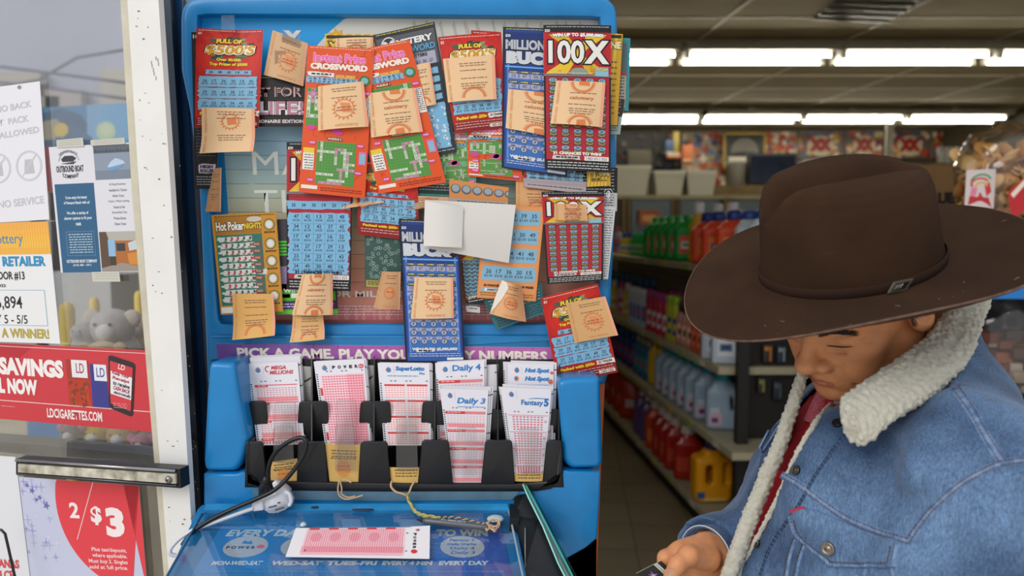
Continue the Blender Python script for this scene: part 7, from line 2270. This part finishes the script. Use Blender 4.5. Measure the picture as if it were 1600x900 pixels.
# buttons
BR = mat('5e5750', .35, metal=.85, noise_amt=.3, noise_scale=300); BR2 = mat('8d8378', .3, metal=.9, noise_amt=.3, noise_scale=300)
for (x, y, r_, off, mt_) in ((1245,735,.0056,.0018,BR),(1184,848,.0062,.0018,BR),(1309,662,.0060,.0010,mat('24262e', .35, metal=.6)),(1297,856,.0072,.0055,BR2)):
    p, n = surf(JB_, x, y, off)
    if p is None: continue
    z_ = n; x_ = z_.orthogonal().normalized(); y_ = z_.cross(x_)
    Mb = Matrix(((x_.x,y_.x,z_.x,p.x),(x_.y,y_.y,z_.y,p.y),(x_.z,y_.z,z_.z,p.z),(0,0,0,1)))
    mb = MB(); mb.lathe([(r_,-.001),(r_,.001),(r_*.96,.0018),(r_*.80,.0021),(r_*.66,.0013),(r_*.40,.0012),(r_*.30,.0020),(r_*.001,.0021)], mt_, (0,0,0), 28, M=Mb)
    part(mb, 'button', jacket, 'metal shank button')

# sherpa: voronoi tufted wool
WOOL = mat('c6c3b4', .95, noise_amt=.12, noise_scale=220, bump=.6, bump_scale=700, sheen=.3, key='wool')
def wool_disp(p, n, amp, fr):
    d, _ = noise.voronoi(p*fr)
    k = max(0, 1-d[0]*1.5)
    d2, _ = noise.voronoi(p*fr*2.7+Vector((3,1,2)))
    return p+n*(amp*(k-.35)+amp*.45*(max(0, 1-d2[0]*1.5)-.4))
def wool_rings(cross, n_s, n_c, amp=.0034, fr=150):
    "cross(s, a) -> point; displaced outward from the section centre"
    rr = []
    for i in range(n_s):
        s_ = i/(n_s-1)
        pts = [cross(s_, 2*math.pi*j/n_c) for j in range(n_c)]
        c_ = sum(pts, Vector())/n_c
        rr.append((pts, c_))
    out = []
    for i in range(n_s):
        pts, c_ = rr[i]
        row = []
        for j in range(n_c):
            t1 = pts[(j+1) % n_c]-pts[j-1]; t2 = rr[min(i+1, n_s-1)][0][j]-rr[max(i-1, 0)][0][j]
            nn = t1.cross(t2)
            if nn.length < 1e-12: nn = pts[j]-c_
            nn.normalize()
            if nn.dot(pts[j]-c_) < 0: nn = -nn
            row.append(wool_disp(pts[j], nn, amp, fr))
        out.append(row)
    return out
def spl(pts, s_):
    n = len(pts)-1; f = s_*n; i = min(int(f), n-1); t = f-i
    a, b, c, d = pts[max(i-1,0)], pts[i], pts[i+1], pts[min(i+2,n)]
    return .5*((2*b)+(c-a)*t+(2*a-5*b+4*c-d)*t*t+(3*b-a-3*c+d)*t**3)
# near collar: inner and outer edges from the tip, over the shoulder, behind the neck
IN = [P(1318,648,.700), P(1316,622,.712), P(1345,600,.730), P(1385,572,.752), P(1425,545,.775), P(1456,515,.800), P(1478,480,.830), P(1500,440,.90), P(1490,430,.98)]
OUT = [P(1338,698,.690), P(1362,690,.692), P(1400,655,.700), P(1450,625,.715), P(1490,590,.735), P(1520,555,.765), P(1536,505,.810), P(1545,470,.90), P(1520,460,1.0)]
def cross(s_, a):
    k = s_
    I = spl(IN, k); O = spl(OUT, k)
    c_ = (I+O)/2; h = (O-I)/2
    tn = (spl(IN, min(1, k+.02))-spl(IN, max(0, k-.02)))+(spl(OUT, min(1, k+.02))-spl(OUT, max(0, k-.02)))
    nn = h.cross(tn).normalized()
    if nn.dot(CAM-c_) < 0: nn = -nn
    end = min(1, k/.05)**.5*.75+.25
    ca, sa = math.cos(a), math.sin(a)
    ex = math.copysign(abs(ca)**.75, ca); ey = math.copysign(abs(sa)**.75, sa)
    return c_+h*ex*end+nn*(.0105*ey+.006*(1-ca*ca)*0)
mb = MB(); mb.rings(wool_rings(cross, 240, 84), WOOL)
part(mb, 'sherpa_collar', jacket, 'cream sherpa wool collar')
def wooltube(pts, rad, n_s, n_c, amp, fr, flat=1.0):
    def cr_(s_, a):
        c_ = spl(pts, s_); t = (spl(pts, min(1, s_+.01))-spl(pts, max(0, s_-.01))).normalized()
        x_ = t.cross(Vector((0,-1,0))).normalized(); y_ = t.cross(x_)
        r_ = rad(s_) if callable(rad) else rad
        return c_+x_*math.cos(a)*r_+y_*math.sin(a)*r_*flat
    return wool_rings(cr_, n_s, n_c, amp, fr)
def onj(px, py, off, dflt=.88):
    p, n = surf(JB_, px, py, off)
    return p if p is not None else P(px, py, dflt)
mb = MB()
lin_pts = [(1249,582),(1241,606),(1229,645),(1215,690),(1196,735),(1176,785),(1158,830),(1140,880),(1126,925),(1110,980)]
pts = [P(x+6, y, .850-.0008*i) for i, (x, y) in enumerate(lin_pts)]
mb.rings(wooltube(pts, lambda s_: .0062+.0042*min(1, s_*2.2), 230, 26, .0030, 160), WOOL)
part(mb, 'far_lining', jacket, 'cream sherpa lining on the far front edge')
mb = MB()
pts = []
for x, y in EDGE_N:
    p, n = surf(JB_, x+2, y, .0005)
    pts.append(p if p is not None else P(x, y, .80))
mb.rings(wooltube(pts, .0032, 200, 14, .0022, 210), WOOL)
part(mb, 'near_lining', jacket, 'thin sherpa edge along the button side')
# far jacket front seen beyond the lining
mb = MB()
fo = [(1226,650),(1203,672),(1188,700),(1191,706),(1184,735),(1172,775),(1158,815),(1130,905),(1120,950),(1150,950),(1180,850),(1225,700)]
f = [P(x, y, .885) for x, y in fo]; mb.prism(f, [p+Vector((.03,.05,0)) for p in f], DENIM); part(mb, 'far_front', jacket)
mb = MB(); mb.tube([P(x, y, .883) for x, y in ((1221,657),(1208,680),(1192,704))], .0014, PALE, 6); mb.tube([P(x, y, .883) for x, y in ((1201,672),(1187,699),(1191,706))], .0014, PALE, 6); part(mb, 'far_pocket_edge', jacket)
# right cuff
mb = MB()
ax = (P(1088,866,.893)-P(1140,862,.925)).normalized()
c1 = P(1110,862,.905)
sx_ = ax.cross(Vector((0,0,1))).normalized(); sy_ = ax.cross(sx_)
rr = []
for (t, r_) in ((-.045,.047),(-.02,.046),(.0,.0445),(.008,.0445),(.010,.043),(.008,.040),(-.02,.038)):
    rr.append([c1+ax*t+sx_*math.cos(a)*r_+sy_*math.sin(a)*r_*.86+Vector((0,0,-.006)) for a in [2*math.pi*j/40 for j in range(40)]])
mb.rings(rr, DENIM, False, False); cf_ = part(mb, 'cuff', jacket)
mb = MB(); mb.tube([c1+ax*.0095+sx_*math.cos(a)*.0438+sy_*math.sin(a)*.0438*.86+Vector((0,0,-.006)) for a in [2*math.pi*j/40 for j in range(40)]], .0010, mat('c9ccd0', .8), 6, closed=True); part(mb, 'cuff_edge', cf_)
# shirt front band and printed strip
mb = ribbon(SBV, [(1285,600),(1262,640),(1240,690),(1222,735)], 20, mat('8f1018', .8, noise_amt=.15, noise_scale=60), .002); part(mb, 'shirt_placket', shirt)
mb = ribbon(SBV, [(1292,606),(1275,640),(1266,662)], 16, mat('b23048', .8, noise_amt=.5, noise_scale=260, tint='c8808c'), .004); part(mb, 'printed_strip', shirt, 'pinkish red woven inner strip')
mb = MB()
q = [surf(SBV, x, y, .0062)[0] for x, y in ((1268,608),(1273,606),(1275,622),(1271,618))]
if all(p is not None for p in q): mb.add(q, [(0,1,2,3)], mat('c4c8d8', .7)); part(mb, 'white_mark', shirt, 'small white woven mark')

# trousers and boots down to the floor
def legs(X, Y, Z):
    q = s_ell(X, Y, Z, (.43,.875,.90), (.13,.19,.12))
    for sy in (-1, 1):
        q = smin(q, s_cap(X, Y, Z, (.44,.875+sy*.095,.88), (.40,.875+sy*.11,.48), .092, .066), .03)
        q = smin(q, s_cap(X, Y, Z, (.40,.875+sy*.11,.48), (.45,.875+sy*.115,.09), .066, .055), .02)
    return smax(q, .06-Z, .003)
lv, lf = nets(legs, (.24,.60,.03), (.62,1.16,1.04), .012)
mb = MB(); mb.add(lv, lf.tolist(), mat('2c3a55', .85, noise_amt=.2, noise_scale=30), True); part(mb, 'trousers', man)
for sy in (-1, 1):
    mb = MB(); yb = .875+sy*.115
    mb.rings([[Vector((.45-.055*k+rx*math.cos(a), yb+ry*math.sin(a), z)) for a in [2*math.pi*j/20 for j in range(20)]] for (k, rx, ry, z) in ((1,.145,.050,0),(1,.148,.052,.03),(1,.135,.048,.055),(.3,.085,.046,.09),(0,.058,.050,.16))], mat('4a2f1e', .4), True, True)
    part(mb, 'boot', man)

# card in the hand
c = Card(60, 34, quadY((994,896),(1033,876),(1062,902),(1022,924),.845), '22261f', th=.0008, nx=3, ny=3)
c.rect(42, 0, 50, 34, 'd8d8d2', l=1); c.rect(45, 0, 46.4, 34, '3c3c3a', l=2)
c.star(24, 14, 3, 9, 5, '9a6cae', l=1.5); c.star(24, 14, 1.5, 4, 5, 'd8a0d0', l=2); c.star(10, 22, 2, 6, 5, '6c8a54', l=1.4)
c.build('hand_card', 'small dark card with white stripe and purple flower held in his right hand', 'card')
# ================================================================ door glass: notices, bar, what lies beyond and built reflections
def dq(TL, TR, BR, BL, off, bend=None): return quadY(TL, TR, BR, BL, 0, bend, plane=(DO+DN*off, DN))
OFF = -.0165
c = Card(122, 214, dq((-50,142),(62,127),(77,343),(-44,350), OFF+.001), 'e6e6ee', back='e0e0e4', nx=4, ny=6)
G1 = 'c3c3cc'
for t, x0, y0, x1, y1 in (('BAGS NO BACK', 10, 30, 106, 40), ('NOT  PACK', 30, 51, 100, 61), ('PLEASE ALLOWED', 4, 71, 116, 81), ('NO SERVICE', 44, 178, 116, 190)):
    c.text(t, x0, y0, x1, y1, G1, .02, l=1, ang=-3)
for cx in (96, 46):
    c.ring(cx, 128, 21, 24, 3, 'ccccd4', l=1); c.poly([(cx-13,146),(cx-11,144),(cx+14,111),(cx+12,109)], 'ccccd4', l=1.2); c.poly([(cx-6,118),(cx+6,118),(cx+8,140),(cx-8,140)], 'bfbfc8', l=1.1)
c.ell(88, 5, 3.2, 3, '8f8f92', l=2)
c.build('notice_sheet', 'white laminated no backpacks notice at the far left of the door glass', 'notice', 'notices on the door glass')
c = Card(150, 196, dq((76,230),(215,222),(229,424),(95,426), OFF+.001), 'dcdce4', back='d8d8dc', nx=4, ny=6)
c.rect(4, 58, 72, 196, '2d5f86', l=1)
c.ring(33, 30, 19, 22, .8, '8a8a90', l=2, a0=200, a1=340); c.text('OUTBOUND BOAT', 10, 30, 57, 40, '2b2b33', .02, l=2); c.text('COMPANY', 20, 44, 48, 50, '2b2b33', .02, l=2, arc=-3)
c.poly([(20,20),(26,15),(40,15),(46,19),(40,24),(22,24)], '3a3a42', l=2); c.poly([(18,27),(46,24),(40,28)], '3a3a42', l=2); c.text('NEWPORT BEACH', 17, 6, 48, 10, '77777f', .02, l=2, arc=5)
for t, y in (('Come enjoy the beauty', 80), ('of Newport Beach with us!', 88), ('We offer a variety of', 104), ('charter options to fit your', 112), ('needs', 120)):
    w_ = 2.0*len(t)*.9; c.text(t, 40-w_/2, y-3, 40+w_/2, y+3, 'dbe6ee', .03, l=2)
c.rect(16, 132, 66, 170, '6f94b0', l=2); c.rect(16.7, 132.7, 65.3, 169.3, '2d5f86', l=2.3); c.fine(20, 136, 62, 167, 'b8ccd8', lh=4, th=1.4, l=3)
c.text('OUTBOUND BOAT COMPANY', 13, 176, 67, 181, 'e8eef2', .03, l=2); c.text('(310) 480 - 5411', 24, 183, 56, 187, 'e8eef2', .02, l=2)
c.rect(76, 2, 149, 54, '8b97ab', l=1); c.rect(76, 2, 149, 14, '5d6672', l=1.2); c.rect(76, 40, 149, 54, '7a8698', l=1.1); c.poly([(98,34),(104,27),(112,22),(124,26),(128,31),(104,41)], 'b9cbe2', l=2); c.poly([(100,36),(126,31),(122,36),(102,42)], '6f9ac8', l=2.2)
for k in range(12): c.poly([(76+k*6,12),(80+k*6,7+k%3),(83+k*6,13)], '4a525c', l=1.6)
for k, t in enumerate(('42 Viking Powerboat', 'Available for Charter', 'Harbor Cruise', 'Charter / Whale watching', 'Sunset at Sea', 'Emerald Bay Trips', 'Private Events', 'Dinner Cruise')):
    w_ = 1.45*len(t); y = 62+k*8.6; c.text(t, 112-w_/2, y-2, 112+w_/2, y+2, '5a5a64', .0, l=2)
c.rect(74, 134, 149, 195, 'b06a34', l=1); c.rect(74, 134, 149, 148, 'b4b0a8', l=1.2); c.poly([(74,134),(86,134),(94,160),(92,190),(74,195)], '5f4a3c', l=1.4); c.rect(88, 146, 100, 172, '8fb8e0', l=1.6); c.rect(102, 152, 117, 164, '3a3c40', l=1.5); c.poly([(122,152),(146,144),(146,160),(124,164)], 'c4d0d8', l=1.6)
c.poly([(120,168),(149,164),(149,188),(122,184)], 'cf8a3a', l=1.7); c.poly([(74,190),(110,182),(149,190),(149,195),(74,195)], '9a9088', l=1.8); c.rect(90, 172, 100, 186, '4a3c34', l=1.9)
c.build('boat_flyer', 'boat charter flyer with blue column and two photos on the door glass', 'flyer', 'notices on the door glass')
for q, lb in ((((88,219),(129,215),(131,229),(89,231)), 'piece of tape above the left half of the boat flyer'), (((141,219),(194,215),(195,225),(142,228)), 'piece of tape above the right half of the boat flyer'), (((143,425),(186,424),(188,440),(145,440)), 'piece of tape below the boat flyer')):
    c = Card(40, 12, dq(*q, OFF+.0022), 'c9c8be', th=.0002, nx=2, ny=2); c.fine(3, 2, 37, 11, 'bab9ae', lh=3, th=.8); c.build('adhesive_tape', lb, 'tape', 'tape on the door glass')
c = Card(140, 190, dq((-58,350),(75,346),(94,537),(-40,533), OFF+.0005), 'e9e9ec', back='e0e0e0', nx=4, ny=6)
for i, cc in enumerate(['f2b052','f4b650','f5bc4e','f2bf52','efb64a']): c.rect(0, i*10, 140, i*10+10.3, cc, l=1)
for i in range(34): c.rect(i*4.2, 0, i*4.2+.9, 50, 'e8a53e', l=1.2)
c.text('Lottery', 46, 17, 97, 38, '3d8cb8', .0, l=2)
c.text('LUCKY RETAILER', 4, 53, 130, 69, '2590c6', .04, l=2)
c.text('VENDOR #13', 30, 77, 94, 91, '22222a', .02, l=2); c.text('May 2022', 30, 97, 62, 103, '22222a', .02, l=2)
c.rect(0, 106, 124, 163, '9fc0cc', l=1); c.rect(0, 107.2, 122.8, 161.8, 'e9e9ec', l=1.2)
c.text('$86,894', 22, 116, 86, 139, '22222a', .01, l=2); c.text('DAILY 5 - 5/5', 10, 146, 92, 160, '22222a', .01, l=2); c.text("HERE'S A WINNER!", 0, 167, 124, 183, 'b8a43a', .03, l=2)
c.build('retailer_poster', 'white lottery retailer poster with orange header on the door glass', 'poster', 'notices on the door glass')
c = Card(298, 122, dq((-60,533),(238,548),(248,676),(-50,650), OFF+.0012), 'cc3a44', back='d8d8d8', nx=6, ny=4)
c.poly([(0,0),(120,0),(60,50),(0,80)], 'b82a38', l=.8); c.rect(0, 4, 288, 5, 'e8c8c8', l=1); c.rect(0, 91, 298, 92.2, 'f0d4d4', l=1)
c.text('BIG SAVINGS', 14, 22, 162, 50, 'f3eaea', .06, l=2); c.text('ENROLL NOW', 0, 55, 119, 80, 'f3eaea', .06, l=2)
c.text('LDCIGARETTES.COM', 131, 98, 216, 113, 'f6e6e6', .03, l=2)
c.rect(167, 20, 201, 91, 'b83a24', l=1.5); c.rect(167, 20, 201, 50, 'a43a2c', l=1.6); c.rect(175, 20, 199, 47, 'e8e4ea', l=2); c.text('LD', 182, 25, 194, 40, '9c2430', .0, l=3)
for k in range(30): c.ell(168+rnd.random()*32, 52+rnd.random()*38, 2, 3, rnd.choice(['8f3420','c24a2c','6f4a3c']), l=2+k*.01, n=7)
c.rect(203, 25, 228, 91, '3a3c8c', l=1.5); c.rect(209, 25, 228, 50, 'e4e4ee', l=2); c.text('LD', 213, 30, 225, 44, '35358a', .0, l=3)
ph = [(233,9),(272,20),(262,102),(228,90)]
c.poly(round_poly(ph, 6, 5), '2c2a30', l=4); c.poly([(235,18),(268,27),(260,93),(231,83)], 'd23c46', l=4.5); c.poly([(235,33),(266,42),(262,76),(232,68)], 'e9e4ea', l=5)
for k, t in enumerate(('Keep Your', 'Receipt', 'to receive', 'CASH BACK', 'electronically')): c.text(t, 237, 36+k*7.4, 262, 42+k*7.4, ['a82434','a82434','3a3a44','a82434','3a3a44'][k], .03, l=6, ang=14)
c.text('LD', 247, 23, 257, 31, 'f0e0e4', .02, l=6, ang=14); c.fine(234, 82, 256, 90, 'e8a0a4', lh=3, th=1, l=6)
c.text('LI', 290, 22, 298, 42, 'f3eaea', .05, l=2); c.fine(4, 100, 80, 102, 'e8a8ac', lh=4, th=1, l=2)
c.build('promotion_banner', 'red cigarette savings banner across the door glass', 'banner', 'notices on the door glass')
c = Card(200, 190, dq((28,745),(217,759),(232,940),(50,935), OFF+.001), 'c4c8e2', back='d8d8d8', nx=5, ny=5)
rp2 = random.Random(6)
for k in range(26): x = 3+rp2.random()*60; y = rp2.random()*150; c.star(x, y, 1.5, rp2.uniform(4, 11), 4, rp2.choice(['aeb2d8','b4b6dc','9a9acc','cfd2e8','a6a8d4']), l=.5+k*.02)
for (x, y, r_) in ((14,12,5),(22,20,6),(34,30,5),(44,42,7),(28,34,4)): c.star(x, y, r_*.4, r_, 5, '6c6cb4', l=1.2)
cir = [(200+139*math.cos(R(a)), 34+141*math.sin(R(a))) for a in range(100, 262, 4)]
pc = [(min(200, x), max(0, y)) for x, y in cir]
l_ = 1.5
vs = [c.map(200, 0, l_)]+[c.map(x, y, l_) for x, y in pc if y <= 190]+[c.map(200, 175, l_)]
c.mb.add(vs, [(0, i, i+1) for i in range(1, len(vs)-1)], mat('e0404c', c.rough))
c.text('2', 83, 34, 99, 59, 'f6e8ea', .03, l=3); c.poly([(126,0),(127.5,0),(92,93),(90.5,93)], 'f3c8cc', l=3)
c.text('$', 118, 38, 136, 68, 'f6e8ea', .04, l=3); c.text('3', 142, 38, 172, 86, 'f6e8ea', .06, l=3)
for k, t in enumerate(('Plus tax/deposit,', 'where applicable.', 'Must buy 2. Singles', 'sold at full price.')): c.text(t, 172-len(t)*3.4, 104+k*9.5, 172, 112+k*9.5, 'f8dadd', .02, l=3)
c.build('price_poster', 'lavender poster with red circle reading 2 for $3 below the push bar', 'poster', 'notices on the door glass')
c = Card(90, 190, dq((-60,708),(24,714),(50,930),(-40,930), OFF+.002), 'dedfe6', back='d8d8d8', nx=3, ny=4)
c.text('AMERICANAS', 0, 140, 76, 152, 'd04a4e', .04, l=2, ang=2); c.text('TELCEL', 30, 156, 72, 168, 'd04a4e', .04, l=2)
c.build('notice_sheet', 'white sheet with red letters at the lower left of the door glass', 'notice', 'notices on the door glass')
# push bar
bar = thing('push_bar', 'worn silver and black push bar fixed across the door', 'push bar', D(150, 745, .02))
mb = MB(); dslab(mb, [(25,717),(281,733),(283,763),(25,742)], .030, .018, mat('17171a', .4)); part(mb, 'base', bar)
mb = MB(); dslab(mb, [(28,725),(274,741),(275,756),(28,738)], .033, .006, mat('cfcabb', .35, noise_amt=.3, noise_scale=60, tint='857f70')); part(mb, 'face_strip', bar, 'scratched cream face strip')
mb = MB(); mb.tube([D(25,719,.0315), D(274,736,.0315)], .0022, mat('a2a4a8', .2, metal=.9), 8); mb.tube([D(26,740,.0315), D(276,759,.0315)], .0014, mat('60636a', .3, metal=.8), 8); part(mb, 'metal_edge', bar)
mb = MB(); p = D(263.5, 749.5, .0335); z_ = DN; x_ = z_.orthogonal().normalized(); y_ = z_.cross(x_)
Mb = Matrix(((x_.x,y_.x,z_.x,p.x),(x_.y,y_.y,z_.y,p.y),(x_.z,y_.z,z_.z,p.z),(0,0,0,1)))
mb.lathe([(.0052,0),(.0052,.001),(.0036,.0028),(.0001,.0032)], mat('8a8a88', .25, metal=.9), n=18, M=Mb); mb.lathe([(.0014,.0032),(.0001,.0034)], mat('1c1c1c', .5), n=6, M=Mb); part(mb, 'screw', bar)
# rail behind the glass
mb = MB(); dslab(mb, [(-300,663),(252,713),(254,730),(-300,678)], -.04, .04, mat('8f8c88', .35, metal=.3, noise_amt=.35, noise_scale=14)); tag(mb.build('trim_5'), kind='structure')
mb = MB(); mb.tube([D(-14,826,.02), D(2,828,.02), D(8,834,.02), D(14,860,.02), D(24,905,.02), D(40,960,.02)], .0019, mat('3a3a3a', .25, metal=.8), 8); tag(mb.build('wire_hook'), 'thin bent metal wire at the lower left edge of the door', 'wire')

# ---- beyond the door, and reflections built behind its glass
mb = MB(); mb.box((-9, 6.0, -.1), (-.8, 6.3, 7.5), mat('c2c4d2', .8, noise_amt=.05, noise_scale=1.2)); o = mb.build('wall_sky_reflection'); o['kind'] = 'structure'  # lavender wall stands in for the sky reflected in the glass
mb = MB(); mb.box((-9, -3, -.12), (-.72, 6.0, -.02), mat('cfc6b0', .9, noise_amt=.1, noise_scale=3)); o = mb.build('pavement'); o['kind'] = 'structure'
for (pts, lb_) in zip(([(-80,90),(0,104),(110,118),(230,134)], [(-80,150),(60,125),(120,90),(230,72)], [(-80,120),(60,135),(150,148),(240,160)]), ('topmost at the left, sloping down', 'thin one rising to the right', 'lowest at the right')):
    mb = MB(); mb.tube([P(x, y, 5.6) for x, y in pts], .011, mat('77757e', .7), 6); tag(mb.build('reflected_cable'), 'dark overhead cable reflection built behind the upper door glass, '+lb_, 'cable', 'overhead cable reflections')  # wire reflections built as solid cables behind the glass
mb = MB()
for (x0, y0, x1, y1, cc) in ((-40,112,62,170,'c9bfae'),(62,150,92,185,'d5cec0'),(92,140,126,170,'c4bbb4'),(176,106,214,160,'cdc6ba')): pbox(mb, x0, y0, x1, 640, 5.9, .08, mat(cc, .8))
tag(mb.build('reflected_building'), 'pale blurred reflection of a building, built behind the upper door glass', 'building')  # building reflection built as solid boxes behind the glass
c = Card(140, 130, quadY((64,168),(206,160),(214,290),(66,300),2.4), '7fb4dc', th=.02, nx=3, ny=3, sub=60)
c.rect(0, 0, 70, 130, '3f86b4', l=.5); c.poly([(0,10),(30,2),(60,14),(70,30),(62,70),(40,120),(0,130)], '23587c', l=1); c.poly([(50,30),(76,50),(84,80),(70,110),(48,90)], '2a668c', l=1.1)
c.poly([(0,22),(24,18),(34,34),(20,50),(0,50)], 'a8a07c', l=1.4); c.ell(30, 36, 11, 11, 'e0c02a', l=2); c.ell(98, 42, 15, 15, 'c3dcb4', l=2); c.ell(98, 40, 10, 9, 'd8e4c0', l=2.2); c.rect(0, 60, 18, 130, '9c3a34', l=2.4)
c.build('reflected_scene', 'blurred blue reflected scene with yellow ball, on a board behind the door glass', 'board')  # reflected scene painted on a board standing behind the glass
for i, (x, y0, y1, w_, Y_) in enumerate(((104,472,560,22,1.75),(147,464,520,14,2.3),(217,454,520,14,2.2))):
    a = P(x, y0, Y_); r_ = w_/2/F*Y_
    mb = MB(); mb.lathe([(r_,-a.z),(r_,-.02),(r_*.8,-.006),(r_*.2,0)], mat('f2d048', .5, noise_amt=.1, noise_scale=20), a, 16)
    tag(mb.build('bollard'), 'yellow bollard through the door glass, %s' % ('left of the grey plush toy', 'middle and smallest one above the plush', 'at the right by the door post')[i], 'bollard', 'yellow bollards beyond the door')
def plush(x, y, rpx, Y_, col_, col2, label, ears=True, snout='e4e0de'):
    t = thing('plush_toy', label, 'plush toy', P(x, y+rpx, Y_), 'plush toys beyond the glass')
    cc = P(x, y, Y_); r_ = rpx/F*Y_
    m1 = mat(col_, .95, noise_amt=.15, noise_scale=40, bump=.8, bump_scale=160, sheen=.2); m2 = mat(col2, .95, bump=.8, bump_scale=160)
    def ball(mb, c_, rx, ry, rz, m_):
        mb.lathe([(max(.0001, math.cos(a)), math.sin(a)) for a in [math.pi*(k/14-.5) for k in range(15)]], m_, n=20, M=Matrix.Translation(c_) @ Matrix.Diagonal((rx, ry, rz, 1)))
    mb = MB(); ball(mb, cc, r_, r_*.9, r_*.92, m1); part(mb, 'head', t)
    mb = MB(); ball(mb, cc+Vector((0, .3*r_, -1.35*r_)), r_*1.15, r_, r_*1.1, m1); part(mb, 'body', t)
    if ears:
        for s_ in (-1, 1): mb = MB(); ball(mb, cc+Vector((s_*r_*.95, 0, r_*.45)), r_*.42, r_*.25, r_*.42, m2); part(mb, 'ear', t)
    mb = MB(); ball(mb, cc+Vector((r_*.1, -r_*.75, -r_*.12)), r_*.45, r_*.4, r_*.4, mat(snout, .95, bump=.6, bump_scale=160)); part(mb, 'snout', t)
    mb = MB()
    for s_ in (-1, 1): ball(mb, cc+Vector((s_*r_*.35, -r_*.86, r_*.25)), r_*.08, r_*.08, r_*.08, mat('141414', .2))
    part(mb, 'eyes', t)
plush(176, 512, 33, 1.62, 'c4bcb8', 'd2c6b6', 'big grey plush toy with white snout behind the door glass')
plush(128, 520, 17, 1.60, 'b8b4b4', '77777a', 'small grey plush ball left of the big grey plush toy', ears=False, snout='9a9896')
plush(216, 512, 20, 1.70, 'dcc09a', 'e8c8b4', 'tan plush toy squeezed beside the door post')
plush(160, 560, 30, 1.55, 'd8bc8c', 'c4a87c', 'tan plush body below the big grey toy, behind the banner')
plush(112, 676, 17, 1.50, '8a7f80', 'c890a0', 'grey plush toy with pink ears low at the left behind the glass')
plush(150, 678, 20, 1.52, 'dcb820', 'c89a1c', 'yellow plush toy low behind the glass')
plush(190, 680, 22, 1.50, 'c29a54', 'b08848', 'golden plush toy low behind the glass')
plush(222, 692, 17, 1.46, 'b8748c', 'd060a0', 'pink plush toy at the foot of the door post', snout='d0c0c4')
mb = MB(); pbox(mb, 60, 708, 330, 712, 1.45, .5, mat('6f6a60', .6)); pbox(mb, 60, 712, 330, 1200, 1.9, .04, mat('7d6f58', .8, noise_amt=.3, noise_scale=12)); tag(mb.build('toy_shelf'), 'brown shelf below the plush toys behind the door glass', 'shelf')
mb = MB(); pbox(mb, 69, 600, 90, 1200, 2.1, .06, mat('2f7cc0', .5)); tag(mb.build('blue_post'), 'blue post seen behind the plush toys through the glass', 'post')
mb = MB(); pbox(mb, 138, 430, 172, 1000, 2.6, .2, mat('c2c2c0', .5)); tag(mb.build('pale_panel'), 'pale upright panel among the yellow bollards outside', 'panel')
mb = MB(); pbox(mb, 95, 425, 235, 930, 2.9, .1, mat('c2c4c4', .6, noise_amt=.2, noise_scale=6)); tag(mb.build('parked_vehicle'), 'blurred grey blue vehicle side beyond the bollards', 'vehicle')
# ================================================================ light and view
w = bpy.data.worlds.new('world'); SC.world = w; w.use_nodes = True
nt = w.node_tree; bg = nt.nodes['Background']
tc = nt.nodes.new('ShaderNodeTexCoord'); sp = nt.nodes.new('ShaderNodeSeparateXYZ'); rp_ = nt.nodes.new('ShaderNodeValToRGB')
mr = nt.nodes.new('ShaderNodeMapRange'); mr.inputs[1].default_value = -1; mr.inputs[2].default_value = 1
nt.links.new(tc.outputs['Generated'], sp.inputs[0]); nt.links.new(sp.outputs[2], mr.inputs[0]); nt.links.new(mr.outputs[0], rp_.inputs[0]); nt.links.new(rp_.outputs[0], bg.inputs[0])
el = rp_.color_ramp.elements
el[0].position = 0; el[0].color = (.90,.84,.75,1); el[1].position = 1; el[1].color = (.95,.97,1.0,1)
e = rp_.color_ramp.elements.new(.47); e.color = (.90,.85,.77,1)
e = rp_.color_ramp.elements.new(.52); e.color = (.80,.82,.86,1)
bg.inputs[1].default_value = .86
sd = bpy.data.lights.new('daylight', 'SUN'); sd.energy = 1.35; sd.angle = R(35); sd.color = (1, .975, .94)
so_ = bpy.data.objects.new('daylight', sd); COL.objects.link(so_)
so_.rotation_euler = Vector((.62, .75, -.62)).to_track_quat('-Z', 'Y').to_euler()
SC.view_settings.view_transform = 'Standard'; SC.view_settings.look = 'None'
SC.view_settings.gamma = 1; SC.view_settings.use_curve_mapping = False
SC.view_settings.exposure = 0.0
